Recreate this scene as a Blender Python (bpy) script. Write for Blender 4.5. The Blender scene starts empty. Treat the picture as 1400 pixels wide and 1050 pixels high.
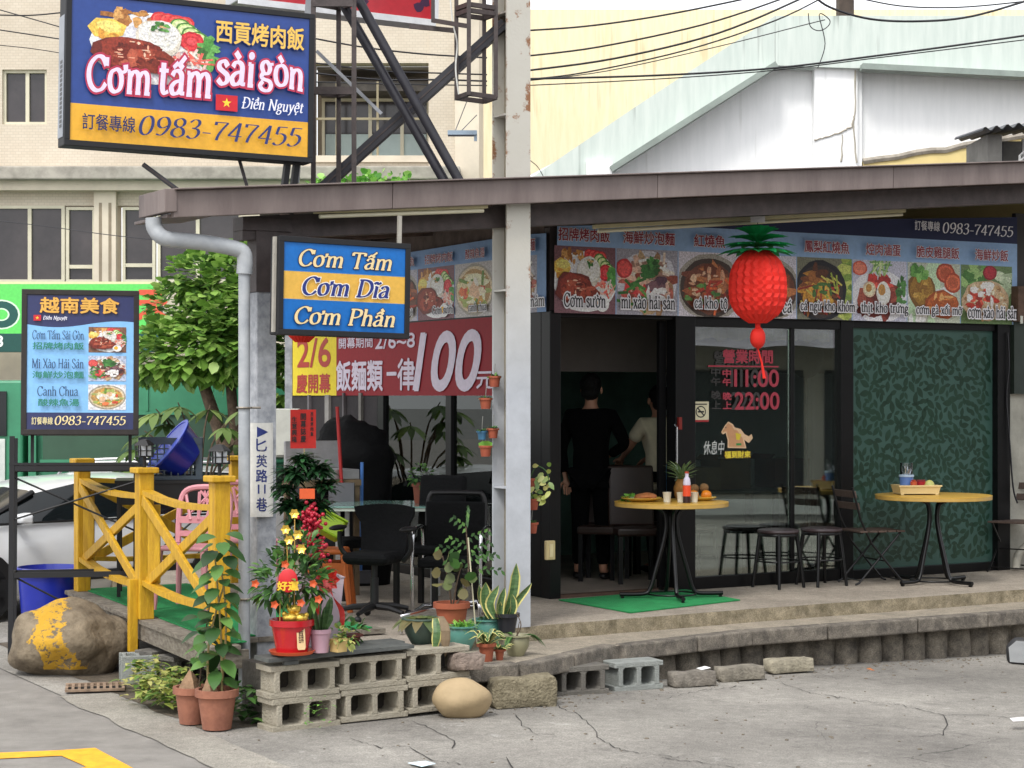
import bpy, math, random, unicodedata
from mathutils import Vector, Matrix, noise
from math import sin, cos, pi, radians, atan2, hypot, sqrt
sc = bpy.context.scene
COL = sc.collection
# ------------------------------------------------------------ camera, sky, sun, exposure
F, CX, CY, H = 2600.0, 700.0, 540.0, 1.94
cam = bpy.data.cameras.new('camera'); cam.sensor_width = 36.0; cam.lens = 36.0 * F / 1400.0
cam.shift_y = 15.0 / 1400.0; cam.clip_end = 900; cam.clip_start = .1
camo = bpy.data.objects.new('camera', cam); COL.objects.link(camo)
camo.location = (0, 0, H); camo.rotation_euler = (pi / 2, 0, 0); sc.camera = camo
world = bpy.data.worlds.new('World'); sc.world = world; world.use_nodes = True
SUN_EL, SUN_AZ = radians(54), radians(205)      # azimuth from +Y, clockwise: behind the camera, to the left
wn = world.node_tree.nodes; wl = world.node_tree.links
bg = wn['Background']; bg.inputs[1].default_value = .15
sky = wn.new('ShaderNodeTexSky'); sky.sky_type = 'NISHITA'; sky.sun_disc = False
sky.sun_elevation = SUN_EL; sky.sun_rotation = SUN_AZ; sky.air_density = 1.0; sky.dust_density = 3.0
hsv = wn.new('ShaderNodeHueSaturation'); hsv.inputs['Saturation'].default_value = .18; hsv.inputs['Value'].default_value = 1.5
wl.new(sky.outputs[0], hsv.inputs['Color'])
cl = wn.new('ShaderNodeMixRGB'); cl.inputs['Fac'].default_value = .5; cl.inputs['Color2'].default_value = (9.2, 9.3, 9.6, 1)   # cloud cover
wl.new(hsv.outputs[0], cl.inputs['Color1']); wl.new(cl.outputs[0], bg.inputs[0])
sun = bpy.data.lights.new('sun', 'SUN'); sun.energy = 1.5; sun.angle = radians(14); sun.color = (1, .96, .9)
suno = bpy.data.objects.new('sun', sun); COL.objects.link(suno)
sd = Vector((sin(SUN_AZ) * cos(SUN_EL), cos(SUN_AZ) * cos(SUN_EL), sin(SUN_EL)))
suno.rotation_euler = sd.to_track_quat('Z', 'Y').to_euler(); suno.location = (0, -5, 20)
sc.view_settings.view_transform = 'Standard'; sc.view_settings.look = 'None'
sc.view_settings.exposure = 0.35; sc.view_settings.gamma = 1.0
# ------------------------------------------------------------ geometry of the place
TH = radians(30.6)
U = Vector((cos(TH), sin(TH))); V = Vector((-sin(TH), cos(TH)))
C0 = Vector((.323, 14.85))                      # the corner of the shop
def ray(px, py): return ((px - CX) / F, -(py - CY) / F)
def at(px, py, Y):
    dx, dz = ray(px, py); return Vector((dx * Y, Y, H + dz * Y))
def onz(px, py, z):
    dx, dz = ray(px, py); Y = (z - H) / dz; return Vector((dx * Y, Y, z))
def onplane(px, py, p, ang):
    dx, dz = ray(px, py); n = (sin(ang), -cos(ang))
    Y = (p[0] * n[0] + p[1] * n[1]) / (dx * n[0] + n[1]); return Vector((dx * Y, Y, H + dz * Y))
def sh(p):                                      # world -> shop frame (a along the front, b into the shop)
    d = Vector((p[0], p[1])) - C0; return Vector((d.dot(U), d.dot(V), p[2]))
def sw(a, b, z=0): 
    q = C0 + U * a + V * b; return Vector((q.x, q.y, z))
def fac(px, py, b=0): return sh(onplane(px, py, C0 + V * b, TH))          # on the front, b behind it
def FA(px, b=0): return fac(px, 500, b).x
def side(px, py, a=0): return sh(onplane(px, py, C0 + U * a, TH + pi / 2)) # on the side wall
def SB(px, a=0): return side(px, 500, a).y
# ------------------------------------------------------------ materials
def lin(h):
    h = h.lstrip('#'); o = []
    for i in (0, 2, 4):
        c = int(h[i:i + 2], 16) / 255; o.append(c / 12.92 if c <= .04045 else ((c + .055) / 1.055) ** 2.4)
    return tuple(o)
MATS = {}
def mat(name, col, rough=.6, var=.12, scale=6., metal=0., bump=0., bscale=40., col2=None, lo=.35, hi=.65, spec=.5, coat=0., stretch=None):
    if name in MATS: return MATS[name]
    if isinstance(col, str): col = lin(col)
    if isinstance(col2, str): col2 = lin(col2)
    m = bpy.data.materials.new(name); m.use_nodes = True; nt = m.node_tree; N = nt.nodes; L = nt.links
    b = N['Principled BSDF']; b.inputs['Roughness'].default_value = rough; b.inputs['Metallic'].default_value = metal
    b.inputs['Specular IOR Level'].default_value = spec
    if coat: b.inputs['Coat Weight'].default_value = coat
    tc = N.new('ShaderNodeTexCoord'); src = tc.outputs['Object']
    if stretch:
        mp = N.new('ShaderNodeMapping'); mp.inputs['Scale'].default_value = stretch; L.new(src, mp.inputs[0]); src = mp.outputs[0]
    nz = N.new('ShaderNodeTexNoise'); nz.inputs['Scale'].default_value = scale; nz.inputs['Detail'].default_value = 6; nz.inputs['Roughness'].default_value = .65
    L.new(src, nz.inputs['Vector'])
    rp = N.new('ShaderNodeValToRGB'); e = rp.color_ramp.elements; e[0].position = lo; e[1].position = hi
    if col2: e[0].color = (*col, 1); e[1].color = (*col2, 1)
    else: e[0].color = (*[c * (1 - var) for c in col], 1); e[1].color = (*[min(1, c * (1 + var)) for c in col], 1)
    L.new(nz.outputs['Fac'], rp.inputs[0]); L.new(rp.outputs[0], b.inputs['Base Color'])
    if bump:
        n2 = N.new('ShaderNodeTexNoise'); n2.inputs['Scale'].default_value = bscale; n2.inputs['Detail'].default_value = 5
        L.new(src, n2.inputs['Vector']); bp = N.new('ShaderNodeBump'); bp.inputs['Strength'].default_value = bump; bp.inputs['Distance'].default_value = .02
        L.new(n2.outputs['Fac'], bp.inputs['Height']); L.new(bp.outputs[0], b.inputs['Normal'])
    MATS[name] = m; return m
def P(h, rough=.42): return mat('print_' + h.lstrip('#'), h, rough, .07, 25)
def PF(h): return mat('food_' + h, h, .5, .38, 70)
def leafmat(name, cols, rough=.45, trans=.25):
    if name in MATS: return MATS[name]
    m = bpy.data.materials.new(name); m.use_nodes = True; N = m.node_tree.nodes; L = m.node_tree.links
    b = N['Principled BSDF']; b.inputs['Roughness'].default_value = rough
    g = N.new('ShaderNodeNewGeometry'); rp = N.new('ShaderNodeValToRGB'); e = rp.color_ramp.elements
    cols = [lin(c) if isinstance(c, str) else c for c in cols]
    while len(e) < len(cols): e.new(.5)
    for i, c in enumerate(cols): e[i].position = i / (len(cols) - 1); e[i].color = (*c, 1)
    L.new(g.outputs['Random Per Island'], rp.inputs[0]); L.new(rp.outputs[0], b.inputs['Base Color'])
    t = N.new('ShaderNodeBsdfTranslucent'); L.new(rp.outputs[0], t.inputs['Color'])
    mx = N.new('ShaderNodeMixShader'); mx.inputs[0].default_value = trans
    L.new(b.outputs[0], mx.inputs[1]); L.new(t.outputs[0], mx.inputs[2]); L.new(mx.outputs[0], N['Material Output'].inputs['Surface'])
    MATS[name] = m; return m
def glassmat(name, tint=(.72, .8, .76), refl=.07, rough=.0):
    if name in MATS: return MATS[name]
    m = bpy.data.materials.new(name); m.use_nodes = True; N = m.node_tree.nodes; L = m.node_tree.links
    N.remove(N['Principled BSDF'])
    tr = N.new('ShaderNodeBsdfTransparent'); tr.inputs[0].default_value = (*tint, 1)
    gl = N.new('ShaderNodeBsdfGlossy'); gl.inputs['Roughness'].default_value = rough; gl.inputs['Color'].default_value = (.9, .95, .92, 1)
    fr = N.new('ShaderNodeFresnel'); fr.inputs[0].default_value = 1.5
    ad = N.new('ShaderNodeMath'); ad.operation = 'ADD'; ad.inputs[1].default_value = refl; ad.use_clamp = True
    L.new(fr.outputs[0], ad.inputs[0]); mx = N.new('ShaderNodeMixShader')
    L.new(ad.outputs[0], mx.inputs[0]); L.new(tr.outputs[0], mx.inputs[1]); L.new(gl.outputs[0], mx.inputs[2])
    L.new(mx.outputs[0], N['Material Output'].inputs['Surface']); MATS[name] = m; return m
def emit(name, col, s):
    if name in MATS: return MATS[name]
    m = bpy.data.materials.new(name); m.use_nodes = True; b = m.node_tree.nodes['Principled BSDF']
    b.inputs['Base Color'].default_value = (*col, 1); b.inputs['Emission Color'].default_value = (*col, 1); b.inputs['Emission Strength'].default_value = s
    MATS[name] = m; return m
# ------------------------------------------------------------ mesh builder
class MB:
    def __init__(s): s.v = []; s.f = []; s.mi = []; s.ms = []; s.cur = 0
    def m(s, mt):
        if mt not in s.ms: s.ms.append(mt)
        s.cur = s.ms.index(mt); return s
    def face(s, pts):
        o = len(s.v); s.v += [tuple(p) for p in pts]; s.f.append(tuple(range(o, o + len(pts)))); s.mi.append(s.cur); return s
    def mesh(s, vs, fs):
        o = len(s.v); s.v += [tuple(p) for p in vs]
        for f in fs: s.f.append(tuple(i + o for i in f)); s.mi.append(s.cur)
        return s
    def bx(s, x0, x1, y0, y1, z0, z1):
        vs = [(x0, y0, z0), (x1, y0, z0), (x1, y1, z0), (x0, y1, z0), (x0, y0, z1), (x1, y0, z1), (x1, y1, z1), (x0, y1, z1)]
        return s.mesh(vs, [(0, 3, 2, 1), (4, 5, 6, 7), (0, 1, 5, 4), (1, 2, 6, 5), (2, 3, 7, 6), (3, 0, 4, 7)])
    def box(s, c, d, rot=None):
        hx, hy, hz = d[0] / 2, d[1] / 2, d[2] / 2; c = Vector(c)
        vs = [Vector(q) for q in ((-hx, -hy, -hz), (hx, -hy, -hz), (hx, hy, -hz), (-hx, hy, -hz), (-hx, -hy, hz), (hx, -hy, hz), (hx, hy, hz), (-hx, hy, hz))]
        if rot is not None: vs = [rot @ q for q in vs]
        return s.mesh([q + c for q in vs], [(0, 3, 2, 1), (4, 5, 6, 7), (0, 1, 5, 4), (1, 2, 6, 5), (2, 3, 7, 6), (3, 0, 4, 7)])
    def beam(s, p, q, w, h, up=(0, 0, 1)):
        p = Vector(p); q = Vector(q); d = (q - p); L = d.length; d.normalize(); up = Vector(up)
        if abs(d.dot(up)) > .98: up = Vector((0, 1, 0))
        x = d.cross(up).normalized(); z = x.cross(d)
        return s.box((p + q) / 2, (w, L, h), Matrix((x, d, z)).transposed())
    def tube(s, pts, r, n=8, closed=False):
        pts = [Vector(p) for p in pts]; k = len(pts); rs = r if isinstance(r, (list, tuple)) else [r] * k
        vs = []; prev = None
        for i, p in enumerate(pts):
            if closed: t = pts[(i + 1) % k] - pts[i - 1]
            else: t = pts[min(i + 1, k - 1)] - pts[max(i - 1, 0)]
            t.normalize()
            if prev is None:
                a = Vector((0, 0, 1)) if abs(t.z) < .9 else Vector((1, 0, 0)); x = t.cross(a).normalized()
            else:
                x = prev - t * prev.dot(t); x = x.normalized() if x.length > 1e-6 else t.orthogonal().normalized()
            prev = x; y = t.cross(x)
            for j in range(n):
                g = 2 * pi * j / n; vs.append(p + (x * cos(g) + y * sin(g)) * rs[i])
        fs = []
        for i in range(k if closed else k - 1):
            for j in range(n):
                a = i * n + j; b = i * n + (j + 1) % n; i2 = (i + 1) % k
                fs.append((a, b, i2 * n + (j + 1) % n, i2 * n + j))
        if not closed: fs.append(tuple(range(n))[::-1]); fs.append(tuple((k - 1) * n + j for j in range(n)))
        return s.mesh(vs, fs)
    def lathe(s, prof, c=(0, 0, 0), n=20, sx=1, sy=1, rot=None):
        c = Vector(c); vs = []; fs = []; k = len(prof)
        for r, z in prof:
            for j in range(n):
                g = 2 * pi * j / n; q = Vector((r * cos(g) * sx, r * sin(g) * sy, z))
                if rot is not None: q = rot @ q
                vs.append(c + q)
        for i in range(k - 1):
            for j in range(n):
                fs.append((i * n + j, i * n + (j + 1) % n, (i + 1) * n + (j + 1) % n, (i + 1) * n + j))
        if prof[0][0] > 1e-5: fs.append(tuple(range(n))[::-1])
        if prof[-1][0] > 1e-5: fs.append(tuple((k - 1) * n + j for j in range(n)))
        return s.mesh(vs, fs)
    def ball(s, c, r, n=10, k=7, amp=0., seed=0, rot=None, fq=1.6):
        if not isinstance(r, (tuple, list)): r = (r, r, r)
        c = Vector(c); vs = []; fs = []
        for i in range(k + 1):
            th = pi * i / k
            for j in range(n):
                g = 2 * pi * j / n; q = Vector((sin(th) * cos(g), sin(th) * sin(g), -cos(th)))
                if amp: q *= 1 + amp * noise.noise(q * fq + Vector((seed * 7.3, seed * 1.7, seed)))
                q = Vector((q.x * r[0], q.y * r[1], q.z * r[2]))
                if rot is not None: q = rot @ q
                vs.append(c + q)
        for i in range(k):
            for j in range(n): fs.append((i * n + j, i * n + (j + 1) % n, (i + 1) * n + (j + 1) % n, (i + 1) * n + j))
        return s.mesh(vs, fs)
    def prism(s, pts, z0, z1):            # outline in x, y raised from z0 to z1
        k = len(pts); z0f = z0 if callable(z0) else (lambda x, y: z0); z1f = z1 if callable(z1) else (lambda x, y: z1)
        vs = [(x, y, z0f(x, y)) for x, y in pts] + [(x, y, z1f(x, y)) for x, y in pts]
        fs = [tuple(range(k))[::-1], tuple(range(k, 2 * k))] + [(i, (i + 1) % k, k + (i + 1) % k, k + i) for i in range(k)]
        return s.mesh(vs, fs)
    def xprism(s, pts, y0, y1):           # outline in x, z pushed from y0 to y1
        k = len(pts); vs = [(x, y0, z) for x, z in pts] + [(x, y1, z) for x, z in pts]
        return s.mesh(vs, [tuple(range(k)), tuple(range(k, 2 * k))[::-1]] + [((i + 1) % k, i, k + i, k + (i + 1) % k) for i in range(k)])
    def leaf(s, base, d, L, W, droop=.3, up=(0, 0, 1), fold=.15, seg=3, tip=1.0):
        base = Vector(base); d = Vector(d).normalized(); up = Vector(up); x = d.cross(up)
        if x.length < 1e-3: x = d.orthogonal()
        x.normalize(); nrm = x.cross(d); vs = []; fs = []
        for i in range(seg + 1):
            t = i / seg; w = W * .5 * (sin(pi * min(1, (t * .86 + .1))) ** .8 if i < seg else 0.04)
            c = base + d * (L * t) - Vector((0, 0, 1)) * (droop * L * t * t)
            vs += [c - x * w + nrm * fold * w, c, c + x * w + nrm * fold * w]
        for i in range(seg):
            a = i * 3; fs += [(a, a + 1, a + 4, a + 3), (a + 1, a + 2, a + 5, a + 4)]
        return s.mesh(vs, fs)
    def build(s, name, mt=None, parent=None, bevel=0., smooth=0, loc=None, rz=0.):
        me = bpy.data.meshes.new(name); me.from_pydata(s.v, [], s.f)
        if mt is not None: me.materials.append(mt)
        else:
            for q in s.ms: me.materials.append(q)
            for p_, i in zip(me.polygons, s.mi): p_.material_index = i
        if smooth:
            me.polygons.foreach_set('use_smooth', [True] * len(me.polygons)); me.set_sharp_from_angle(angle=radians(smooth))
        me.update(); o = bpy.data.objects.new(name, me); COL.objects.link(o)
        if parent is not None: o.parent = parent
        if loc is not None: o.location = loc
        if rz: o.rotation_euler = (0, 0, rz)
        if bevel:
            b = o.modifiers.new('bevel', 'BEVEL'); b.width = bevel; b.segments = 2; b.limit_method = 'ANGLE'; b.angle_limit = radians(40)
        return o
def tag(o, label=None, cat=None, group=None, kind=None):
    if label: o['label'] = label
    if cat: o['category'] = cat
    if group: o['group'] = group
    if kind: o['kind'] = kind
    return o
def thing(name, label, cat, loc=(0, 0, 0), rz=0., group=None, roll=0.):
    o = bpy.data.objects.new(name, None); COL.objects.link(o); o.location = loc; o.rotation_euler = (0, roll, rz); o.empty_display_size = .1
    return tag(o, label, cat, group)
def kids(o): return [c for c in COL.objects if c.parent is o]
def dup(o, loc=None, rz=None, label=None, parent=None, scale=None):
    c = o.copy(); COL.objects.link(c)
    if parent is not None: c.parent = parent
    if loc is not None: c.location = loc
    if rz is not None: c.rotation_euler = (0, 0, rz)
    if scale is not None: c.scale = (scale,) * 3 if not isinstance(scale, tuple) else scale
    if label: c['label'] = label
    for ch in kids(o): dup(ch, parent=c)
    return c
def struct(o): o['kind'] = 'structure'; return o
def spline(pts, n=6):
    pts = [Vector(p) for p in pts]; out = []
    for i in range(len(pts) - 1):
        a = pts[max(i - 1, 0)]; b = pts[i]; c = pts[i + 1]; d = pts[min(i + 2, len(pts) - 1)]
        for j in range(n):
            t = j / n; out.append(.5 * ((2 * b) + (c - a) * t + (2 * a - 5 * b + 4 * c - d) * t * t + (3 * b - a - 3 * c + d) * t ** 3))
    return out + [pts[-1]]
# ------------------------------------------------------------ lettering
_sans = {}
def sans_mesh(body):
    if body in _sans: return _sans[body]
    cu = bpy.data.curves.new('t', 'FONT'); cu.body = body; cu.size = 1; cu.resolution_u = 5 if len(body) <= 5 and body.isascii() else 2
    o = bpy.data.objects.new('t', cu); COL.objects.link(o)
    dg = bpy.context.evaluated_depsgraph_get(); me = bpy.data.meshes.new_from_object(o.evaluated_get(dg))
    vs = [(v.co.x, v.co.y) for v in me.vertices]; fs = [tuple(p.vertices) for p in me.polygons]
    bpy.data.objects.remove(o); bpy.data.curves.remove(cu); bpy.data.meshes.remove(me)
    _sans[body] = (vs, fs); return vs, fs
# a small serif alphabet: strokes drawn with a broad pen (s = smooth stroke, l = straight, f = serif)
G = {}
def g(ch, adv, *st): G[ch] = (adv, st)
st_ = lambda x, t=.46: [('l', (x, t), (x, 0)), ('f', x - .07, x + .08, .012)]
g('a', .45, ('s', (.08, .36), (.14, .45), (.25, .46), (.33, .38), (.33, .2), (.34, .05), (.43, .03)), ('s', (.33, .28), (.17, .24), (.07, .13), (.12, .02), (.24, .03), (.33, .13)))
g('c', .41, ('s', (.36, .36), (.27, .465), (.14, .42), (.07, .24), (.14, .05), (.25, .01), (.37, .09)))
g('d', .48, ('l', (.37, .72), (.37, 0)), ('f', .28, .37, .7), ('f', .37, .46, .012), ('s', (.37, .4), (.25, .47), (.12, .4), (.06, .23), (.12, .05), (.24, .01), (.37, .1)))
g('e', .42, ('l', (.08, .26), (.37, .26)), ('s', (.37, .26), (.33, .42), (.21, .47), (.1, .38), (.06, .22), (.13, .05), (.25, .01), (.37, .09)))
g('g', .44, ('s', (.3, .4), (.2, .47), (.1, .41), (.08, .3), (.16, .19), (.27, .21), (.32, .31), (.3, .4)), ('l', (.29, .42), (.42, .45)), ('s', (.13, .2), (.08, .1), (.16, .05), (.32, .03), (.38, -.07), (.3, -.19), (.14, -.2), (.05, -.12), (.13, .0)))
g('h', .48, *st_(.11, .72), ('f', .03, .11, .7), ('s', (.11, .32), (.2, .44), (.31, .44), (.37, .33), (.37, 0)), ('f', .3, .45, .012))
g('i', .24, *st_(.12), ('f', .04, .12, .45), ('d', .12, .62))
g('ĩ', .24, *st_(.12), ('f', .04, .12, .45))
g('k', .45, *st_(.11, .72), ('f', .03, .11, .7), ('l', (.11, .2), (.34, .44)), ('l', (.18, .28), (.39, .0)), ('f', .33, .45, .012), ('f', .26, .42, .45))
g('l', .24, *st_(.12, .72), ('f', .04, .12, .7))
g('m', .74, *st_(.11), ('f', .03, .11, .45), ('s', (.11, .32), (.2, .44), (.3, .44), (.36, .33), (.36, 0)), ('f', .29, .44, .012), ('s', (.36, .32), (.46, .44), (.56, .44), (.62, .33), (.62, 0)), ('f', .55, .71, .012))
g('n', .48, *st_(.11), ('f', .03, .11, .45), ('s', (.11, .32), (.2, .44), (.31, .44), (.37, .33), (.37, 0)), ('f', .3, .46, .012))
g('o', .46, ('c', (.23, .47), (.1, .4), (.06, .23), (.11, .06), (.23, .0), (.36, .07), (.4, .24), (.35, .41)))
g('p', .48, ('l', (.11, .46), (.11, -.22)), ('f', .03, .19, -.21), ('f', .03, .11, .45), ('s', (.11, .36), (.24, .47), (.37, .4), (.41, .24), (.36, .06), (.24, .0), (.11, .09)))
g('r', .35, *st_(.11), ('f', .03, .11, .45), ('s', (.11, .3), (.2, .43), (.32, .43)))
g('s', .37, ('s', (.31, .36), (.22, .46), (.1, .42), (.09, .32), (.2, .25), (.31, .17), (.3, .05), (.18, .0), (.06, .09)))
g('t', .31, ('s', (.14, .6), (.14, .3), (.14, .1), (.2, .01), (.3, .05)), ('l', (.03, .45), (.28, .45)))
g('u', .48, ('s', (.1, .46), (.1, .15), (.16, .02), (.27, .03), (.36, .13)), ('l', (.36, .46), (.36, 0)), ('f', .02, .1, .45), ('f', .28, .36, .45), ('f', .36, .45, .012))
g('v', .43, ('l', (.06, .46), (.21, 0)), ('l', (.37, .46), (.21, 0)))
g('x', .43, ('l', (.07, .46), (.37, 0)), ('l', (.36, .46), (.06, 0)), ('f', .01, .16, .45), ('f', .28, .42, .45), ('f', .01, .14, .012), ('f', .28, .43, .012))
g('y', .44, ('l', (.07, .46), (.23, .03)), ('s', (.38, .46), (.23, .03), (.14, -.17), (.04, -.19)), ('f', .01, .15, .45), ('f', .3, .44, .45))
g('C', .61, ('s', (.55, .53), (.44, .68), (.28, .7), (.11, .55), (.06, .33), (.13, .11), (.28, .0), (.45, .03), (.56, .16)), ('l', (.55, .7), (.55, .52)))
g('G', .66, ('s', (.56, .54), (.45, .68), (.28, .7), (.11, .55), (.06, .33), (.12, .12), (.28, .0), (.44, .02), (.55, .1)), ('l', (.55, .3), (.55, .02)), ('f', .44, .62, .31), ('l', (.56, .7), (.56, .53)))
g('D', .66, ('l', (.14, .7), (.14, 0)), ('s', (.04, .69), (.3, .69), (.5, .6), (.59, .36), (.5, .11), (.3, .01), (.04, .01)))
g('H', .7, ('l', (.14, .7), (.14, 0)), ('l', (.55, .7), (.55, 0)), ('l', (.14, .36), (.55, .36)), *[('f', x, x + .18, y) for x in (.05, .46) for y in (.69, .012)])
g('M', .8, ('l', (.12, 0), (.13, .7)), ('l', (.13, .7), (.39, .05)), ('l', (.39, .05), (.65, .7)), ('l', (.65, .7), (.67, 0)), ('f', .04, .2, .012), ('f', .58, .76, .012), ('f', .04, .14, .69), ('f', .64, .74, .69))
g('N', .68, ('l', (.13, 0), (.13, .7)), ('l', (.12, .7), (.54, .02)), ('l', (.55, 0), (.55, .7)), ('f', .05, .21, .012), ('f', .03, .14, .69), ('f', .47, .63, .69))
g('P', .54, ('l', (.14, .7), (.14, 0)), ('s', (.04, .69), (.3, .69), (.46, .62), (.46, .44), (.3, .34), (.14, .34)), ('f', .05, .24, .012))
g('S', .5, ('s', (.42, .54), (.33, .68), (.17, .69), (.08, .56), (.16, .42), (.33, .32), (.44, .18), (.36, .03), (.2, .0), (.06, .14)))
g('T', .6, ('l', (.3, .69), (.3, 0)), ('l', (.04, .68), (.56, .68)), ('l', (.05, .69), (.05, .56)), ('l', (.55, .69), (.55, .56)), ('f', .2, .4, .012))
g('X', .62, ('l', (.1, .7), (.52, 0)), ('l', (.52, .7), (.09, 0)), *[('f', x, x + .18, y) for x in (.02, .42) for y in (.69, .012)])
g('0', .5, ('c', (.25, .7), (.12, .6), (.07, .35), (.12, .1), (.25, .0), (.38, .1), (.43, .35), (.38, .6)))
g('1', .36, ('l', (.2, .7), (.2, 0)), ('l', (.2, .7), (.06, .58)), ('f', .08, .32, .012))
g('2', .5, ('s', (.08, .52), (.14, .66), (.28, .69), (.4, .56), (.36, .4), (.2, .2), (.08, .03)), ('l', (.07, .03), (.44, .03)))
g('3', .48, ('s', (.07, .58), (.18, .69), (.32, .67), (.36, .54), (.28, .41), (.16, .37)), ('s', (.16, .38), (.34, .34), (.4, .2), (.32, .04), (.18, .0), (.05, .08)))
g('4', .5, ('l', (.34, .7), (.34, 0)), ('l', (.34, .7), (.05, .2)), ('l', (.04, .2), (.48, .2)))
g('5', .48, ('l', (.12, .68), (.41, .68)), ('l', (.13, .68), (.1, .4)), ('s', (.1, .39), (.25, .43), (.39, .35), (.4, .17), (.28, .02), (.14, .0), (.05, .07)))
g('6', .5, ('s', (.4, .64), (.24, .66), (.1, .45), (.07, .22), (.16, .03), (.3, .01), (.41, .14), (.38, .33), (.25, .4), (.09, .3)))
g('7', .48, ('l', (.06, .67), (.44, .67)), ('s', (.44, .67), (.3, .42), (.21, .18), (.19, 0)), ('l', (.06, .69), (.06, .56)))
g('8', .5, ('c', (.25, .7), (.12, .62), (.12, .46), (.25, .38), (.38, .46), (.38, .62)), ('c', (.25, .38), (.1, .28), (.08, .1), (.25, .0), (.42, .1), (.4, .28)))
g('9', .5, ('s', (.1, .06), (.26, .04), (.4, .25), (.43, .48), (.34, .67), (.2, .69), (.09, .56), (.12, .37), (.25, .3), (.41, .4)))
g('-', .34, ('l', (.04, .24), (.3, .24)))
MARK = {'\u0301': [('l', (-.03, .07), (.09, .2))], '\u0300': [('l', (.03, .07), (-.09, .2))], '\u0302': [('l', (-.13, .05), (0, .16)), ('l', (0, .16), (.13, .05))],
        '\u0303': [('s', (-.13, .08), (-.06, .15), (.05, .09), (.13, .16))], '\u0309': [('s', (-.05, .18), (.04, .2), (.05, .13), (0, .06))]}
def serif_strokes(body):
    x = 0; out = []
    for ch in body:
        if ch == ' ': x += .27; continue
        if ch in 'đĐ': dec = ['d' if ch == 'đ' else 'D', 'bar']
        else: dec = list(unicodedata.normalize('NFD', ch))
        b = dec[0]; adv, st = G.get(b, G['o']); marks = dec[1:]
        if b == 'i' and any(m_ in MARK for m_ in marks): st = G['ĩ'][1]
        for q in st: out.append((x, 0, q))
        top = .72 if b.isupper() or b in 'hkld' else .47; cx = x + adv / 2; n = 0
        for m_ in marks:
            if m_ == '\u0323': out.append((cx, -.11, ('d', 0, 0)))
            elif m_ == '\u031b': out.append((x + adv - .1, top - .06, ('s', (0, 0), (.1, .02), (.14, .08), (.13, .17)))); adv += .07
            elif m_ == 'bar': out.append((x, 0, ('l', (.02, .36), (.28, .36)) if b == 'D' else ('l', (.24, .6), (.47, .6))))
            elif m_ in MARK:
                dx, dy = (0, 0) if n == 0 else (.1, .09)
                for q in MARK[m_]: out.append((cx + dx, top + dy, q))
                n += 1
        x += adv
    return out, x
def ribbons(body, thick, thin, grow=0.):
    """strips (list of quads) of the serif alphabet in em units"""
    st, adv = serif_strokes(body); res = []
    for ox, oy, q in st:
        k = q[0]
        if k == 'd':
            r = thick * .62 + grow; res.append([[(ox + q[1] + r * cos(i * pi / 5), oy + q[2] + r * sin(i * pi / 5)) for i in range(10)]]); continue
        if k == 'f':
            t = thin * .6 + grow; res.append([[(ox + q[1] - grow, oy + q[3] - t), (ox + q[2] + grow, oy + q[3] - t), (ox + q[2] + grow, oy + q[3] + t), (ox + q[1] - grow, oy + q[3] + t)]]); continue
        pts = [Vector((p[0] + ox, p[1] + oy, 0)) for p in q[1:]]
        if k == 'l' :
            d = (pts[1] - pts[0]).normalized(); pts = [pts[0] - d * grow, (pts[0] + pts[1]) / 2, pts[1] + d * grow]
        elif k == 's':
            pts = spline(pts, 4); pts[0] = pts[0] - (pts[1] - pts[0]).normalized() * grow; pts[-1] = pts[-1] + (pts[-1] - pts[-2]).normalized() * grow
        else: pts = spline(pts + [pts[0], pts[1]], 4)[:len(pts) * 4 + 1]
        Ls = []; n = len(pts)
        for i in range(n):
            if k == 'c': t = (pts[(i + 1) % (n - 1)] - pts[(i - 1) % (n - 1)])
            else: t = pts[min(i + 1, n - 1)] - pts[max(i - 1, 0)]
            t.normalize(); ang = atan2(t.y, t.x)
            w = (thin + (thick - thin) * abs(sin(ang - .25)) ** 1.2) / 2 + grow
            Ls.append(((pts[i].x - t.y * w, pts[i].y + t.x * w), (pts[i].x + t.y * w, pts[i].y - t.x * w)))
        res.append([[Ls[i][1], Ls[i + 1][1], Ls[i + 1][0], Ls[i][0]] for i in range(n - 1)])
    return res, adv
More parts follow.
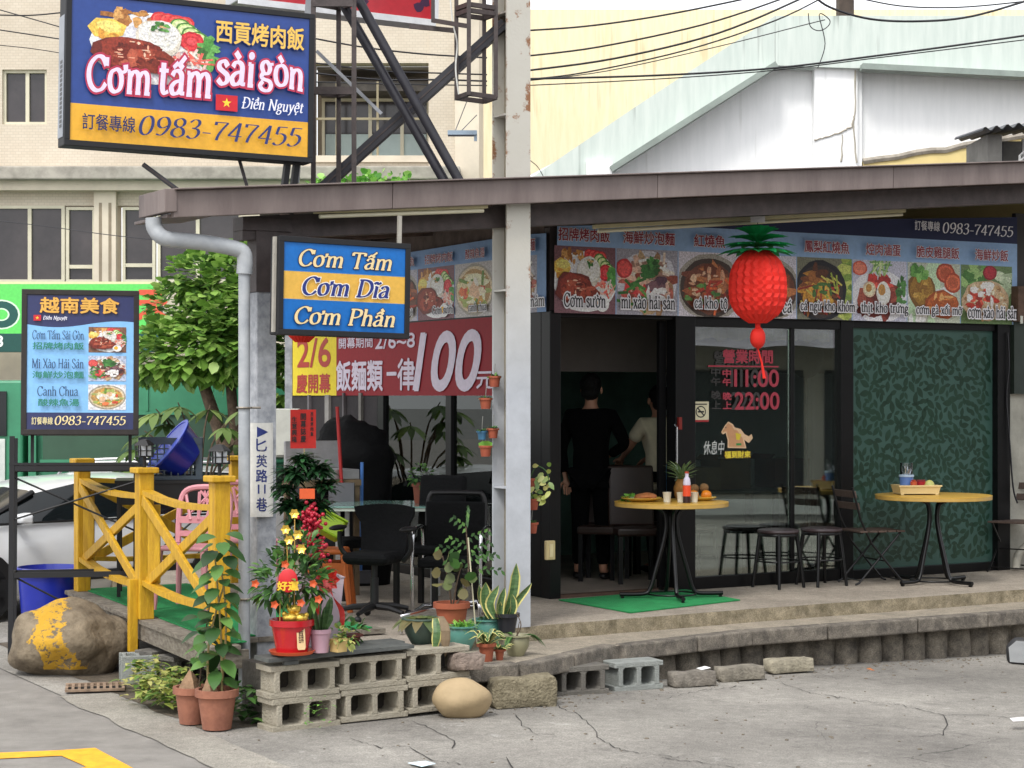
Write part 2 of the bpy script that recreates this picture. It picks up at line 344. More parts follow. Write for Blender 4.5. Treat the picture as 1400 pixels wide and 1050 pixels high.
class Panel:
    """a flat printed face: u, v in 0..1 on a W x Hh sheet in the local xz plane, facing -y"""
    def __init__(s, W, Hh, y=0.): s.W = W; s.H = Hh; s.y = -y; s.mb = MB(); s.d = .0004
    def poly(s, pts, m, d=None):
        s.y -= s.d if d is None else d; s.mb.m(m); s.mb.face([(u * s.W, s.y, v * s.H) for u, v in pts]); return s
    def rect(s, u0, v0, u1, v1, m, d=None): return s.poly([(u0, v0), (u1, v0), (u1, v1), (u0, v1)], m, d)
    def ell(s, u, v, ru, rv, m, n=20, d=None, a0=0, a1=2 * pi): return s.poly([(u + ru * cos(a0 + (a1 - a0) * i / n), v + rv * sin(a0 + (a1 - a0) * i / n)) for i in range(n)], m, d)
    def blob(s, u, v, ru, rv, m, rng, n=9, j=.3, d=None, rot=None):
        a0 = rng.random() * 6.28 if rot is None else rot; ca, sa = cos(a0), sin(a0); pts = []; asp = s.H / s.W
        for i in range(n):
            t = 2 * pi * i / n; k = 1 + rng.uniform(-j, j); x = ru * cos(t) * k; y = rv * sin(t) * k / asp * 1.0 if rot is not None else rv * sin(t) * k
            if rot is not None: x, y = x * ca - y * asp * sa, (x * sa + y * asp * ca) / asp
            pts.append((u + x, v + y))
        return s.poly(pts, m, d)
    def _put(s, vs, fs, bb, u0, v0, u1, v1, dx, dy, m, shear=0.):
        x0, y0, x1, y1 = bb; W = x1 - x0; Hh = y1 - y0; s.mb.m(m); pts = []
        for x, y in vs:
            q = (y - y0) / Hh; p = (x - x0) / W
            pts.append(((u0 + (u1 - u0) * p + dx) * s.W + shear * (q - .5) * (v1 - v0) * s.H, s.y, (v0 + (v1 - v0) * q + dy) * s.H))
        s.mb.mesh(pts, fs)
    def sans(s, body, u0, v0, u1, v1, m, bold=0., out=None, om=None, shear=0., drop=None):
        vs, fs = sans_mesh(body)
        bb = (min(v[0] for v in vs), min(v[1] for v in vs), max(v[0] for v in vs), max(v[1] for v in vs))
        h = (v1 - v0) * s.H
        for r, mm in ((out, om), (bold, m)):
            if r is None: continue
            r *= h; k = 8 if mm is om else 4; offs = [(0, 0)] if r <= 0 else [(r * cos(i * 2 * pi / k + .4), r * sin(i * 2 * pi / k + .4)) for i in range(k)] + [(0, 0)]
            s.y -= .0004
            for ox, oy in offs:
                s.y -= .00012; s._put(vs, fs, bb, u0, v0, u1, v1, ox / s.W, oy / s.H, mm, shear)
        return s
    def serif(s, body, u0, v0, u1, v1, m, thick=.1, thin=.035, out=None, om=None, shear=0., out2=None, om2=None, wave=None):
        base, adv = ribbons(body, thick, thin); xs = [p[0] for st in base for q in st for p in q]; ys = [p[1] for st in base for q in st for p in q]
        x0, x1, y0, y1 = min(xs), max(xs), min(ys), max(ys)
        for gr, mm in ((out2, om2), (out, om), (0, m)):
            if gr is None: continue
            rb, _ = ribbons(body, thick, thin, gr); s.y -= .0004
            for st in rb:
                s.y -= .00006; s.mb.m(mm)
                for q in st:
                    pts = []
                    for x, y in q:
                        pu = (x - x0) / (x1 - x0); pv = (y - y0) / (y1 - y0); wv = wave(pu) if wave else 0
                        pts.append(((u0 + (u1 - u0) * pu) * s.W + shear * (pv - .5) * (v1 - v0) * s.H, s.y, (v0 + (v1 - v0) * pv + wv) * s.H))
                    s.mb.face(pts)
        return s
    def build(s, name, parent): return s.mb.build(name, None, parent)
def food(p, u0, v0, u1, v1, kind, seed, bgc=None, plate=True, clip=True):
    """a printed photograph of a dish, built up from many flat coloured pieces"""
    r = random.Random(seed); du, dv = u1 - u0, v1 - v0; d = .00006
    P_ = globals()['P']
    def P(h): h = h.lstrip('#'); return PF(''.join('%02x' % min(250, int(int(h[i:i + 2], 16) * 1.12 + 6)) for i in (0, 2, 4)))
    X = lambda t: u0 + du * t
    Y = lambda t: v0 + dv * t
    if bgc: p.rect(u0, v0, u1, v1, P(bgc), .0004)
    def cl(t, a, b): return max(a, min(b, t))
    def bl(x, y, rx, ry, c, j=.3, n=9):
        pts = []; a0 = r.random() * 6.28
        for i in range(n):
            t = 2 * pi * i / n; k = 1 + r.uniform(-j, j); q = (x + rx * k * cos(t + a0) , y + ry * k * sin(t + a0))
            pts.append((X(cl(q[0], 0, 1) if clip else q[0]), Y(cl(q[1], 0, 1) if clip else q[1])))
        p.poly(pts, P(c), d)
    def scat(n, cols, x, y, rx, ry, s0, s1, el=1.6):
        for _ in range(n):
            a = r.random() * 6.28; q = sqrt(r.random()); s = r.uniform(s0, s1)
            e = r.uniform(.5, el); bl(x + rx * q * cos(a), y + ry * q * sin(a), s * e, s / e, r.choice(cols))
    def ring(x, y, rx, ry, cols): 
        for i, c in enumerate(cols): k = 1 - i * .2; bl(x, y, rx * k, ry * k, c, .04, 14)
    def strips(n, cols, x, y, rx, ry, L, w):
        for _ in range(n):
            a = r.random() * 3.14; cx = x + r.uniform(-rx, rx); cy = y + r.uniform(-ry, ry); k = r.uniform(.5, 1) * L
            q = [(cx - cos(a) * k - sin(a) * w, cy - sin(a) * k + cos(a) * w), (cx - cos(a) * k + sin(a) * w, cy - sin(a) * k - cos(a) * w), (cx + cos(a) * k + sin(a) * w, cy + sin(a) * k - cos(a) * w), (cx + cos(a) * k - sin(a) * w, cy + sin(a) * k + cos(a) * w)]
            p.poly([(X(cl(a_, 0, 1) if clip else a_), Y(cl(b_, 0, 1) if clip else b_)) for a_, b_ in q], P(r.choice(cols)), d)
    if kind == 'rice':
        if plate: bl(.5, .48, .52, .46, 'd9dbe6', .03, 22); bl(.5, .49, .46, .4, 'c6c6d2', .03, 22)
        scat(16, ['a8763d', '8d5a2c', 'b98a50'], .3, .85, .2, .1, .03, .06)
        bl(.12, .68, .15, .14, 'd9a94a', .15, 7); bl(.14, .72, .11, .08, 'e3bd68', .2, 7); scat(8, ['b98030', 'c99640'], .12, .6, .1, .05, .02, .04)
        for i in range(4): ring(.56 + .07 * i, .88 - .01 * i, .08, .09, ['b3262c', 'd2504a', 'c23a3a'])
        for i in range(4): ring(.73 + .05 * i, .82 - .05 * i, .09, .09, ['3c6b2c', 'a9c27a', 'c6d59a', 'b5c98a'])
        ring(.83, .62, .11, .13, ['a81f2a', 'c93238', 'b3262c', 'd0454a'])
        scat(12, ['2f5a26', '3f7a34', '568f46'], .97, .5, .06, .2, .04, .08)
        strips(30, ['e0a59a', 'd98372', 'c9574a', 'eec6b8'], .82, .38, .13, .1, .1, .012)
        bl(.55, .62, .2, .24, 'b9b2a4', .06, 16); bl(.55, .65, .18, .2, 'd6d1c4', .06, 16); scat(70, ['e8e4da', 'c9c2b2', 'dcd7ca'], .55, .65, .15, .17, .008, .016)
        scat(12, ['3c7030', '558a40', 'd0a070', '2f5a26'], .55, .76, .07, .06, .015, .03)
        bl(.3, .36, .3, .26, '5c1f16', .14, 14); bl(.31, .38, .26, .21, '7a2a1c', .15, 14); bl(.52, .3, .2, .15, '6e2618', .15)
        scat(36, ['8f3a26', '662014', '9c4a34', '4f180f'], .36, .36, .22, .16, .02, .07, 2); scat(14, ['c98a70', 'd9a890'], .33, .42, .16, .12, .008, .02, 2.4)
        if plate: ring(.76, .16, .12, .13, ['e6e0d4', 'f0ece2']); bl(.73, .17, .06, .07, 'dd9a2c', .1)
    elif kind == 'noodle':
        bl(.5, .5, .5, .48, 'b7b6bd', .05, 18); scat(30, ['a58a68', '8a6a4c', 'c2a888'], .5, .5, .42, .4, .06, .13)
        scat(60, ['7c3b2b', 'a3574a', 'c9a08c', '51332c', 'd8c2b4', '8c6a5a'], .55, .5, .4, .36, .04, .1, 2)
        ring(.12, .7, .13, .15, ['a42a2c', 'c24844']); scat(8, ['b23434', 'cf5a50'], .3, .3, .2, .15, .04, .08)
        strips(12, ['3c7030', '2c5a28', '5f9146'], .28, .33, .2, .2, .16, .022); strips(10, ['e3d8cc', 'd9b8a8'], .6, .75, .3, .15, .1, .02)
        scat(26, ['23481f', '2f5f2a', '427a38'], .55, .72, .14, .15, .03, .07); scat(10, ['4a2f3c', '3a2430', '6a4a50'], .7, .45, .14, .12, .05, .09); scat(9, ['d8cdc6', 'e6ded6'], .65, .3, .16, .12, .04, .08)
    elif kind == 'pot':
        bl(.52, .46, .56, .52, '8d877e', .02, 26); bl(.52, .45, .5, .46, '3a2c26', .02, 26); bl(.52, .44, .45, .4, '5c3323', .05, 20)
        scat(40, ['7a3f22', '8f5030', '5c2a18', 'a8683c', '6b3a2a'], .52, .44, .36, .32, .06, .13, 2); scat(24, ['b98a6c', 'c9a284', '9c5c3c'], .5, .48, .32, .28, .02, .06, 2)
        strips(14, ['a33422', '8c2a1c', 'c0582c'], .62, .36, .28, .22, .14, .02); scat(10, ['3f6b30', '5a8440'], .4, .3, .3, .2, .02, .05)
    elif kind == 'black':
        scat(26, ['8a9a44', 'a9b35c', '6f8a3c', '5a7a34'], .9, .5, .12, .5, .06, .12); bl(.42, .46, .48, .5, '17171c', .02, 24); bl(.42, .45, .42, .43, '2e2320', .02, 24)
        scat(34, ['6b3a1c', '8a5428', '4f2a18', 'a2702c'], .42, .44, .34, .34, .05, .12, 2); scat(14, ['b5802c', 'c2953c'], .3, .4, .3, .2, .05, .1); strips(18, ['7c2320', '9c3028', '8a9a3c', 'b3a850'], .42, .45, .3, .3, .16, .014)
        scat(8, ['2c4a20', '40602c'], .45, .4, .2, .2, .03, .06)
    elif kind == 'egg':
        bl(.5, .4, .52, .44, 'c9c9d4', .03, 20); scat(30, ['5c221c', '7a2f24', '8f4434', '4a1a16'], .5, .34, .36, .26, .07, .14, 1.8); scat(14, ['2f5a28', '47783a'], .9, .5, .08, .25, .03, .07)
        scat(16, ['a83028', '8a2420', 'c2463c'], .48, .62, .24, .1, .05, .09); ring(.3, .52, .12, .13, ['c2a88c', 'd6c2a4']); ring(.56, .46, .13, .2, ['d9cfbe', 'e3dccc']); bl(.53, .52, .07, .09, 'a87a3c', .1); bl(.29, .54, .06, .07, 'a5783c', .1)
        strips(26, ['8fae6c', 'b8cc94', '5f8a48'], .52, .9, .14, .08, .12, .012); ring(.12, .86, .14, .12, ['b04a34', 'c9705a'])
    elif kind == 'chicken':
        scat(12, ['a9c2a0', 'd0d6cc'], .5, .5, .5, .5, .1, .2); ring(.72, .84, .18, .17, ['8c3420', 'b8583c', 'a0482c']); ring(.86, .68, .17, .17, ['94381f', 'c0623f', 'a54c30'])
        bl(.26, .52, .26, .3, '6b4a1c', .1, 14); bl(.27, .55, .22, .25, '8a6426', .1, 14); scat(20, ['9c7830', '7a5420', 'b08c44'], .26, .52, .18, .2, .03, .07)
        bl(.64, .3, .34, .24, '8a3f18', .1, 14); bl(.66, .33, .28, .18, 'a85424', .1, 14); scat(20, ['c07a3c', '94481c', 'd09458'], .64, .32, .24, .14, .03, .08, 2.2); scat(14, ['3f6f2c', '598c40', '79a858'], .2, .82, .16, .1, .04, .08)
        scat(6, ['e0ddd8', 'cfccc6'], .2, .1, .2, .1, .06, .1)
    elif kind == 'fried':
        scat(24, ['3f6b30', '5a8a44', '89a868'], .3, .82, .32, .16, .06, .12); scat(14, ['98a888', 'b4bfa4'], .85, .75, .15, .2, .06, .12); ring(.56, .88, .14, .13, ['7a1420', '9c2430'])
        bl(.48, .4, .46, .34, 'b09678', .06, 18); scat(90, ['c9b496', 'a8865c', 'd9c8ac', '8f6c48', 'b99c74'], .48, .4, .4, .3, .02, .05); scat(16, ['a8301f', 'c04a34', '8a2418'], .42, .36, .3, .24, .04, .08); scat(12, ['dccfc2', 'e6dccf'], .4, .48, .34, .2, .04, .07)
    else:   # soup
        bl(.5, .5, .5, .48, '8a8478', .02, 24); bl(.5, .5, .46, .43, 'b8a88c', .02, 24); bl(.5, .5, .42, .38, '9c7a48', .03, 22)
        scat(26, ['c2b48c', 'd2c8a4', 'b0843c', '8f9a54'], .5, .5, .34, .3, .06, .12, 2.2); strips(12, ['5f7a34', '8aa050', 'b89a3c'], .5, .5, .3, .25, .14, .03); scat(9, ['b8442c', 'a8341f', 'd0683c'], .5, .5, .34, .28, .04, .08); scat(9, ['d9bfa4', 'e0cdb8', 'c9a080'], .5, .52, .2, .14, .07, .12, 2)
def food_at(p, *a, **k):
    y = p.y; food(p, *a, **k); d = p.y; p.y = y; p.low = min(getattr(p, 'low', 0), d)
def flag(p, u0, v0, u1, v1):
    p.rect(u0, v0, u1, v1, P('c8202c')); asp = p.W / p.H; cu, cv = (u0 + u1) / 2, (v0 + v1) / 2; r = (v1 - v0) * .32
    p.poly([(cu + (r if i % 2 == 0 else r * .4) * sin(i * pi / 5) / asp, cv + (r if i % 2 == 0 else r * .4) * cos(i * pi / 5)) for i in range(9, -1, -1)], P('f4d23c'))
# ============================================================ THE SETTING
ASPH = mat('asphalt', (.235, .22, .2), .85, .2, 3.0, bump=.5, bscale=160)
def concrete(name, c1, c2, crack=.0, sc1=1.2):
    if name in MATS: return MATS[name]
    m = bpy.data.materials.new(name); m.use_nodes = True; N = m.node_tree.nodes; L = m.node_tree.links; b = N['Principled BSDF']; b.inputs['Roughness'].default_value = .88
    tc = N.new('ShaderNodeTexCoord')
    def nz(s, d=8, r=.65):
        n = N.new('ShaderNodeTexNoise'); n.inputs['Scale'].default_value = s; n.inputs['Detail'].default_value = d; n.inputs['Roughness'].default_value = r; L.new(tc.outputs['Object'], n.inputs['Vector']); return n
    n1, n2, n3 = nz(sc1), nz(14), nz(110, 4)
    rp = N.new('ShaderNodeValToRGB'); rp.color_ramp.elements[0].position = .32; rp.color_ramp.elements[1].position = .68
    rp.color_ramp.elements[0].color = (*lin(c1), 1); rp.color_ramp.elements[1].color = (*lin(c2), 1); L.new(n1.outputs['Fac'], rp.inputs[0])
    def mul(a, fac, lo_, hi_, p0, p1, mode='MULTIPLY'):
        r2 = N.new('ShaderNodeValToRGB'); r2.color_ramp.elements[0].position = p0; r2.color_ramp.elements[1].position = p1
        r2.color_ramp.elements[0].color = (lo_, lo_, lo_, 1); r2.color_ramp.elements[1].color = (hi_, hi_, hi_, 1); L.new(fac, r2.inputs[0])
        mx = N.new('ShaderNodeMixRGB'); mx.blend_type = mode; mx.inputs[0].default_value = 1; L.new(a, mx.inputs[1]); L.new(r2.outputs[0], mx.inputs[2]); return mx.outputs[0]
    c = mul(rp.outputs[0], n2.outputs['Fac'], .78, 1.12, .3, .7); c = mul(c, n3.outputs['Fac'], .58, 1.25, .32, .68)
    if crack:
        mp = N.new('ShaderNodeMixRGB'); mp.inputs[0].default_value = .16; L.new(tc.outputs['Object'], mp.inputs[1]); L.new(nz(2.2).outputs['Color'], mp.inputs[2])
        vo = N.new('ShaderNodeTexVoronoi'); vo.feature = 'DISTANCE_TO_EDGE'; vo.inputs['Scale'].default_value = 1.0; L.new(mp.outputs[0], vo.inputs['Vector'])
        mk = N.new('ShaderNodeMath'); mk.operation = 'MULTIPLY_ADD'; mk.inputs[1].default_value = -.04; mk.inputs[2].default_value = .0195; L.new(n1.outputs['Fac'], mk.inputs[0])
        gt = N.new('ShaderNodeMath'); gt.operation = 'GREATER_THAN'; L.new(vo.outputs['Distance'], gt.inputs[0]); L.new(mk.outputs[0], gt.inputs[1])
        c = mul(c, gt.outputs[0], .55, 1, .4, .6)
        n7 = nz(.45, 5, .6); c = mul(c, n7.outputs['Fac'], .74, 1.1, .38, .62); n8 = nz(3.3, 6, .7); c = mul(c, n8.outputs['Fac'], .7, 1.0, .3, .42)
        # paler scuffs
        n4 = nz(7, 3); n4.inputs['Distortion'].default_value = 1.5; r4 = N.new('ShaderNodeValToRGB'); r4.color_ramp.elements[0].position = .66; r4.color_ramp.elements[1].position = .74; r4.color_ramp.elements[1].color = (.3, .3, .3, 1)
        L.new(n4.outputs['Fac'], r4.inputs[0]); sx = N.new('ShaderNodeMixRGB'); sx.inputs[2].default_value = (.62, .61, .58, 1); L.new(r4.outputs[0], sx.inputs[0]); L.new(c, sx.inputs[1]); c = sx.outputs[0]
    L.new(c, b.inputs['Base Color'])
    bp = N.new('ShaderNodeBump'); bp.inputs['Strength'].default_value = .55; bp.inputs['Distance'].default_value = .012
    ad = N.new('ShaderNodeMath'); ad.operation = 'ADD'; L.new(n2.outputs['Fac'], ad.inputs[0]); L.new(n3.outputs['Fac'], ad.inputs[1]); L.new(ad.outputs[0], bp.inputs['Height']); L.new(bp.outputs[0], b.inputs['Normal'])
    MATS[name] = m; return m
CONC = concrete('forecourt_concrete', '84807a', 'a6a29a', 1, .7)
CONC2 = concrete('strip_concrete', '8a857c', 'aaa59a')
PLAT = concrete('platform_concrete', '8d8478', 'a89e90', 0, 2)
ROUGH = concrete('rough_concrete', '6f6650', 'a89c84', 0, 9)
CURB = concrete('curb_concrete', '544f49', '8a8276', 0, 7)
PILE = concrete('pile_concrete', '4e4942', '857d70', 0, 7)
SOIL = mat('soil', '5a5145', .95, .35, 9, bump=.8, bscale=60)
def zg(a): return -.02 * max(0., a + 1.8)
o = struct(MB().bx(-260, 260, -60, 460, -.9, -.42).build('ground', mat('far_ground', (.18, .18, .17), .9, .2, 1)))
m = MB(); m.mesh([sw(a, b, z) for a, b, z in ((-60, -40, 0), (-4.1, -40, 0), (-4.1, 60, 0), (-60, 60, 0), (-60, -40, -.4), (-4.1, -40, -.4), (-4.1, 60, -.4), (-60, 60, -.4))], [(0, 1, 2, 3), (0, 4, 5, 1), (1, 5, 6, 2), (2, 6, 7, 3), (3, 7, 4, 0)])
struct(m.build('road', ASPH))
def sheet(name, mt, a0, a1, b0, b1, dz, na, nb, rag=0., seed=1):
    r = random.Random(seed); vs = []; fs = []
    for j in range(nb + 1):
        for i in range(na + 1):
            a = a0 + (a1 - a0) * i / na; b = b0 + (b1 - b0) * j / nb; z = zg(a) + dz
            if rag and (i in (0, na)): a += rag * noise.noise(Vector((b * 2.3, seed, i))) + rag * .5 * noise.noise(Vector((b * 9, seed, i)))
            if rag and (j in (0, nb)): b += rag * noise.noise(Vector((a * 3, seed, 5.5)))
            vs.append(sw(a, b, z))
    for j in range(nb):
        for i in range(na): q = j * (na + 1) + i; fs.append((q, q + 1, q + na + 2, q + na + 1))
    return struct(MB().mesh(vs, fs).build(name, mt))
sheet('forecourt', CONC, -4.1, 16, -16, 12, .004, 60, 1)
sheet('gutter_strip', CONC2, -4.14, -3.8, -14, -.65, .0062, 1, 140, .035, 3)
sheet('soil_bed', SOIL, -3.78, -3.2, -2.3, 2.2, .0075, 1, 60, .05, 8)
m = MB(); r = random.Random(5)
CR = mat('crack_dark', (.035, .032, .03), .95, .3, 30)
for k, pl in enumerate([[(905, 955), (960, 944), (1010, 937)], [(1060, 930), (1110, 947), (1170, 957), (1230, 963), (1290, 977), (1340, 976), (1400, 984), (1450, 992)], [(1290, 977), (1296, 990), (1288, 1004), (1240, 1008)],
                        [(762, 965), (786, 975), (810, 992), (818, 1008), (840, 1022), (880, 1030), (935, 1036)], [(560, 985), (600, 1000), (622, 1012), (618, 1030)], [(705, 975), (715, 992), (735, 1003), (765, 1005)],
                        [(480, 1010), (520, 1022), (560, 1020), (590, 1040), (640, 1045)], [(900, 1035), (960, 1042), (1010, 1050)], [(690, 1035), (700, 1050), (740, 1062)]]):
    pts = []
    for (x0, y0), (x1, y1) in zip(pl, pl[1:]):
        n = max(2, int(hypot(x1 - x0, y1 - y0) / 5))
        for i in range(n): t = i / n; pts.append((x0 + (x1 - x0) * t + r.uniform(-2.2, 2.2), y0 + (y1 - y0) * t + r.uniform(-1.4, 1.4)))
    W = [onz(x, y, zg(sh(onz(x, y, -.03)).x) + .0085) for x, y in pts]; pr = None
    for i in range(len(W) - 1):
        d = W[i + 1] - W[i]; nn = Vector((-d.y, d.x, 0)).normalized() * r.uniform(.001, .005)
        if pr is None: pr = (W[i] - nn * .3, W[i] + nn * .3)
        nx = (W[i + 1] - nn, W[i + 1] + nn); m.face([pr[0], nx[0], nx[1], pr[1]]); pr = nx
struct(m.build('pavement_cracks', CR))
m = MB(); YP = mat('road_paint', '#e8a51e', .7, .16, 12, bump=.2, bscale=90)
for pl in ([(-40, 1030.5), (79, 1025.7), (84, 1033), (-40, 1039)], [(79, 1025.7), (130, 1022.3), (182, 1050), (270, 1100), (225, 1104), (118, 1048), (84, 1033)], [(118, 1048), (135, 1057), (60, 1080), (40, 1068)]):
    m.face([onz(x, y, .0045) for x, y in pl][::-1])
struct(m.build('road_marking', YP))
def slab(name, pts, z0, z1, mt, top=None, sub=0): 
    m = MB(); w = [sw(a, b) for a, b in pts]; k = len(w)
    m.m(mt).mesh([(p.x, p.y, z0) for p in w] + [(p.x, p.y, z1) for p in w], [(i, (i + 1) % k, k + (i + 1) % k, k + i) for i in range(k)])
    m.m(top or mt).mesh([(p.x, p.y, z1) for p in w], [tuple(range(k))]); return struct(m.build(name))
def rag(pts, step=.12, amp=.012, seed=1):
    out = []
    for (x0, y0), (x1, y1) in zip(pts, pts[1:]):
        n = max(1, int(hypot(x1 - x0, y1 - y0) / step))
        for i in range(n):
            t = i / n; x = x0 + (x1 - x0) * t; y = y0 + (y1 - y0) * t; out.append((x + amp * noise.noise(Vector((x * 4, y * 4, seed))), y + amp * noise.noise(Vector((x * 5, y * 5, seed + 9)))))
    return out + [pts[-1]]
pf = rag([(-2.3, 2.2), (-2.3, -1.2), (-2.75, -1.5), (-2.7, -1.9), (-2.3, -1.95), (-1.95, -1.58), (-.95, -1.42), (1, -1.36), (12, -1.36)], .1, .02)
slab('platform', pf + [(12, 6), (-2.3, 6)], -.3, .35, ROUGH, PLAT)
LE = [(-2.42, -2.2), (-1.62, -2.32), (-.95, -1.99), (.6, -1.74), (2.6, -1.80), (12, -1.88)]
lf = rag(LE, .15, .012, 4)
slab('ledge', lf + [(12, -1.1), (-2.4, -1.1)], .16, .25, CURB, concrete('ledge_concrete', '8d8577', 'a89d8c', 0, 5))
slab('retaining_wall', [(a, b + .12) for a, b in LE] + [(12, -1.1), (-2.4, -1.1)], -.6, .157, PILE)
# curb stones along the ledge, and the round concrete piles below them
def along(pl, s):
    for (x0, y0), (x1, y1) in zip(pl, pl[1:]):
        L = hypot(x1 - x0, y1 - y0)
        if s <= L: return (x0 + (x1 - x0) * s / L, y0 + (y1 - y0) * s / L, atan2(y1 - y0, x1 - x0))
        s -= L
    return (*pl[-1], 0)
m = MB(); s = .02; r = random.Random(4); k = 0
while s < 12:
    L = r.choice([.55, .7, .85, 1.0]); x, y, t = along(LE, s + L / 2); p = sw(x, y); k += 1
    m.box((p.x, p.y, .203 + r.uniform(-.003, .003)), (L - .012, .12 + r.uniform(-.008, .012), .108), Matrix.Rotation(TH + t + r.uniform(-.008, .008), 3, 'Z')); s += L
co = struct(m.build('curb', CURB, bevel=.012))
m = MB(); s = 1.0
while s < 9:
    x, y, t = along(LE, s); p = sw(x - .0, y + .15); k_ = r.uniform(.86, 1.06); m.lathe([(.12 * k_, -.6), (.117 * k_, .0), (.11 * k_, .09), (.098 * k_, .155)], (p.x + r.uniform(-.012, .012), p.y + r.uniform(-.015, .015), 0), 14); s += r.uniform(.2, .25)
struct(m.build('foundation_piles', PILE, smooth=40))

# ============================================================ THE SHOP
BLK = mat('black_frame', '#0a0a0c', .38, .2, 5, spec=.3); DKB = mat('dark_brown_steel', '#4a4140', .6, .25, 9, bump=.15)
ROOFC = mat('roof_fascia_paint', '#6b5f5c', .6, .2, 2.5, bump=.2, bscale=9, stretch=(3, 3, .6), col2='#7c706c')
WHW = mat('white_render', '#a9a79c', .8, .14, 3, col2='#8b8a80', bump=.2)
zr = lambda a: 3.17 + .0862 * (a + 3.93)
aD0, aD1, aW0, aM, aW1, aG0, aG1, aR = [FA(x) for x in (764, 921, 948, 1084, 1148, 1165, 1360, 1377)]
shop = thing('shop_building', 'corner eatery with black framed glass front under a sloping brown roof', 'building', sw(0, 0, 0), TH)
ZT = 2.6
m = MB()
m.bx(-.05, aD0, -.03, .1, .35, ZT).bx(aD1, aW0, -.03, .1, .35, ZT).bx(aD0, aD1, 0, .08, 2.55, ZT)
for a in (aM,): m.bx(a - .02, a + .02, .0, .06, .46, 2.5)
m.bx(aW1, aG0, -.02, .1, .35, ZT).bx(aG1, aR, -.04, .12, .35, ZT)
m.bx(aW0, aW1, -.01, .07, .35, .45).bx(aW0, aW1, -.01, .07, 2.5, ZT).bx(aG0, aG1, -.01, .07, .35, .43).bx(aG0, aG1, -.01, .07, 2.52, ZT)
m.build('window_frame', BLK, shop, bevel=.004)
m = MB(); sb = lambda b0, b1, z0, z1, a0=-.05, a1=.02: m.bx(a0, a1, b0, b1, z0, z1)
sb(.104, .27, .35, ZT); sb(1.57, 1.67, .35, ZT); sb(2.85, 2.97, .35, ZT)
sb(.27, 1.57, .35, .43); sb(1.67, 2.85, .35, .43); sb(.27, 1.57, 2.5, ZT); sb(1.67, 2.85, 2.5, ZT)
m.build('side_window_frame', BLK, shop, bevel=.004)
GL = glassmat('window_glass', (.68, .74, .7), .15); GL2 = glassmat('side_glass', (.6, .64, .64), .05)
for x0, x1 in ((aW0, aM - .021), (aM + .021, aW1)): MB().bx(x0, x1, .025, .033, .45, 2.5).build('glass_pane', GL, shop)
for b0, b1 in ((.27, 1.57), (1.67, 2.85)): MB().bx(-.02, -.012, b0, b1, .43, 2.5).build('side_glass_pane', GL2, shop)
# the pane with leaf patterned film
fm = MB(); FB = mat('frosted_film', '#3b5951', .3, .15, 1.2); FD = mat('frosted_film_leaf', '#203c2e', .3, .2, 5); fm.m(FB).bx(aG0, aG1, .03, .04, .43, 2.52); fm.m(FD); r = random.Random(11); pl = []
for _ in range(2600):
    cx, cz = r.uniform(aG0 + .04, aG1 - .04), r.uniform(.45, 2.5); a0 = r.uniform(0, 2 * pi); nl = r.choice([2, 3, 3, 4, 5])
    for k in range(nl):
        t = a0 + (k - (nl - 1) / 2) * r.uniform(.75, 1.0); L = r.choice([.036, .045, .053, .06]); x = cx + cos(t) * (L + .012); z = cz + sin(t) * (L + .012)
        if not (aG0 + .05 < x < aG1 - .05 and .49 < z < 2.47): continue
        if any((x - q[0]) ** 2 + (z - q[1]) ** 2 < (q[2] + L * .52) ** 2 for q in pl): continue
        pl.append((x, z, L * .6)); ca, sa = cos(t), sin(t); q = []
        for i in range(12):
            u_ = i / 6 if i <= 6 else (12 - i) / 6; sg = 1 if i <= 6 else -1; ex = L * (u_ * 2 - 1); ez = sg * L * .5 * sin(pi * u_) ** .85 * (1.15 - .35 * u_); q.append((x + ex * ca - ez * sa, .0285, z + ex * sa + ez * ca))
        fm.face(q)
fm.build('leaf_film_pane', None, shop)
# walls
m = MB().m(DKB); m.bx(-.02, aR, .02, .1, ZT, 3.25); fw = m.build('front_fascia_wall', None, shop)
m = MB().m(mat('side_fascia', '#5a4c46', .8, .3, 8)); m.bx(-.02, .06, .104, 4.95, ZT, 3.35); m.build('side_fascia_wall', None, shop)
m = MB().m(mat('dark_wall', '#231f22', .75, .3, 4, bump=.15, col2='#2f2a2c')); m.bx(-.05, .05, 2.97, 4.9, .35, ZT); m.bx(-.05, 9, 4.9, 5.0, .35, 3.4); m.build('side_wall', None, shop)
m = MB().m(WHW); m.bx(aR, 10, .0, .12, .35, 3.3); m.build('plaster_wall', None, shop)
INT = mat('interior_wall', '#5c6460', .8, .2, 2); 
m = MB().m(INT); m.bx(.06, aR + .6, 3.8, 3.9, .35, 3.0); m.bx(aR + .5, aR + .6, .12, 3.8, .35, 3.0); m.build('interior_wall', None, shop)
m = MB().m(mat('interior_ceiling', '#57504c', .9, .1, 3)); m.bx(.06, aR + .5, .104, 3.8, 2.9, 2.95); m.bx(.06, aR + .5, 1.0, 1.1, 2.14, 2.9); m.build('ceiling', None, shop)
m = MB().m(mat('floor_tile', '#9a8f84', .45, .2, 3)); m.bx(.06, aR + .5, .07, 3.8, .3505, .354); m.m(mat('door_sill_wood', '#4d382c', .6, .3, 12, stretch=(1, 8, 8))); m.bx(aD0, aD1, -.02, .068, .3505, .375); m.build('interior_floor', None, shop)
MB().m(mat('green_cupboard', '#5d7a6e', .6, .2, 3)).bx(1.35, 3.4, 3.3, 3.79, .36, 2.3).build('green_cupboard_wall', None, shop)
m = MB()    # wavy cream curtain at the back of the room
for i in range(14): x = .75 + i * .055; m.bx(x, x + .05, 3.1 + .03 * (i % 2), 3.14 + .03 * (i % 2), 1.75, 2.25)
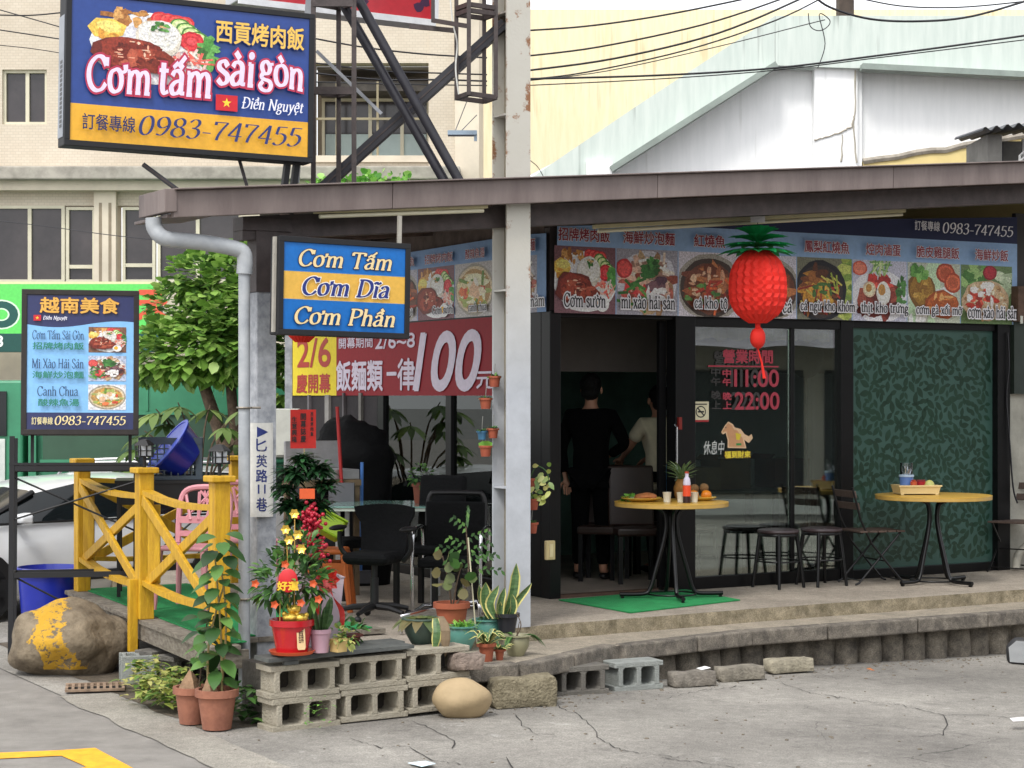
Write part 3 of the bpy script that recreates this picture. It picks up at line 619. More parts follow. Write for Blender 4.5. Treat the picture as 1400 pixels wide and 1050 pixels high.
m.build('curtain', mat('curtain_cloth', '#b5aa94', .9, .2, 8), shop)
# door: edge of the sliding leaf with handle
m = MB().m(BLK).bx(aD1 - .07, aD1 - .005, .1, .14, .36, 2.54); dr = m.build('sliding_door', None, shop)
m = MB(); m.tube([(aD1 - .02, -.05, 1.25), (aD1 - .02, -.07, 1.27), (aD1 - .02, -.07, 1.68), (aD1 - .02, -.05, 1.7)], .009, 8); m.build('handle', mat('chrome', (.7, .7, .72), .18, .05, 5, metal=1), dr)
MB().bx(aD1 + .015, aD1 + .045, -.055, -.03, 1.66, 1.76).build('lock', mat('lock_red', '#7a2018', .4), dr)
# outlet on the black corner frame
q = fac(750, 752, -.03); so = thing('wall_socket', 'cream power socket on the black frame left of the doorway', 'socket', sw(q.x, -.031, q.z), TH)
MB().bx(-.042, .042, -.035, 0, -.075, .075).build('socket_box', mat('cream_plastic', '#d9c490', .5, .08), so, bevel=.008); m = MB(); m.bx(-.016, .016, -.041, -.036, -.05, .05); 
m.m(mat('cream_dark', '#9a8a60', .5)); m.bx(-.01, .01, -.043, -.0415, .01, .035).bx(-.01, .01, -.043, -.0415, -.035, -.01); m.build('socket_plate', mat('cream_pale', '#e6d6aa', .4), so)
# roof
m = MB(); A0, A1 = -3.70, 9.0
def rbox(m, a0, a1, b0, b1, t0, t1): return m.mesh([(a0, b0, zr(a0) + t0), (a1, b0, zr(a1) + t0), (a1, b1, zr(a1) + t0), (a0, b1, zr(a0) + t0), (a0, b0, zr(a0) + t1), (a1, b0, zr(a1) + t1), (a1, b1, zr(a1) + t1), (a0, b1, zr(a0) + t1)], [(0, 3, 2, 1), (4, 5, 6, 7), (0, 1, 5, 4), (1, 2, 6, 5), (2, 3, 7, 6), (3, 0, 4, 7)])
RP = [(A0 + .02, -1.5), (A1, -1.5), (A1, 6.2), (.3, 6.2), (-.3, 5), (-2.95, -1.1), (A0 + .25, -1.12)]
m.prism(RP, lambda x, y: zr(x) - .05, lambda x, y: zr(x) - .01); rf = m.build('roof', mat('roof_sheet', '#3b3434', .7, .2, 5), shop)
m = MB()
segs = [A0, -2.2, -.1, 2.1, 4.4, 6.7, A1]
for x0, x1 in zip(segs, segs[1:]): rbox(m, x0 + .002, x1 - .002, -1.56, -1.502, -.165, .0)
rbox(m, A0 - .06, A0 + .018, -1.57, -1.1, -.13, .012); rbox(m, A0, A1, -1.6, -1.5, .002, .012)
rbox(m, A0 - .02, A0 + .3, -1.5, -.9, -.16, -.14); m.build('fascia', ROOFC, rf, bevel=.004)
m = MB(); rbox(m, A0 + .55, A1, -1.32, -1.16, -.31, -.16); m.build('eave_beam', DKB, rf)
m = MB()
for i in range(12): a = -2.6 + i * 1.0; rbox(m, a, a + .05, -1.15, min(5.0, (a + 2.4) / .44 - .2 if a < .1 else 5), -.13, -.051)
for b in (.6, 1.8, 3.0, 4.3): rbox(m, .43 * b - 2.3, -.1, b, b + .06, -.19, -.131)
m.build('rafter', mat('rafter_rust', '#5a4a42', .8, .35, 9), rf)
# round brown steel plinth above the corner post is part of the beam; posts
def postz(a): return zr(a) - .16
zq = onz(327, 962, 0)
PIPE = mat('pale_blue_pipe', '#adb1b4', .5, .12, 5, bump=.06, col2='#8f949a')
PST = mat('galvanised_post', '#b3b6bb', .6, .2, 14, col2='#868a91')
pp = sh(at(359, 900, 12.25)); PA, PB = pp.x, pp.y
pt = thing('steel_post', 'square grey galvanised post carrying the roof corner beside the drainpipe', 'post', sw(PA, PB, 0), TH)
MB().bx(-.067, .067, -.067, .067, 0, 2.6).build('shaft', PST, pt, bevel=.006)
m = MB().m(DKB); m.bx(-.075, .075, -.075, .075, 2.6, postz(PA) - .1); m.bx(-.17, .17, -.085, .085, postz(PA) - .1, postz(PA) - .02); m.build('top_bracket', None, pt)
dq = onz(334, 962, 0); dsh = sh(dq)
dp = thing('drainpipe', 'pale blue plastic drainpipe dropping from the roof corner beside the grey post', 'drainpipe', dq)
lz = lambda px, py, Y: at(px, py, Y) - dq
m = MB(); m.tube([(0, 0, 0), (0, 0, 1.2), (0, 0, 2.74)], .037, 14); m.build('downpipe', PIPE, dp, smooth=50)
gp = at(212, 322, 11.75) - dq; gt = at(210, 298, 11.75) - dq
m = MB(); m.tube(spline([(0, 0, 2.70), (0, 0, 2.82), (-.06, -.02, 2.86), tuple(Vector((0, 0, 2.86)).lerp(gp, .5)), tuple(gp + Vector((.07, 0, -.02))), tuple(gp + Vector((.0, 0, .04))), tuple(gt)], 6), .05, 14); m.build('elbow_pipe', PIPE, dp, smooth=50)
for z in (.66, 1.86):
    m = MB(); m.tube([(.046 * cos(t * pi / 6), .046 * sin(t * pi / 6), z) for t in range(12)], .007, 6, True); m.tube([(.045, 0, z), (.1, .02, z)], .008, 6); m.build('pipe_clamp', mat('steel_clamp', '#8b8378', .35, .1, 9, metal=.7), dp)
# the big H column by the door
hx = thing('steel_column', 'tall rusty pale blue H beam column rising through the roof', 'column', (0, 0, 0))
hb = onz(699, 856, .35); hx.location = (hb.x, hb.y, .35); hx.rotation_euler = (0, 0, TH)
def paint_rust(name, c, c2, amt, top=None):
    if name in MATS: return MATS[name]
    m = mat(name, c, .6, .1, 4, bump=.1); N = m.node_tree.nodes; L = m.node_tree.links; b = N['Principled BSDF']; old = b.inputs['Base Color'].links[0].from_socket
    tc = N.new('ShaderNodeTexCoord'); nz = N.new('ShaderNodeTexNoise'); nz.inputs['Scale'].default_value = 7; nz.inputs['Detail'].default_value = 9; nz.inputs['Roughness'].default_value = .75; L.new(tc.outputs['Object'], nz.inputs[0])
    sx = N.new('ShaderNodeSeparateXYZ'); L.new(tc.outputs['Object'], sx.inputs[0])
    rz_ = N.new('ShaderNodeMapRange'); rz_.inputs['From Min'].default_value = 1.3; rz_.inputs['From Max'].default_value = 3.2; rz_.inputs['To Min'].default_value = -.1; rz_.inputs['To Max'].default_value = .1; L.new(sx.outputs['Z'], rz_.inputs[0])
    ex = N.new('ShaderNodeMath'); ex.operation = 'ABSOLUTE'; L.new(sx.outputs['X'], ex.inputs[0]); er = N.new('ShaderNodeMapRange'); er.inputs['From Min'].default_value = .05; er.inputs['From Max'].default_value = .1; er.inputs['To Min'].default_value = 0; er.inputs['To Max'].default_value = .1; L.new(ex.outputs[0], er.inputs[0])
    a1 = N.new('ShaderNodeMath'); L.new(nz.outputs['Fac'], a1.inputs[0]); L.new(rz_.outputs[0], a1.inputs[1]); a2 = N.new('ShaderNodeMath'); L.new(a1.outputs[0], a2.inputs[0]); L.new(er.outputs[0], a2.inputs[1])
    rp = N.new('ShaderNodeValToRGB'); rp.color_ramp.elements[0].position = amt; rp.color_ramp.elements[1].position = amt + .07; L.new(a2.outputs[0], rp.inputs[0])
    bz = N.new('ShaderNodeMapRange'); bz.inputs['From Min'].default_value = 1.6; bz.inputs['From Max'].default_value = 2.6; bz.inputs['To Max'].default_value = .75; L.new(sx.outputs['Z'], bz.inputs[0]); bm = N.new('ShaderNodeMixRGB'); L.new(bz.outputs[0], bm.inputs[0]); L.new(old, bm.inputs[1]); bm.inputs[2].default_value = (*lin('c2bdae'), 1); old = bm.outputs[0]
    mx = N.new('ShaderNodeMixRGB'); L.new(rp.outputs[0], mx.inputs[0]); L.new(old, mx.inputs[1]); mx.inputs[2].default_value = (*lin(c2), 1); L.new(mx.outputs[0], b.inputs['Base Color']); return m
HP = paint_rust('column_paint', '#b1b5bb', '#8a6142', .68)
MB().bx(-.094, .094, -.1, -.085, 0, 6.5).build('flange', HP, hx); MB().bx(-.094, .094, .085, .1, 0, 6.5).build('flange', HP, hx)
MB().bx(-.006, .006, -.0849, .0849, 0, 6.5).build('web', mat('column_web', '#7d7364', .7, .25, 6, col2='#8b8470'), hx)
m = MB()
for z in (.95, 2.3, 3.5, 4.2): m.bx(-.09, -.0062, -.0848, .0848, z, z + .012); m.bx(.0062, .09, -.0848, .0848, z, z + .012)
m.build('stiffener', HP, hx)
# ------------------------------------------------------------ banners on the shop
NAVY, LBLUE = P('1c2348', .6), P('93b2d8', .6)
z0 = ZT - .02; a0b, a1b = FA(757), FA(1385); BW = a1b - a0b
bn = thing('menu_banner', 'long vinyl menu banner of eight dishes across the shop front over the door', 'banner', sw(a0b, -.05, z0), TH)
p = Panel(BW, 1.0); ub = lambda px: (FA(px, -.05) - a0b) / BW
p.poly([(0, 0), (1, 0), (1, .98), (ub(1040), .8), (ub(870), .72), (0, .675)], LBLUE)
p.poly([(ub(860), .725), (1, .735), (1, .98), (ub(1040), .81)], NAVY)
ds = [757, 842, 927, 1010, 1089, 1165, 1240, 1313, 1384]; kd = ['rice', 'noodle', 'pot', 'pot', 'black', 'egg', 'chicken', 'fried']; bgs = ['6b4a50', '8c8a94', 'b9b4bc', 'b5b2bd', '6a6a58', 'a9a9b8', 'a4aa9a', '5a7048']
tt = ['招牌烤肉飯', '海鮮炒泡麵', '紅燒魚', '', '鳳梨紅燒魚', '焢肉滷蛋', '脆皮雞腿飯', '海鮮炒飯']
tp = [(762, 832), (850, 920), (946, 988), None, (1096, 1157), (1179, 1226), (1247, 1305), (1326, 1371)]
bt = ['Cơm sườn', 'mì xào hải sản', 'cá kho tộ', 'cá', 'cá ngừ kho khóm', 'thịt kho trứng', 'cơm gà xối mỡ', 'cơm xào hải sản']
bp_ = [(769, 826), (847, 920), (946, 991), (1066, 1079), (1090, 1164), (1172, 1236), (1246, 1309), (1316, 1383)]
for i in range(8):
    food_at(p, ub(ds[i]) + .001, .0, ub(ds[i + 1]) - .001, .525, kd[i], 20 + i, bgs[i])
bn1 = p.build('printed_sheet', bn)
p2 = Panel(BW, 1.0, .015)
TR, WH, DK = P('8a1f34'), P('e8e6ea'), P('14121a')
for i in range(8):
    if tp[i]: p2.sans(tt[i], ub(tp[i][0]), .565, ub(tp[i][1]), .665, TR, .022, .06, WH)
    p2.serif(bt[i], ub(bp_[i][0]), .045, ub(bp_[i][1]), .16, DK, .11, .055, .085, WH)
p2.sans('訂餐專線', ub(1243), .80, ub(1277), .885, WH, .01); p2.serif('0983-747455', ub(1281), .785, ub(1377), .885, WH, .1, .035, shear=.15)
p2.build('lettering', bn1)
def panel_on_side(name, label, cat, s1, s0, z0, z1, a=-.06): 
    t = thing(name, label, cat, sw(a, s1, z0), TH - pi / 2); return t, Panel(s1 - s0, z1 - z0)
# red opening banner
t, p = panel_on_side('opening_banner', 'red and yellow vinyl banner with a big white 100 on the terrace wall', 'banner', 4.95, .75, 1.935, 2.578); us = lambda px: (4.95 - SB(px, -.06)) / 4.2; vs_ = lambda px, py: (side(px, py, -.06).z - 1.935) / .643
RED, YEL = P('8a0a1c', .65), P('d9c326', .6); p.rect(0, 0, 1, 1, RED); p.rect(0, 0, us(460), 1, YEL); b1 = p.build('printed_sheet', t)
p = Panel(4.2, .643, .003); RT, PW = P('a3261c'), P('d0c4d4')
p.sans('2/6', us(407), vs_(407, 502), us(452), vs_(452, 462), RT, .035); p.sans('慶開幕', us(406), vs_(406, 537), us(452), vs_(452, 511), RT, .03)
p.sans('開幕期間', us(464), vs_(464, 477), us(510), vs_(510, 460), PW, .015); p.sans('2/6~8', us(514), vs_(514, 477), us(568), vs_(568, 455), PW, .03)
p.sans('飯麵類', us(461), vs_(461, 534), us(524), vs_(524, 492), PW, .03); p.sans('一', us(530), vs_(530, 513), us(543), vs_(543, 509), PW, .2); p.sans('律', us(545), vs_(545, 533), us(568), vs_(568, 490), PW, .025)
p.sans('1OO'.replace('O', '0'), us(572), vs_(572, 533), us(657), vs_(657, 452), PW, .04, shear=.3); p.sans('元', us(653), vs_(653, 531), us(676), vs_(676, 508), PW, .03)
p.build('lettering', b1)
t, p = panel_on_side('side_menu_banner', 'dim blue menu banner hung above the red opening banner', 'banner', 4.6, 0, 2.59, 3.2, -.065); us = lambda px: (4.6 - SB(px, -.065)) / 4.6
p.poly([(0, 0), (1, 0), (1, 1), (.9, 1.03), (.5, 1), (0, .97)], P('7f9dc5', .6))
for i, (k_, bgc) in enumerate((('egg', 'a9a9b8'), ('fried', '5a7048'), ('black', '6a6a58'), ('pot', '9a96a0'), ('rice', '6b4a50'), ('soup', 'a29e9c'), ('noodle', '8c8a94'))):
    s1 = 4.83 - i * .672 ; food_at(p, max(0, (4.6 - s1) / 4.6), 0, min(1, (4.6 - s1 + .66) / 4.6), .74, k_, 40 + i, bgc)
b1 = p.build('printed_sheet', t); p = Panel(4.6, .61, .015)
p.serif('Cơm sườn', us(593), .07, us(622), .19, DK, .11, .05, .07, WH); p.serif('canh chua', us(643), .07, us(668), .19, DK, .11, .05, .07, WH); p.serif('mắm', us(726), .07, us(748), .22, DK, .11, .05, .07, WH); p.serif('cá kho tộ', us(545), .07, us(568), .19, DK, .11, .05, .07, WH)
p.sans('招牌烤肉飯', us(585), .79, us(623), .92, TR, .02, .06, WH); p.sans('酸辣魚湯', us(641), .79, us(667), .92, TR, .02, .06, WH); p.sans('紅燒魚', us(549), .79, us(571), .92, TR, .02, .06, WH); p.sans('海鮮炒泡麵', us(700), .79, us(737), .95, TR, .02, .06, WH)
p.build('lettering', b1)
# unlit tube lamps under the eave
TUBE = mat('tube_plastic', '#b9b08a', .5, .1, 5)
def tubelamp(x0, y0, x1, y1, b, label):
    p0 = fac(x0, y0, b); p1 = fac(x1, y1, b); t = thing('tube_lamp', label, 'lamp', sw(p0.x, b, p0.z), TH, 'unlit tube lamps under the eave'); L = p1.x - p0.x; dz = p1.z - p0.z
    MB().beam((0, 0, 0), (L, 0, dz), .05, .03).build('lamp_base', TUBE, t, bevel=.004); MB().tube([(.03, -.01, -.032), (L - .03, -.01, dz - .032)], .014, 8).build('tube', mat('tube_glass', '#cfcab0', .3, .05), t, smooth=50)
tubelamp(430, 289, 665, 282, -1.48, 'cream tube lamp on the fascia above the blue and yellow hanging sign')
tubelamp(812, 310, 1236, 288, -.9, 'long cream tube lamp above the menu banner, behind the red paper pineapple')
# ============================================================ BEHIND THE SHOP
def tilemat(name, c1, c2, mort, sx=4., bw=.5, rh=.25):
    m = bpy.data.materials.new(name); m.use_nodes = True; N = m.node_tree.nodes; L = m.node_tree.links; b = N['Principled BSDF']; b.inputs['Roughness'].default_value = .7
    tc = N.new('ShaderNodeTexCoord'); mp = N.new('ShaderNodeMapping'); mp.inputs['Rotation'].default_value = (pi / 2, 0, 0); L.new(tc.outputs['Object'], mp.inputs[0])
    br = N.new('ShaderNodeTexBrick'); br.inputs['Scale'].default_value = sx; br.inputs['Mortar Size'].default_value = .02; br.inputs['Brick Width'].default_value = bw; br.inputs['Row Height'].default_value = rh
    br.inputs['Color1'].default_value = (*lin(c1), 1); br.inputs['Color2'].default_value = (*lin(c2), 1); br.inputs['Mortar'].default_value = (*lin(mort), 1); L.new(mp.outputs[0], br.inputs['Vector'])
    nz = N.new('ShaderNodeTexNoise'); nz.inputs['Scale'].default_value = .8; nz.inputs['Detail'].default_value = 6; L.new(tc.outputs['Object'], nz.inputs[0]); rp = N.new('ShaderNodeValToRGB'); rp.color_ramp.elements[0].color = (.82, .8, .78, 1); rp.color_ramp.elements[0].position = .3; rp.color_ramp.elements[1].position = .65; L.new(nz.outputs['Fac'], rp.inputs[0])
    mx = N.new('ShaderNodeMixRGB'); mx.blend_type = 'MULTIPLY'; mx.inputs[0].default_value = 1; L.new(br.outputs[0], mx.inputs[1]); L.new(rp.outputs[0], mx.inputs[2]); L.new(mx.outputs[0], b.inputs['Base Color']); return m
YA = 26.0
TILE = tilemat('cream_wall_tile', 'd3c8b6', 'cdc1ae', 'bfb4a2', 6.5); CRM = mat('cream_render', '#d0c5b2', .8, .12, 1.5); LEDG = mat('grey_ledge', '#9b968c', .85, .25, 4); DGL = mat('dark_window', '#2c2a2d', .12, .3, .8, col2='#4a4446'); WFR = mat('cream_window_frame', '#cfc9b2', .5, .08, 3)
ap = thing('apartment_building', 'cream tiled apartment block with dark windows behind the rooftop signboard', 'building', (-4.4, YA, 0))
X = lambda px: (px - CX) / F * YA + 4.4
Z = lambda py: H - (py - CY) / F * YA
def pxb(m, x0, y0, x1, y1, d0, d1): return m.bx(X(x0), X(x1), d0, d1, Z(y1), Z(y0))
m = MB().m(TILE)
wn_ = [(3, 95, 64, 170), (-160, 95, -80, 170)]
pxb(m, -560, -420, 430, 86, 0, .3)                      # above the windows; cut for the two left ones below
pxb(m, 64, 86, 430, 231, .0, .3); pxb(m, -80, 86, 3, 231, 0, .3); pxb(m, 3, 86, 64, 95, 0, .3); pxb(m, 3, 170, 64, 231, 0, .3); pxb(m, -560, 86, -80, 231, 0, .3)
pxb(m, 430, -420, 586, 86, 0, .3); pxb(m, 586, -420, 622, 231, -.02, .3); pxb(m, 430, 222, 586, 231, 0, .3)
pxb(m, -560, 262, 660, 281, .02, .3); m.build('tiled_wall', None, ap)
m = MB().m(LEDG); pxb(m, -560, 231, 630, 249, -.35, .3); m.build('ledge', None, ap, bevel=.02)
m = MB().m(CRM); pxb(m, -560, 249, 630, 262, -.2, .3); pxb(m, 622, -420, 655, 400, -.05, 4); pxb(m, 430, 213, 586, 222, -.04, .3)
for x in (130, -180, 330, 520): pxb(m, x, 262.2, x + 30, 560, -.08, .3)
pxb(m, -560, 386, 660, 560, .05, .3); m.build('pilaster', None, ap)
m = MB().m(mat('groove_shadow', '#8d816f', .9))
for x in (137, 150): pxb(m, x, 278, x + 4, 386, -.084, -.0805)
m.build('pilaster_groove', None, ap)
def window(x0, y0, x1, y1, d, mull=(), trans=None, lower=None):
    m = MB().m(WFR); w = 4
    pxb(m, x0, y0, x1, y0 + w, d - .05, d + .05); pxb(m, x0, y1 - w, x1, y1, d - .05, d + .05); pxb(m, x0, y0 + w, x0 + w, y1 - w, d - .05, d + .05); pxb(m, x1 - w, y0 + w, x1, y1 - w, d - .05, d + .05)
    for q in mull: pxb(m, q - 2.5, y0 + w, q + 2.5, y1 - w, d - .045, d + .045)
    if trans: pxb(m, x0 + w, trans, x1 - w, trans + 5, d - .043, d + .043)
    f = m.build('window', None, ap); m = MB().m(DGL); pxb(m, x0 + w, y0 + w, x1 - w, y1 - w, d, d + .02); m.build('pane', None, f)
    if lower: m = MB().m(mat('pale_blind', '#a9bab8', .5, .1, 2)); pxb(m, x0 + w + 1, lower, x1 - w - 1, y1 - w - 1, d - .01, d - .002); m.build('blind', None, f)
window(3, 95, 64, 170, .1, (36,)); window(90, 283, 130, 386, .06, (), 362); window(167, 283, 212, 386, .06, (), 360); window(215, 281, 330, 386, .06, (270,)); window(-120, 281, 88, 386, .06, (40, 86)); window(362, 283, 518, 386, .06, (440,)); window(552, 283, 620, 386, .06)
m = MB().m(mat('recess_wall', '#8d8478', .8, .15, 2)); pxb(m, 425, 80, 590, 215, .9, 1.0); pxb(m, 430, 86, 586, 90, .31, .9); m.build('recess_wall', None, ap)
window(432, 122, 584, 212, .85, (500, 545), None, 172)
m = MB().m(mat('bronze_rail', '#8f8468', .4, .1, 4)); pxb(m, 430, 160, 586, 163, .05, .09); 
for x in (458, 514): pxb(m, x, 110, x + 3, 213, .091, .13)
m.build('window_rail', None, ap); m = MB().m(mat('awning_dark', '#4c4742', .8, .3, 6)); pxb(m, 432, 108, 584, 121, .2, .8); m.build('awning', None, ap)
# green signboard over the shops below
GS = thing('green_shop_sign', 'bright green shop sign with a dark band and red characters, left behind the menu stand', 'sign', at(-260, 481, 25))
W_ = (477) / F * 25; hh = 96 / F * 25; m = MB().m(mat('sign_edge', '#3c5a48', .6)).bx(0, W_, .01, .3, 0, hh); fr = m.build('sign_box', None, GS)
gu = lambda px: (px + 260) / 477; gv = lambda py: (481 - py) / 96
p = Panel(W_, hh); p.rect(0, 0, 1, 1, P('5fcf5f')); p.rect(0, .965, 1, 1, P('d9d8a8')); p.rect(0, 0, 1, .26, P('134a44')); DT = P('12504a')
for cx, r1 in ((2, 23), (-48, 24)):
    for rr, c in ((r1 + 2.5, P('d5ecd2')), (r1, DT), (r1 * .48, P('d5ecd2')), (r1 * .38, P('5fcf5f'))): p.ell(gu(cx), gv(430), rr / 477, rr / 96 * .8, c)
p.sans('天', gu(188), gv(436), gu(228), gv(398), P('d9543a'), .06); p.sans('品', gu(178), gv(474), gu(192), gv(458), P('e8eee8'), .03); p.sans('8', gu(-6), gv(474), gu(4), gv(459), P('e8eee8'), .04); p.build('sign_face', fr)
# darkness of the shops under the sign
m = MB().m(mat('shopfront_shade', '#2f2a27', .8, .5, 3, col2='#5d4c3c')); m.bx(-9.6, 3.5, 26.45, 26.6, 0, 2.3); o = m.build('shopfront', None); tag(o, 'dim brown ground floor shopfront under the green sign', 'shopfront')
def stain(name, c, c2, dark='4f5852', amt=.6, p0=.33):
    m = mat(name, c, .6, .1, 2.5, col2=c2, lo=.3, hi=.62, stretch=(5, 5, .55)); N = m.node_tree.nodes; L = m.node_tree.links; b = N['Principled BSDF']; old = b.inputs['Base Color'].links[0].from_socket
    tc = N.new('ShaderNodeTexCoord'); mp = N.new('ShaderNodeMapping'); mp.inputs['Scale'].default_value = (14, 14, .8); L.new(tc.outputs['Object'], mp.inputs[0]); nz = N.new('ShaderNodeTexNoise'); nz.inputs['Scale'].default_value = 1; nz.inputs['Detail'].default_value = 3; L.new(mp.outputs[0], nz.inputs[0])
    n2 = N.new('ShaderNodeTexNoise'); n2.inputs['Scale'].default_value = .9; L.new(tc.outputs['Object'], n2.inputs[0]); mu = N.new('ShaderNodeMath'); mu.operation = 'MULTIPLY'; L.new(nz.outputs[0], mu.inputs[0]); L.new(n2.outputs[0], mu.inputs[1])
    rp = N.new('ShaderNodeValToRGB'); rp.color_ramp.elements[0].position = p0; rp.color_ramp.elements[1].position = p0 + .09; rp.color_ramp.elements[1].color = (amt, amt, amt, 1); L.new(mu.outputs[0], rp.inputs[0]); mx = N.new('ShaderNodeMixRGB'); L.new(rp.outputs[0], mx.inputs[0]); L.new(old, mx.inputs[1]); mx.inputs[2].default_value = (*lin(dark), 1); L.new(mx.outputs[0], b.inputs['Base Color']); return m
# yellow building
o = MB().m(stain('yellow_render', '#ebdbb0', '#f3e7c4', 'c9b88c', .55, .31)).bx(-.9, 16, 34, 36, 0, H + 527 / F * 34).build('yellow_building', None); tag(o, 'plain pale yellow building rising behind the white gabled shed', 'building')
# grey green steel gable and white wall
YS = 20.0; X = lambda px: (px - CX) / F * YS - 1
Z = lambda py: H - (py - CY) / F * YS
shd = thing('gabled_shed', 'white walled workshop with a wide grey green steel gable frame behind the shop roof', 'building', (1, YS, 0))
WSH = mat('white_shed_wall', '#eceeee', .85, .05, .8, col2='#f6f7f7', bump=.1); 
WSH = stain('shed_wall_paint', '#eceeee', '#f8f9f9', 'b9bab4', .5, .32); m = MB().m(WSH); m.xprism([(X(715), 0), (X(1700), 0), (X(1700), Z(60)), (X(1058), Z(60)), (X(715), Z(245))], .0, .3); m.build('white_wall', None, shd)
GRN = stain('grey_green_steel', '#bcc8c1', '#cdd6cf')
m = MB().m(GRN); m.xprism([(X(640), Z(310)), (X(715), Z(254)), (X(868), Z(150)), (X(1055), Z(28)), (X(1055), Z(95)), (X(840), Z(232)), (X(715), Z(318))][::-1], -.25, -.01); m.build('gable_rafter', None, shd)
m = MB().m(GRN); m.xprism([(X(1055.5), Z(28)), (X(1055.5), Z(95)), (X(1172), Z(99)), (X(1700), Z(125)), (X(1700), Z(28))], -.25, -.01); m.build('gable_beam', None, shd)
m = MB().m(mat('steel_flange', '#8a958e', .6, .15, 4)); m.beam((X(833), -.3, Z(237)), (X(1055), -.3, Z(96)), .2, .06, (0, 0, 1)); m.beam((X(1170), -.3, Z(99)), (X(1700), -.3, Z(126)), .2, .06); m.build('steel_flange', None, shd)
m = MB().m(WSH); m.bx(X(1110), X(1168), -.18, -.011, 0, Z(94)).bx(X(1168), X(1176), -.1, -.011, 0, Z(98)); m.m(mat('crack_grey', '#aba598', .9)); r = random.Random(3)
for pl in ([(1110, 195), (1128, 190), (1150, 182), (1160, 176), (1164, 160)], [(1147, 188), (1146, 232)], [(1166, 100), (1163, 170), (1167, 240)]):
    pts = []
    for (x0, y0), (x1, y1) in zip(pl, pl[1:]):
        for i in range(5): pts.append((X(x0 + (x1 - x0) * i / 5 + r.uniform(-1, 1)), -.19, Z(y0 + (y1 - y0) * i / 5 + r.uniform(-1, 1))))
    m.tube(pts, [r.uniform(.004, .011) for _ in pts], 5)
m.build('wall_column', None, shd)
m = MB().m(WSH); m.bx(X(800), X(835), -.32, -.26, 0, Z(226)); m.build('white_stub', None, shd)
m = MB().m(mat('yellow_lower_wall', '#d9c588', .85, .08, 2)); m.xprism([(X(1178), Z(300)), (X(1700), Z(300)), (X(1700), Z(150)), (X(1340), Z(196)), (X(1290), Z(205)), (X(1250), Z(211)), (X(1178), Z(222))], -.08, -.012); m.build('lower_wall', None, shd)
m = MB().m(mat('rough_edge', '#9c958a', .95, .3, 9)); m.tube([(X(x), -.08, Z(y + r.uniform(-2, 2))) for x, y in [(1178, 222), (1200, 219), (1225, 215), (1250, 211), (1270, 208), (1290, 205), (1315, 200), (1340, 196), (1400, 188)]], .035, 6); m.build('rough_edge', None, shd)
m = MB().m(mat('dark_stub', '#4a4038', .8, .3, 6)).bx(X(1143), X(1163), -.2, .0, Z(27.5), Z(-150)); m.m(mat('cap_plate', '#6a625a', .7)).bx(X(1139), X(1167), -.24, .02, Z(31), Z(27.6)); o = m.build('pole_stub', None, shd)
# little lean-to with corrugated lid above the right end of the roof
lt = thing('roof_cabin', 'small grey cabin with a corrugated lid above the right end of the shop roof', 'cabin', at(1350, 232, 17.2)); k = 17.2 / F
m = MB().m(mat('cabin_wall', '#7d7b76', .8, .2, 5)); m.bx(0, 20 * k, 0, .8, -.2, 48 * k).bx(20.2 * k, 130 * k, .45, .8, -.2, 48 * k); m.m(mat('cabin_dark', '#2a2a2e', .5, .2)); m.bx(21 * k, 38 * k, .42, .449, 8 * k, 46 * k); m.build('cabin_wall', None, lt)
m = MB().m(mat('corrugated_grey', '#5f6166', .5, .2, 5)); vs = []; n = 60
for j in (0, 1):
    for i in range(n + 1): vs.append((-16 * k + 150 * k * i / n, -.25 + 1.1 * j, 50 * k + .02 * sin(i * 1.05) + .06 * j + .12 * i / n))
m.mesh(vs, [(i, i + 1, n + 2 + i, n + 1 + i) for i in range(n)]).mesh([(x, y, z - .012) for x, y, z in vs], [(i, n + 1 + i, n + 2 + i, i + 1) for i in range(n)]); m.build('corrugated_lid', None, lt)
m = MB().m(mat('white_rail', '#c9c9c6', .4, .05)); 
for zz in (10, 18): m.tube([(42 * k, -.05, 2 * k), (42 * k, -.05, zz * k), (47 * k, -.05, (zz + 5) * k), (90 * k, -.05, (zz + 5) * k)], .012, 6)
m.build('rail', None, lt); MB().m(mat('grey_sheet', '#9b9a97', .6)).bx(52 * k, 66 * k, .1, .14, 0, 44 * k).build('side_panel', None, lt)
# the other side of the street, seen only in the glass of the shop front
op = thing('opposite_building', 'grey building with a pale awning across the street, mirrored in the shop glass', 'building', (17.5, 3.5, 0), radians(61))
MB().m(mat('opp_wall', '#98958d', .8, .2, .6)).bx(-16, 16, -1, 0, 0, 6.2).build('wall', None, op); m = MB().m(mat('opp_window', '#2c3236', .3, .2, 2))
for i in range(-5, 6): m.bx(i * 2.8 - .9, i * 2.8 + .9, .0, .03, 4.0, 5.6).bx(i * 2.8 - 1.2, i * 2.8 + 1.2, .0, .04, .1, 2.4)
m.build('window', None, op); m = MB().m(mat('opp_awning', '#8f8a92', .8, .2, 2))
m.mesh([(-14 + 28 * i / 60, y, z + (.08 * abs(sin(i * .9)) if j else 0)) for j, (y, z) in enumerate(((0, 3.4), (1.4, 2.75))) for i in range(61)], [(i, i + 1, 62 + i, 61 + i) for i in range(60)]); m.build('awning', None, op)
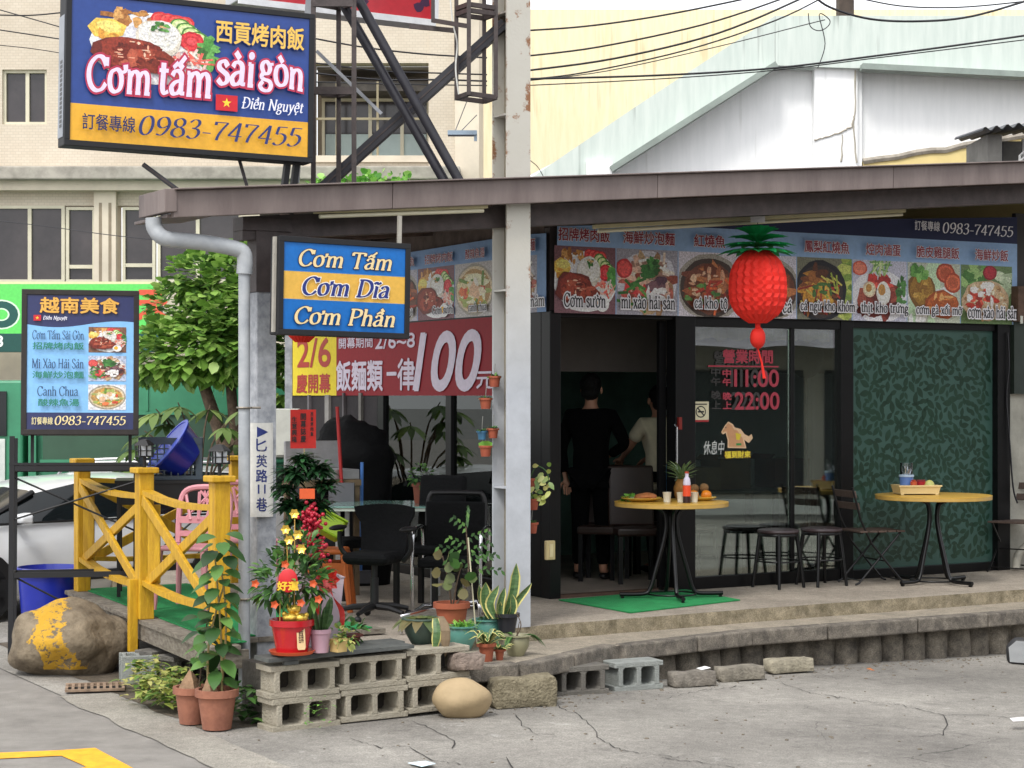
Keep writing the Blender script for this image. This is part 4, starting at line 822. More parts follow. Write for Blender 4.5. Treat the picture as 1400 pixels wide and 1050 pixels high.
# ------------------------------------------------------------ trees and shrubs
BARK = mat('bark', '#5a4b3c', .9, .35, 14, bump=.6)
def crown(m, mt, clumps, n, L, seed, droop=.35, up=.25, fold=.12, seg=3, wid=.75):
    r = random.Random(seed); m.m(mt)
    for (c, rad) in clumps:
        c = Vector(c)
        for _ in range(int(n * (rad[0] if isinstance(rad, tuple) else rad) ** 1.5)):
            d = Vector((r.gauss(0, 1), r.gauss(0, 1), r.gauss(0, 1))).normalized(); k = .55 + .5 * r.random() ** .6
            rr = rad if isinstance(rad, tuple) else (rad,) * 3; pnt = c + Vector((d.x * rr[0], d.y * rr[1], d.z * rr[2])) * k
            dr = (d + Vector((r.uniform(-.5, .5), r.uniform(-.5, .5), r.uniform(-.3, .3) + up))).normalized(); l = L * r.uniform(.6, 1.15); m.leaf(pnt, dr, l, l * wid, droop, (r.uniform(-.4, .4), r.uniform(-.4, .4), 1), fold, seg)
LF1 = leafmat('tree_leaf', ['40602f', '587f36', '70983f', '8fb655', 'b4d277'], .35, .3)
def tree(name, label, base, trunk, clumps, n, L, seed, mt, cat='tree', tr=.1, **kw):
    t = thing(name, label, cat, base); m = MB()
    for pl in trunk: m.tube(spline(pl, 4), [tr * (1 - .7 * i / (len(pl) * 4)) for i in range((len(pl) - 1) * 4 + 1)], 8)
    m.build('trunk', BARK, t, smooth=60); m = MB(); crown(m, mt, clumps, n, L, seed, **kw); m.build('crown', None, t, smooth=80); return t
YT = 21.; b_ = Vector((at(320, 540, YT).x, YT, 0)); q = lambda px, py, dy=0: tuple(at(px, py, YT + dy) - b_)
tree('broadleaf_tree', 'bushy bright green tree with big leaves left of the drainpipe, above the truck', b_, [[(0, 0, 0), (.05, 0, .9), q(310, 470)], [(.05, 0, .9), q(270, 500)], [(.05, 0, .9), q(370, 450)]],
     [(q(300, 400), .38), (q(262, 378, .1), .27), (q(320, 372, .2), .33), (q(345, 365, .1), .25), (q(345, 425, -.1), .4), (q(238, 418, .2), .3), (q(295, 455, -.2), .45), (q(222, 478, -.1), .33), (q(255, 485, -.2), .3), (q(335, 470, -.2), .38), (q(385, 470, .1), .4), (q(208, 492), .24), (q(300, 490, -.1), .28), (q(395, 400, .3), .4), (q(392, 520, .1), .35)], 1700, .11, 2, LF1, droop=.35, up=.15, tr=.09, wid=1.05, fold=.05)
YT = 25.2; b_ = Vector((at(500, 540, YT).x, YT, 0)); LF2 = leafmat('tree_leaf_bright', ['4f8a38', '6aa848', '95cc62', 'b0dc7c'], .4)
tree('roof_tree', 'light green treetop peeping over the roof between the steel braces', b_, [[(0, 0, 0), (.1, 0, 2), q(505, 270)]], [(q(445, 272), .3), (q(500, 273), .33), (q(545, 272), .3), (q(470, 285), .4), (q(525, 285), .45)], 900, .13, 5, LF2, droop=.4, tr=.08)
# shrub with fingered leaves in front of the truck
YT = 18.2; b_ = Vector((at(270, 540, YT).x, YT, 0)); sbm = thing('papaya_shrub', 'shrub with spreading fingered leaves in front of the green truck', 'shrub', b_); m = MB(); ml = MB().m(leafmat('papaya_leaf', ['2b3f1c', '3f5a28', '5f7a38', '7f9450'], .5)); r = random.Random(4)
for px, py in [(215, 565), (245, 556), (285, 560), (330, 562), (310, 585), (200, 595), (188, 615), (320, 608), (230, 580), (180, 632), (338, 622)]:
    t = Vector(q(px + r.uniform(-4, 4), py, r.uniform(-.4, .3))); m.tube(spline([(0, 0, .2), (t.x * .4, t.y * .5, t.z * .75 + .1), t + Vector((0, 0, .04))], 4), [.016 - .0013 * i for i in range(9)], 5); a0 = r.uniform(-.4, .4) + atan2(t.y, t.x + .001)
    for i in range(8): a = a0 + (i - 3.5) * .62; l = .26 * (1 - .04 * abs(i - 3.5)) * r.uniform(.8, 1.1); ml.leaf(t, (cos(a), sin(a), -.12), l, l * .36, .5, (0, 0, 1), .1, 4)
m.tube([(0, 0, 0), (0, 0, .3)], .03, 7); m.build('stem', BARK, sbm); ml.build('leaves', None, sbm, smooth=80)
# ------------------------------------------------------------ vehicles
CARG = mat('car_glass', '#161b1d', .06, .2, 2); TYR = mat('tyre', '#17171a', .85, .2, 20); RIM = mat('alloy', (.55, .56, .58), .3, .08, 6, metal=.9); TRM = mat('black_trim', '#141416', .55)
def car(name, label, loc, rz, paint, L=4.5, W=.86, Hh=1.5, rails=False, mpaint=None):
    t = thing(name, label, 'car', loc, rz)
    # stations along x (front at +x): x, belt z, roof z, roof half width, cabin?
    S = [(-L / 2, .78, .8, .55, 0), (-L / 2 + .08, .92, .95, .62, 0), (-L / 2 + .25, .98, 1.2 * Hh / 1.5, .56, 1), (-L / 2 + .7, 1.0, Hh - .06, .58, 1), (-L * .12, 1.0, Hh, .6, 1), (L * .06, .99, Hh - .03, .59, 1), (L * .15, .97, Hh - .12, .58, 1), (L * .29, .95, .99, .66, 1), (L * .40, .86, .9, .66, 0), (L * .47, .72, .77, .62, 0), (L / 2, .56, .6, .5, 0)]
    vs = []; fs = []; mi = []; k = 13
    for i, (x, zb, zt, rw, c) in enumerate(S):
        w = W * (1 - .14 * max(0, abs(x) / (L / 2) - .55) / .45); h = [(w * .9, .24), (w * .985, .34), (w, .6), (w * .97, zb), (rw + (w * .97 - rw) * .08, zt - (zt - zb) * .08 if c else zt - .02), (rw * .8, zt), (0, zt + .015)]
        row = [(x, -y, z) for y, z in h] + [(x, y, z) for y, z in h[-2::-1]]; vs += row
    n = len(S)
    mb = MB(); 
    for i in range(n - 1):
        for j in range(k - 1):
            cab = S[i][4] and S[i + 1][4]; gl = False
            if j in (3, 8) and cab and 2 <= i <= 6: gl = True
            if j in (5, 6, 4, 7) and i in (6, 2): gl = True
            mb.m(CARG if gl else paint); a = i * k + j; mb.face([vs[a], vs[a + 1], vs[a + k + 1], vs[a + k]])
    mb.m(paint); mb.face([vs[j] for j in range(k)][::-1]); mb.face([vs[(n - 1) * k + j] for j in range(k)])
    mb.m(TRM); mb.face([vs[i * k] for i in range(n)] + [vs[i * k + k - 1] for i in range(n - 1, -1, -1)])
    # weld
    me_o = mb.build('body', None, t, smooth=38)
    import bmesh as _b
    bm = _b.new(); bm.from_mesh(me_o.data); _b.ops.remove_doubles(bm, verts=bm.verts, dist=1e-4); _b.ops.recalc_face_normals(bm, faces=bm.faces); bm.to_mesh(me_o.data); bm.free(); me_o.data.set_sharp_from_angle(angle=radians(34))
    for sx in (L * .31, -L * .29):
        for sy in (-1, 1):
            w = MB().m(TRM); w.lathe([(.0, 0), (.37, 0), (.37, .03), (.0, .03)], (sx, sy * (W - .02), .36), 22, rot=Matrix.Rotation(-sy * pi / 2, 3, 'X')); w.build('wheel_arch', None, t, smooth=40)
            w = MB().m(TYR); w.lathe([(.2, -.1), (.3, -.1), (.32, -.06), (.32, .05), (.3, .09), (.2, .09)], (sx, sy * (W - .08), .32), 24, rot=Matrix.Rotation(-sy * pi / 2, 3, 'X')); wh = w.build('wheel', None, t, smooth=40)
            w = MB().m(RIM); w.lathe([(.205, .05), (.2, .085), (.18, .06), (.05, .075), (0, .085)], (sx, sy * (W - .08), .32), 20, rot=Matrix.Rotation(-sy * pi / 2, 3, 'X')); w.build('rim', None, wh, smooth=40)
    for sy in (-1, 1):
        w = MB().m(TRM); w.beam((-L * .42, sy * (W + .004), .42), (L * .18, sy * (W + .004), .42), .01, .1); w.beam((-L * .44, sy * (W - .012), .985), (L * .27, sy * (W - .012), .975), .014, .02); w.tube([(L * .29, sy * (W - .1), .98), (L * .155, sy * .62, Hh - .13)], .028, 6)
        w.beam((L * .05, sy * (W + .001), .3), (L * .045, sy * (W - .008), .97), .012, .008, (0, 1, 0)); w.beam((-L * .16, sy * (W + .001), .3), (-L * .16, sy * (W - .008), .97), .012, .008, (0, 1, 0)); w.build('door_trim', None, t)
        w = MB().m(mpaint or paint); yq = sy * (W + .04); w.mesh([(L * .22 + dx_, yq + sy * y_, 1.03 + z_) for dx_, k_ in ((-.05, 1), (.055, .72)) for y_, z_ in ((.0 + .1 * (1 - k_), -.055 * k_), (.15 + .05 * k_, -.045 * k_), (.15 + .055 * k_, .03 * k_), (.15 + .02 * k_, .068 * k_), (.02 + .1 * (1 - k_), .06 * k_))], [(0, 1, 2, 3, 4) if sy > 0 else (4, 3, 2, 1, 0), (9, 8, 7, 6, 5) if sy > 0 else (5, 6, 7, 8, 9)] + [((i + 1) % 5, i, 5 + i, 5 + (i + 1) % 5) if sy > 0 else (i, (i + 1) % 5, 5 + (i + 1) % 5, 5 + i) for i in range(5)]); mr = w.build('mirror', None, t, bevel=.018, smooth=60); MB().m(TRM).beam((L * .215, sy * (W - .08), .97), (L * .22, sy * (W + .08), 1.0), .06, .03).build('mirror_arm', None, mr)
        MB().m(mat('mirror_glass', (.75, .8, .85), .03, .02, 2, metal=1)).face([(L * .22 - .0525, yq + sy * y_, 1.03 + z_) for y_, z_ in ((.022, -.04), (.185, -.033), (.19, .025), (.16, .052), (.03, .046))][::sy]).build('mirror_glass', None, mr)
        MB().m(mat('headlight', (.75, .77, .8), .1, .1, 9)).ball((L * .455, sy * W * .66, .68), (.13, .14, .07), 10, 6, rot=Matrix.Rotation(sy * -.35, 3, 'Z')).build('headlight', None, t, smooth=60)
    if rails:
        for sy in (-.55, .55): MB().m(mat('roof_rail', '#9a9a9c', .3, metal=.6)).tube(spline([(-L * .34, sy, Hh - .05), (-L * .3, sy, Hh + .05), (0, sy, Hh + .07), (L * .1, sy, Hh + .03), (L * .13, sy, Hh - .1)], 4), .018, 6).build('roof_rail', None, t)
    m = MB().m(TRM)
    for y in (.25, -.3): m.tube([(L * .30, y, .99), (L * .245, y - .35, 1.13)], .01, 5)
    m.build('wiper', None, t); return t
SIL = mat('silver_paint', (.74, .76, .78), .28, .04, 2, metal=.15, coat=.6)
sc_ = car('silver_car', 'silver car parked behind the yellow fence with its front to the left', (-4.0, 17.5, 0), radians(220), SIL, 4.1, .85, 1.4); sc_.scale = (1, 1, .86); sc_.location.x -= .1
wc_ = car('white_car', 'white car with roof rails parked between the silver car and the green truck', (-4.25, 20.6, 0), radians(186), mat('white_paint', (.72, .73, .74), .25, .03, 2, coat=.5), 4.6, .9, 1.3, True); wc_.scale = (1, 1, .9)
oc = car('street_car', 'dark red car across the street, mirrored in the shop glass', (11.5, 8.2, 0), radians(151), mat('dark_red_paint', (.12, .02, .02), .3, .05, 2, coat=.6), 4.4, .85, 1.46)
# the car just out of frame on the right whose mirror pokes in
cr = at(1411, 862, 7.55); h_ = radians(90 - 17)
rx = Vector((cos(h_), sin(h_), 0)); ly = Vector((-sin(h_), cos(h_), 0))
L_ = 4.4; base = Vector((cr.x, cr.y, 0)) - rx * (L_ * .22 - .05) - ly * (.85 + .14)
car('grey_car', 'dark grey car at the right edge of the picture, only its wing mirror in view', (base.x, base.y, -.12), h_, mat('grey_paint', (.03, .032, .036), .3, .05, 2, coat=.6), L_, .85, 1.46, False, TRM)
# green truck
YT = 22.6; tk = thing('green_truck', 'green cargo truck parked across the back with its side panel facing the street', 'truck', (at(-5, 540, YT).x, YT, 0)); k = YT / F; TG = mat('truck_green', '#3f8f6a', .45, .12, 2, col2='#347a5a'); TD = mat('truck_panel_green', '#33523f', .6, .15, 2)
Zt = lambda py: H - (py - CY) * k; Xt = lambda px: (px + 5) * k
m = MB().m(TG).bx(Xt(38), Xt(760), 0, 2.2, Zt(660), Zt(515)); m.build('cargo_bed', None, tk, bevel=.02); m = MB().m(mat('pale_rim', '#a9c2a8', .5)).bx(Xt(36), Xt(762), -.03, .05, Zt(519), Zt(513)); m.build('top_rim', None, tk)
m = MB().m(TD).bx(Xt(60), Xt(400), -.06, -.002, Zt(628), Zt(566)); m.m(TG).bx(Xt(57), Xt(403), -.09, -.061, Zt(567), Zt(563)).bx(Xt(57), Xt(403), -.09, -.061, Zt(632), Zt(628)); m.build('side_panel', None, tk)
m = MB().m(TG)
for x in (44, 200, 320, 430, 540): m.bx(Xt(x), Xt(x + 8), -.1, -.0021, Zt(658), Zt(522)) if x in (44, 430, 540) else m.bx(Xt(x), Xt(x + 3), -.02, -.0021, Zt(562), Zt(520))
m.build('bed_post', None, tk); m = MB().m(TG).xprism([(Xt(-170), Zt(720)), (Xt(30), Zt(720)), (Xt(30), Zt(520)), (Xt(-120), Zt(520)), (Xt(-165), Zt(620))], .05, 2.1); m.build('cab', None, tk, bevel=.03); m = MB().m(mat('truck_door_white', '#c9cfc9', .4)).bx(Xt(-90), Xt(6), .02, .049, Zt(715), Zt(600)); m.build('door', None, tk)
m = MB().m(CARG).bx(Xt(-95), Xt(8), .02, .049, Zt(596), Zt(535)); m.build('window', None, tk); MB().m(TRM).bx(Xt(-160), Xt(700), .3, 1.8, .35, Zt(661)).build('chassis', None, tk)
for x in (-110, 250, 480): w = MB().m(TYR); w.lathe([(0, -.14), (.42, -.14), (.45, -.1), (.45, .1), (.42, .14), (0, .14)], (Xt(x), .3, .45), 22, rot=Matrix.Rotation(pi / 2, 3, 'X')); w.build('wheel', None, tk, smooth=40)
# ============================================================ SIGNS AND STEEL
FRM = mat('sign_frame_black', '#141519', .6, .15, 6)
def framed(name, label, cat, px, py, Y, ang, x0, x1, y0l, y1l, roll, depth, border=.03, frame=FRM, inset=.004):
    """vertical sign whose face runs from pixel column x0 to x1; y0l / y1l are its top and bottom rows at x0"""
    p0 = at(px, py, Y); a = radians(ang); q0 = onplane(x0, y1l, p0, a); q1 = onplane(x1, y1l, p0, a); W = hypot(q1.x - q0.x, q1.y - q0.y); Hh = onplane(x0, y0l, p0, a).z - q0.z
    t = thing(name, label, cat, q0, a, None, roll); m = MB().m(frame); b = border
    m.bx(-b, W + b, .0, depth, -b, Hh + b); fr = m.build('sign_box', None, t, bevel=.006); m = MB().m(frame)
    m.bx(-b, W + b, -.014, -.001, -b, 0).bx(-b, W + b, -.014, -.001, Hh, Hh + b).bx(-b, 0, -.014, -.001, 0, Hh).bx(W, W + b, -.014, -.001, 0, Hh); m.build('rim', None, t, bevel=.003); return t, W, Hh
t, W, Hh = framed('rooftop_signboard', 'big blue and yellow signboard with a rice dish on the roof corner', 'sign', 255, 100, 11.9, 26, 95, 420, -9, 191, radians(.9), .16, .035)
p = Panel(W, Hh, .003); BLU = P('2a468c', .35); YLW = P('e6ac33', .3)
p.rect(0, 0, 1, 1, BLU, .001); p.rect(0, 0, 1, .253, YLW); fc = p.build('sign_face', t)
p = Panel(W, Hh, .006); food(p, .085, .42, .575, .955, 'rice', 5, None, True, False); p.build('food_picture', fc)
p = Panel(W, Hh, .024); flag(p, .594, .283, .687, .395); p.build('flag', fc)
p = Panel(W, Hh, .022); GOLD, NV = P('e8bd5a'), P('1d2a5c'); PK, LV = P('b5304e'), P('e2d4ec')
p.sans('西貢烤肉飯', .592, .765, .972, .925, GOLD, .022, .05, P('20306a'))
for wd, u0, v0, u1, v1 in (('Cơm', .06, .335, .32, .6), ('tấm', .355, .355, .575, .65), ('sài', .595, .455, .755, .72), ('gòn', .775, .425, .97, .72)):
    p.serif(wd, u0, v0, u1, v1, LV, .135, .065, .045, PK, shear=.05, wave=(lambda t_: .02 - .05 * t_) if wd == 'gòn' else None)
p.serif('Điền Nguyệt', .705, .285, .972, .4, P('e8e8f2'), .11, .045, shear=.2)
p.sans('訂餐專線', .045, .075, .258, .185, NV, .012); p.serif('0983-747455', .275, .062, .965, .205, P('26346e'), .1, .022, shear=.25); p.build('lettering', fc)
m = MB().m(mat('light_side', '#8d939c', .4, .2, 3)).bx(-.0385, -.0355, .02, .155, .02, Hh * .86); m.m(P('23252c'))
for i in range(15): m.bx(-.0395, -.0388, .05, .11, .08 + i * .028, .1 + i * .028)
m.build('side_panel', None, t)
m = MB().m(FRM)
for u in (.93, .97): m.beam((W * u, .08, -.045), (W * u - .03, .1, -.36), .035, .05)
m.build('support', None, t)
# blue and yellow light box hanging under the eave
t, W, Hh = framed('hanging_light_box', 'blue and yellow light box with three lines of Vietnamese lettering hung beside the grey post', 'sign', 467, 390, 12.1, 30.6, 386, 552, 330, 449.5, radians(1.0), .12, .036)
p = Panel(W, Hh, .003); B2 = P('1a6ab8', .3); Y2 = P('dcae4e', .3); p.rect(0, 0, 1, 1, B2, .001); p.rect(0, .345, 1, .67, Y2); p.rect(0, .342, 1, .348, P('4a88c0')); p.rect(0, .667, 1, .673, P('4a88c0')); fc = p.build('sign_face', t)
p = Panel(W, Hh, .008); TAN, DB = P('e6cf9c'), P('1a2454')
p.serif('Cơm Tấm', .12, .725, .89, .945, TAN, .12, .05, .028, DB, shear=.25); p.serif('Cơm Dĩa', .15, .395, .87, .62, P('22307a'), .13, .05, .035, P('f0ece0'), shear=.25); p.serif('Cơm Phần', .09, .06, .92, .285, TAN, .12, .05, .028, DB, shear=.25); p.build('lettering', fc)
m = MB().m(mat('bracket_steel', '#a5a197', .5)); m.bx(-.054, -.0375, .02, .05, -.02, Hh + .03); m.build('side_strip', None, t); m = MB().m(MATS['bracket_steel']); m.bx(W - .03, W - .005, .04, .06, Hh + .04, Hh + .22); m.build('hanger', None, t)
# menu stand on the pavement
t, W, Hh = framed('menu_stand', 'upright pale blue menu board on a black steel stand beside the yellow fence', 'sign', 110, 500, 14.0, 12, 36, 182, 402, 587, radians(.3), .2, .04, mat('stand_frame', '#26211f', .6, .25, 8)); t.rotation_euler = (radians(-3), radians(.3), radians(12))
p = Panel(W, Hh, .003); N2 = P('2a3160', .35); LB = P('86c0f2', .35); p.rect(0, 0, 1, 1, LB, .001); p.rect(0, 0, 1, .125, N2); p.poly([(0, 1), (0, .79)] + [(i / 16, .785 + .025 * (-sin(i / 16 * 5.2 + .2))) for i in range(17)] + [(1, .80), (1, 1)], N2); fc = p.build('sign_face', t)
p = Panel(W, Hh, .006)
for i, (k_, bgc) in enumerate((('rice', '6b4a3a'), ('noodle', '9aa4b8'), ('soup', 'c2c2cc'))): food_at(p, .575, .575 - .215 * i, .93, .765 - .215 * i, k_, 70 + i, bgc)
p.build('food_picture', fc); p = Panel(W, Hh, .016); GD = P('e2ae4e'); DB2 = P('1c3660'); TG_ = P('2a7f68')
p.sans('越南美食', .12, .865, .86, .98, GD, .03, .05, P('6b2a20')); p.serif('Điền Nguyệt', .15, .805, .375, .845, P('e8e8f2'), .12, .05, shear=.2); flag(p, .06, .805, .13, .848)
for tx, ch, v, u0, u1, w0, w1 in (('Cơm Tấm Sài Gòn', '招牌烤肉飯', .665, .05, .53, .055, .53), ('Mì Xào Hải Sản', '海鮮炒泡麵', .45, .05, .53, .055, .53), ('Canh Chua', '酸辣魚湯', .245, .1, .48, .11, .49)):
    p.serif(tx, u0, v, u1, v + .075, DB2, .1, .03); p.sans(ch, w0, v - .072, w1, v - .02, TG_, .03)
p.sans('訂餐專線', .05, .035, .245, .09, P('e0d4a0'), .015); p.serif('0983-747455', .265, .03, .93, .1, P('ecd9a0'), .11, .035, shear=.15); p.build('lettering', fc)
m = MB().m(FRM); o = Vector(t.location); g0 = -o.z + .005; D = .5
for x in (-.1, W + .03 - .0):
    for y in (0.0, D): m.bx(x - .018, x + .018, y - .018, y + .018, g0, -.26 if x > 0 else -.05)
for z in (-.285, g0 + .62, g0 + .12):
    for y in (0, D): m.bx(-.081, W + .011, y - .015, y + .015, z - .02, z + .02)
    for x in (-.1, W + .03): m.bx(x - .015, x + .015, .0185, D - .0185, z - .02, z + .02)
m.bx(-.12, W + .05, -.02, D + .02, -.262, -.245)
for x in (.04, W - .02): m.bx(x - .012, x + .012, .09, .11, -.244, -.04)
fr_ = m.build('stand_frame', None, t); m = MB().m(FRM)
m.tube([(-.1, -.005, g0 + 1.02), (W + .03, -.005, g0 + 1.3)], .008, 6); m.tube([(-.1, .01, g0 + 1.34), (W + .03, .01, g0 + .93)], .008, 6); m.tube([(-.1, .005, g0 + .62), (W + .03, .005, g0 + .14)], .008, 6); m.build('cross_brace', None, t)
# partial red sign above, its lower edge in view
RY = 12.9; a_ = radians(26); q0 = at(330, -4, RY); q1 = onplane(592, 24, q0, a_); W = hypot(q1.x - q0.x, q1.y - q0.y); t = thing('red_signboard', 'red light box with a white frame high between the steel braces', 'sign', q0, a_, None, radians(1.2))
MB().m(mat('white_alu', '#b9bcc0', .35, .08, 3, metal=.3)).bx(-.02, W + .02, .012, .3, -.02, 1.3).build('sign_box', None, t, bevel=.006); p = Panel(W, 1.3, -.011); p.rect(0, 0, 1, 1, P('b02430', .3)); r = random.Random(2)
for i, u in enumerate((.62, .93)): p.blob(u, .06, .03, .03, P('3a1c3c'), r); p.blob(u + .03, .1, .025, .03, P('3a1c3c'), r)
p.build('sign_face', t); m = MB().m(mat('white_rim', '#d5d7da', .4)); m.bx(-.02, W + .02, -.005, .011, -.045, -.0005).bx(W + .0005, W + .04, -.005, .011, -.0005, 1.3); m.build('rim', None, t)
# steel lattice towers on the roof
STL = mat('dark_brown_steel_lattice', '#3d3433', .6, .3, 12, bump=.15); STK = mat('tarred_steel', '#23222a', .45, .25, 9); GST = mat('grey_steel', '#83858a', .45, .15, 8, metal=.3)
def roofz(x, y): q = sh((x, y, 0)); return zr(q.x) + .006
Y1 = 12.7; t = thing('sign_tower', 'dark steel lattice tower on the roof right of the big blue signboard', 'steel tower', at(428, 250, Y1)); o = Vector(t.location); q = lambda px, py, dy=0: at(px, py, Y1 + dy) - o
r = .012
for px, dy, gr in ((428.5, 0, 0), (463, .25, 0), (484, -.05, 0)):
    a = q(px, 0, dy); z0 = roofz(a.x + o.x, a.y + o.y) - o.z; m = MB().m(STL).bx(a.x - r * 1.3, a.x + r * 1.3, a.y - r, a.y + r, z0, a.z + .5); m.build('upright', None, t)
m = MB().m(STL)
for py in (124, 4, -60):
    A, B, C_ = q(428.5, py), q(484, py, -.05), q(463, py + 6, .25); m = MB().m(STL); m.beam(A, B, .03, .05); m.beam(A, C_, .025, .04); m.beam(B, C_, .025, .04); m.build('cross_member', None, t)
m = MB().m(GST); m.beam(q(424, -10, .1), q(404, 250, .1), .05, .03, (0, 1, 0)); m.build('leg', None, t); m = MB().m(GST); m.beam(q(433, 70, .15), q(522, 156, .15), .022, .035, (0, 1, 0)); m.build('brace', None, t)
Y2_ = 13.0; t = thing('sign_bracket_tower', 'dark steel ladder frame hanging beside the tall H column', 'steel frame', at(652, 140, Y2_)); o = Vector(t.location); q = lambda px, py, dy=0: at(px, py, Y2_ + dy) - o
for px, dy, y1 in ((624, .0, 137), (641, -.2, 130), (662, .1, 140), (678, -.1, 133)): a = q(px, y1, dy); m = MB().m(STL); m.bx(a.x - .014, a.x + .014, a.y - .014, a.y + .014, a.z, a.z + 1.7); m.build('upright', None, t)
m = MB().m(STL)
for py in (134, 20, 12, -70):
    P0 = [q(624, py, 0), q(641, py - 6, -.2), q(678, py - 1, -.1), q(662, py + 5, .1)]
    m = MB().m(STL)
    for i in range(4): m.beam(P0[i], P0[(i + 1) % 4], .024, .03)
    m.build('cross_member', None, t)
m = MB().m(STL)
m.beam(q(592, 28, -.03), q(641, 36, -.2), .025, .03); m.beam(q(560, 36, .05), q(624, 42, 0), .025, .03); m.beam(q(592, 0, -.03), q(592, 30, -.03), .025, .025); m.build('sign_arm', None, t)
m = MB().m(mat('white_cable', '#c9c9c4', .5)); m.tube(spline([q(614, -20, -.02), q(619, 30, -.03), q(625, 60, -.03), q(623, 95, -.03), q(628, 135, -.03)], 5), .006, 6); m.build('cable', None, t)
def brace(name, label, x0, y0, x1, y1, Y, w, h, mt, round_=False):
    a, b = at(x0, y0, Y), at(x1, y1, Y); m = MB().m(mt)
    if round_: m.tube([(0, 0, 0), b - a], w, 10)
    else: m.beam((0, 0, 0), b - a, w, h, (0, 1, 0)); m.m(STL); d = (b - a).normalized(); nn = Vector((-d.z, 0, d.x)); m.beam(nn * (h * .0) + Vector((0, -w * .5 - .006, 0)), b - a + Vector((0, -w * .5 - .006, 0)), .01, h * .35, (0, 1, 0))
    o = m.build(name, None, None, smooth=50 if round_ else 0, loc=a); tag(o, label, 'steel brace')
brace('steel_channel_brace', 'wide dark steel channel rising diagonally from the roof to the tall H column', 436, 262, 690, 33, 13.12, .07, .115, STK)
brace('steel_tube_brace', 'left of the two dark steel tubes slanting down to the roof', 466, 0, 616, 262, 12.85, .034, 0, STK, True)
brace('steel_tube_brace', 'right of the two dark steel tubes slanting down to the roof', 488, -4, 636, 262, 12.8, .034, 0, STK, True)
brace('steel_prop', 'short dark prop leaning on the left end of the roof below the signboard', 196, 225, 246, 262, 11.9, .03, .035, STK)
brace('steel_prop', 'thin dark prop under the middle of the big signboard', 326, 214, 340, 262, 12.2, .02, .03, STK)
t = thing('cable_tray', 'small pale blue metal bracket hanging on wires left of the tall column', 'bracket', at(612, 178, 13.2)); k = 13.2 / F
m = MB().m(mat('pale_bracket', '#9fb2c4', .5)); m.bx(0, 40 * k, 0, .1, -6 * k, 0).bx(36 * k, 40 * k, .02, .04, -14 * k, -6.1 * k); m.build('tray', None, t); m = MB().m(GST); m.tube([(10 * k, .05, 0), (26 * k, .03, 40 * k)], .003, 4); m.tube([(18 * k, .05, 0), (40 * k, .03, 22 * k)], .003, 4); m.build('hanging_wire', None, t)
# overhead wires
WIR = mat('black_cable', '#1d1d22', .5)
def wire(pts, label, Y=15.5, w=1.3, Y2=None):
    n = len(pts); W = [at(x, y, Y + ((Y2 or Y) - Y) * i / (n - 1)) for i, (x, y) in enumerate(pts)]; o = W[0].copy(); m = MB().m(WIR).tube([q_ - o for q_ in spline(W, 6)], w * Y / F, 6); b = m.build('power_cable', None, None, smooth=60, loc=o); tag(b, label, 'cable')
wire([(717, 42), (800, 36), (900, 22), (1020, -2), (1100, -22)], 'highest of the black cables fanning right from the tall column')
wire([(717, 77), (820, 64), (960, 34), (1070, -2), (1120, -22)], 'second highest of the black cables fanning right from the tall column', 15.6)
wire([(717, 97), (840, 80), (980, 46), (1100, -4), (1140, -24)], 'third of the black cables fanning right from the tall column', 15.7, 1.5)
wire([(717, 109), (800, 99), (940, 68), (1060, 28), (1130, -6)], 'fourth of the black cables fanning right, crossing the gable top', 15.8, 1.1)
wire([(717, 111), (830, 97), (980, 64), (1100, 34), (1128, 27)], 'thin black cable running to the dark stub on the gable', 15.9, .7)
wire([(717, 108), (900, 103), (1060, 93), (1200, 76), (1300, 63), (1420, 46)], 'thick black cable sweeping across the gable to the right edge', 15.4, 1.5)
wire([(717, 117), (900, 108), (1060, 96), (1200, 79), (1300, 67), (1420, 52)], 'thin black cable just below the thick one across the gable', 15.4, .8)
wire([(1110, -8), (1135, 10), (1190, 26), (1260, 29), (1330, 22), (1420, -4)], 'heavy black cable drooping over the dark stub at the top right', 15.2, 1.6)
wire([(1160, -6), (1230, 8), (1310, 10), (1400, 2), (1440, -4)], 'black cable just above the heavy drooping one at the top right', 15.3, 1.0)
wire([(1105, 18), (1108, 36), (1120, 42), (1132, 36), (1134, 27), (1120, 20), (1128, 60), (1118, 93)], 'small loop of black cable hanging left of the dark stub', 15.4, .7)
wire([(432, 53), (500, 65), (580, 74), (666, 79)], 'upper black cable crossing behind the tubes to the tall column', 14.6, 1.2)
wire([(430, 86), (520, 97), (600, 100), (666, 102)], 'middle black cable crossing behind the tubes to the tall column', 14.7, 1.1)
wire([(430, 100), (520, 109), (600, 109), (666, 111)], 'second lowest black cable crossing behind the tubes', 14.8, 1.3)
wire([(430, 112), (540, 115), (666, 117)], 'lowest black cable crossing behind the tubes', 14.9, .9)
wire([(-20, 20), (40, 21), (86, 17)], 'short dark cable at the top left corner beside the signboard', 14, 1.0)
wire([(-20, 8), (30, 22), (86, 38)], 'cable sloping down behind the top left of the signboard', 14.1, .8)
wire([(-20, 38), (40, 47), (86, 54)], 'dark cable on the tiled wall left of the signboard', 14.2, .9)
wire([(-20, 60), (40, 66), (86, 73)], 'thin lowest cable on the tiled wall left of the signboard', 14.3, .6)
wire([(-20, 300), (60, 309), (140, 320), (212, 328)], 'thin cable crossing the dark windows to the drainpipe elbow', 13.5, .55, 11.9)
wire([(717, 190), (722, 215), (735, 228), (745, 245)], 'short loose cable end at the foot of the tall column above the roof', 13.2, .6)
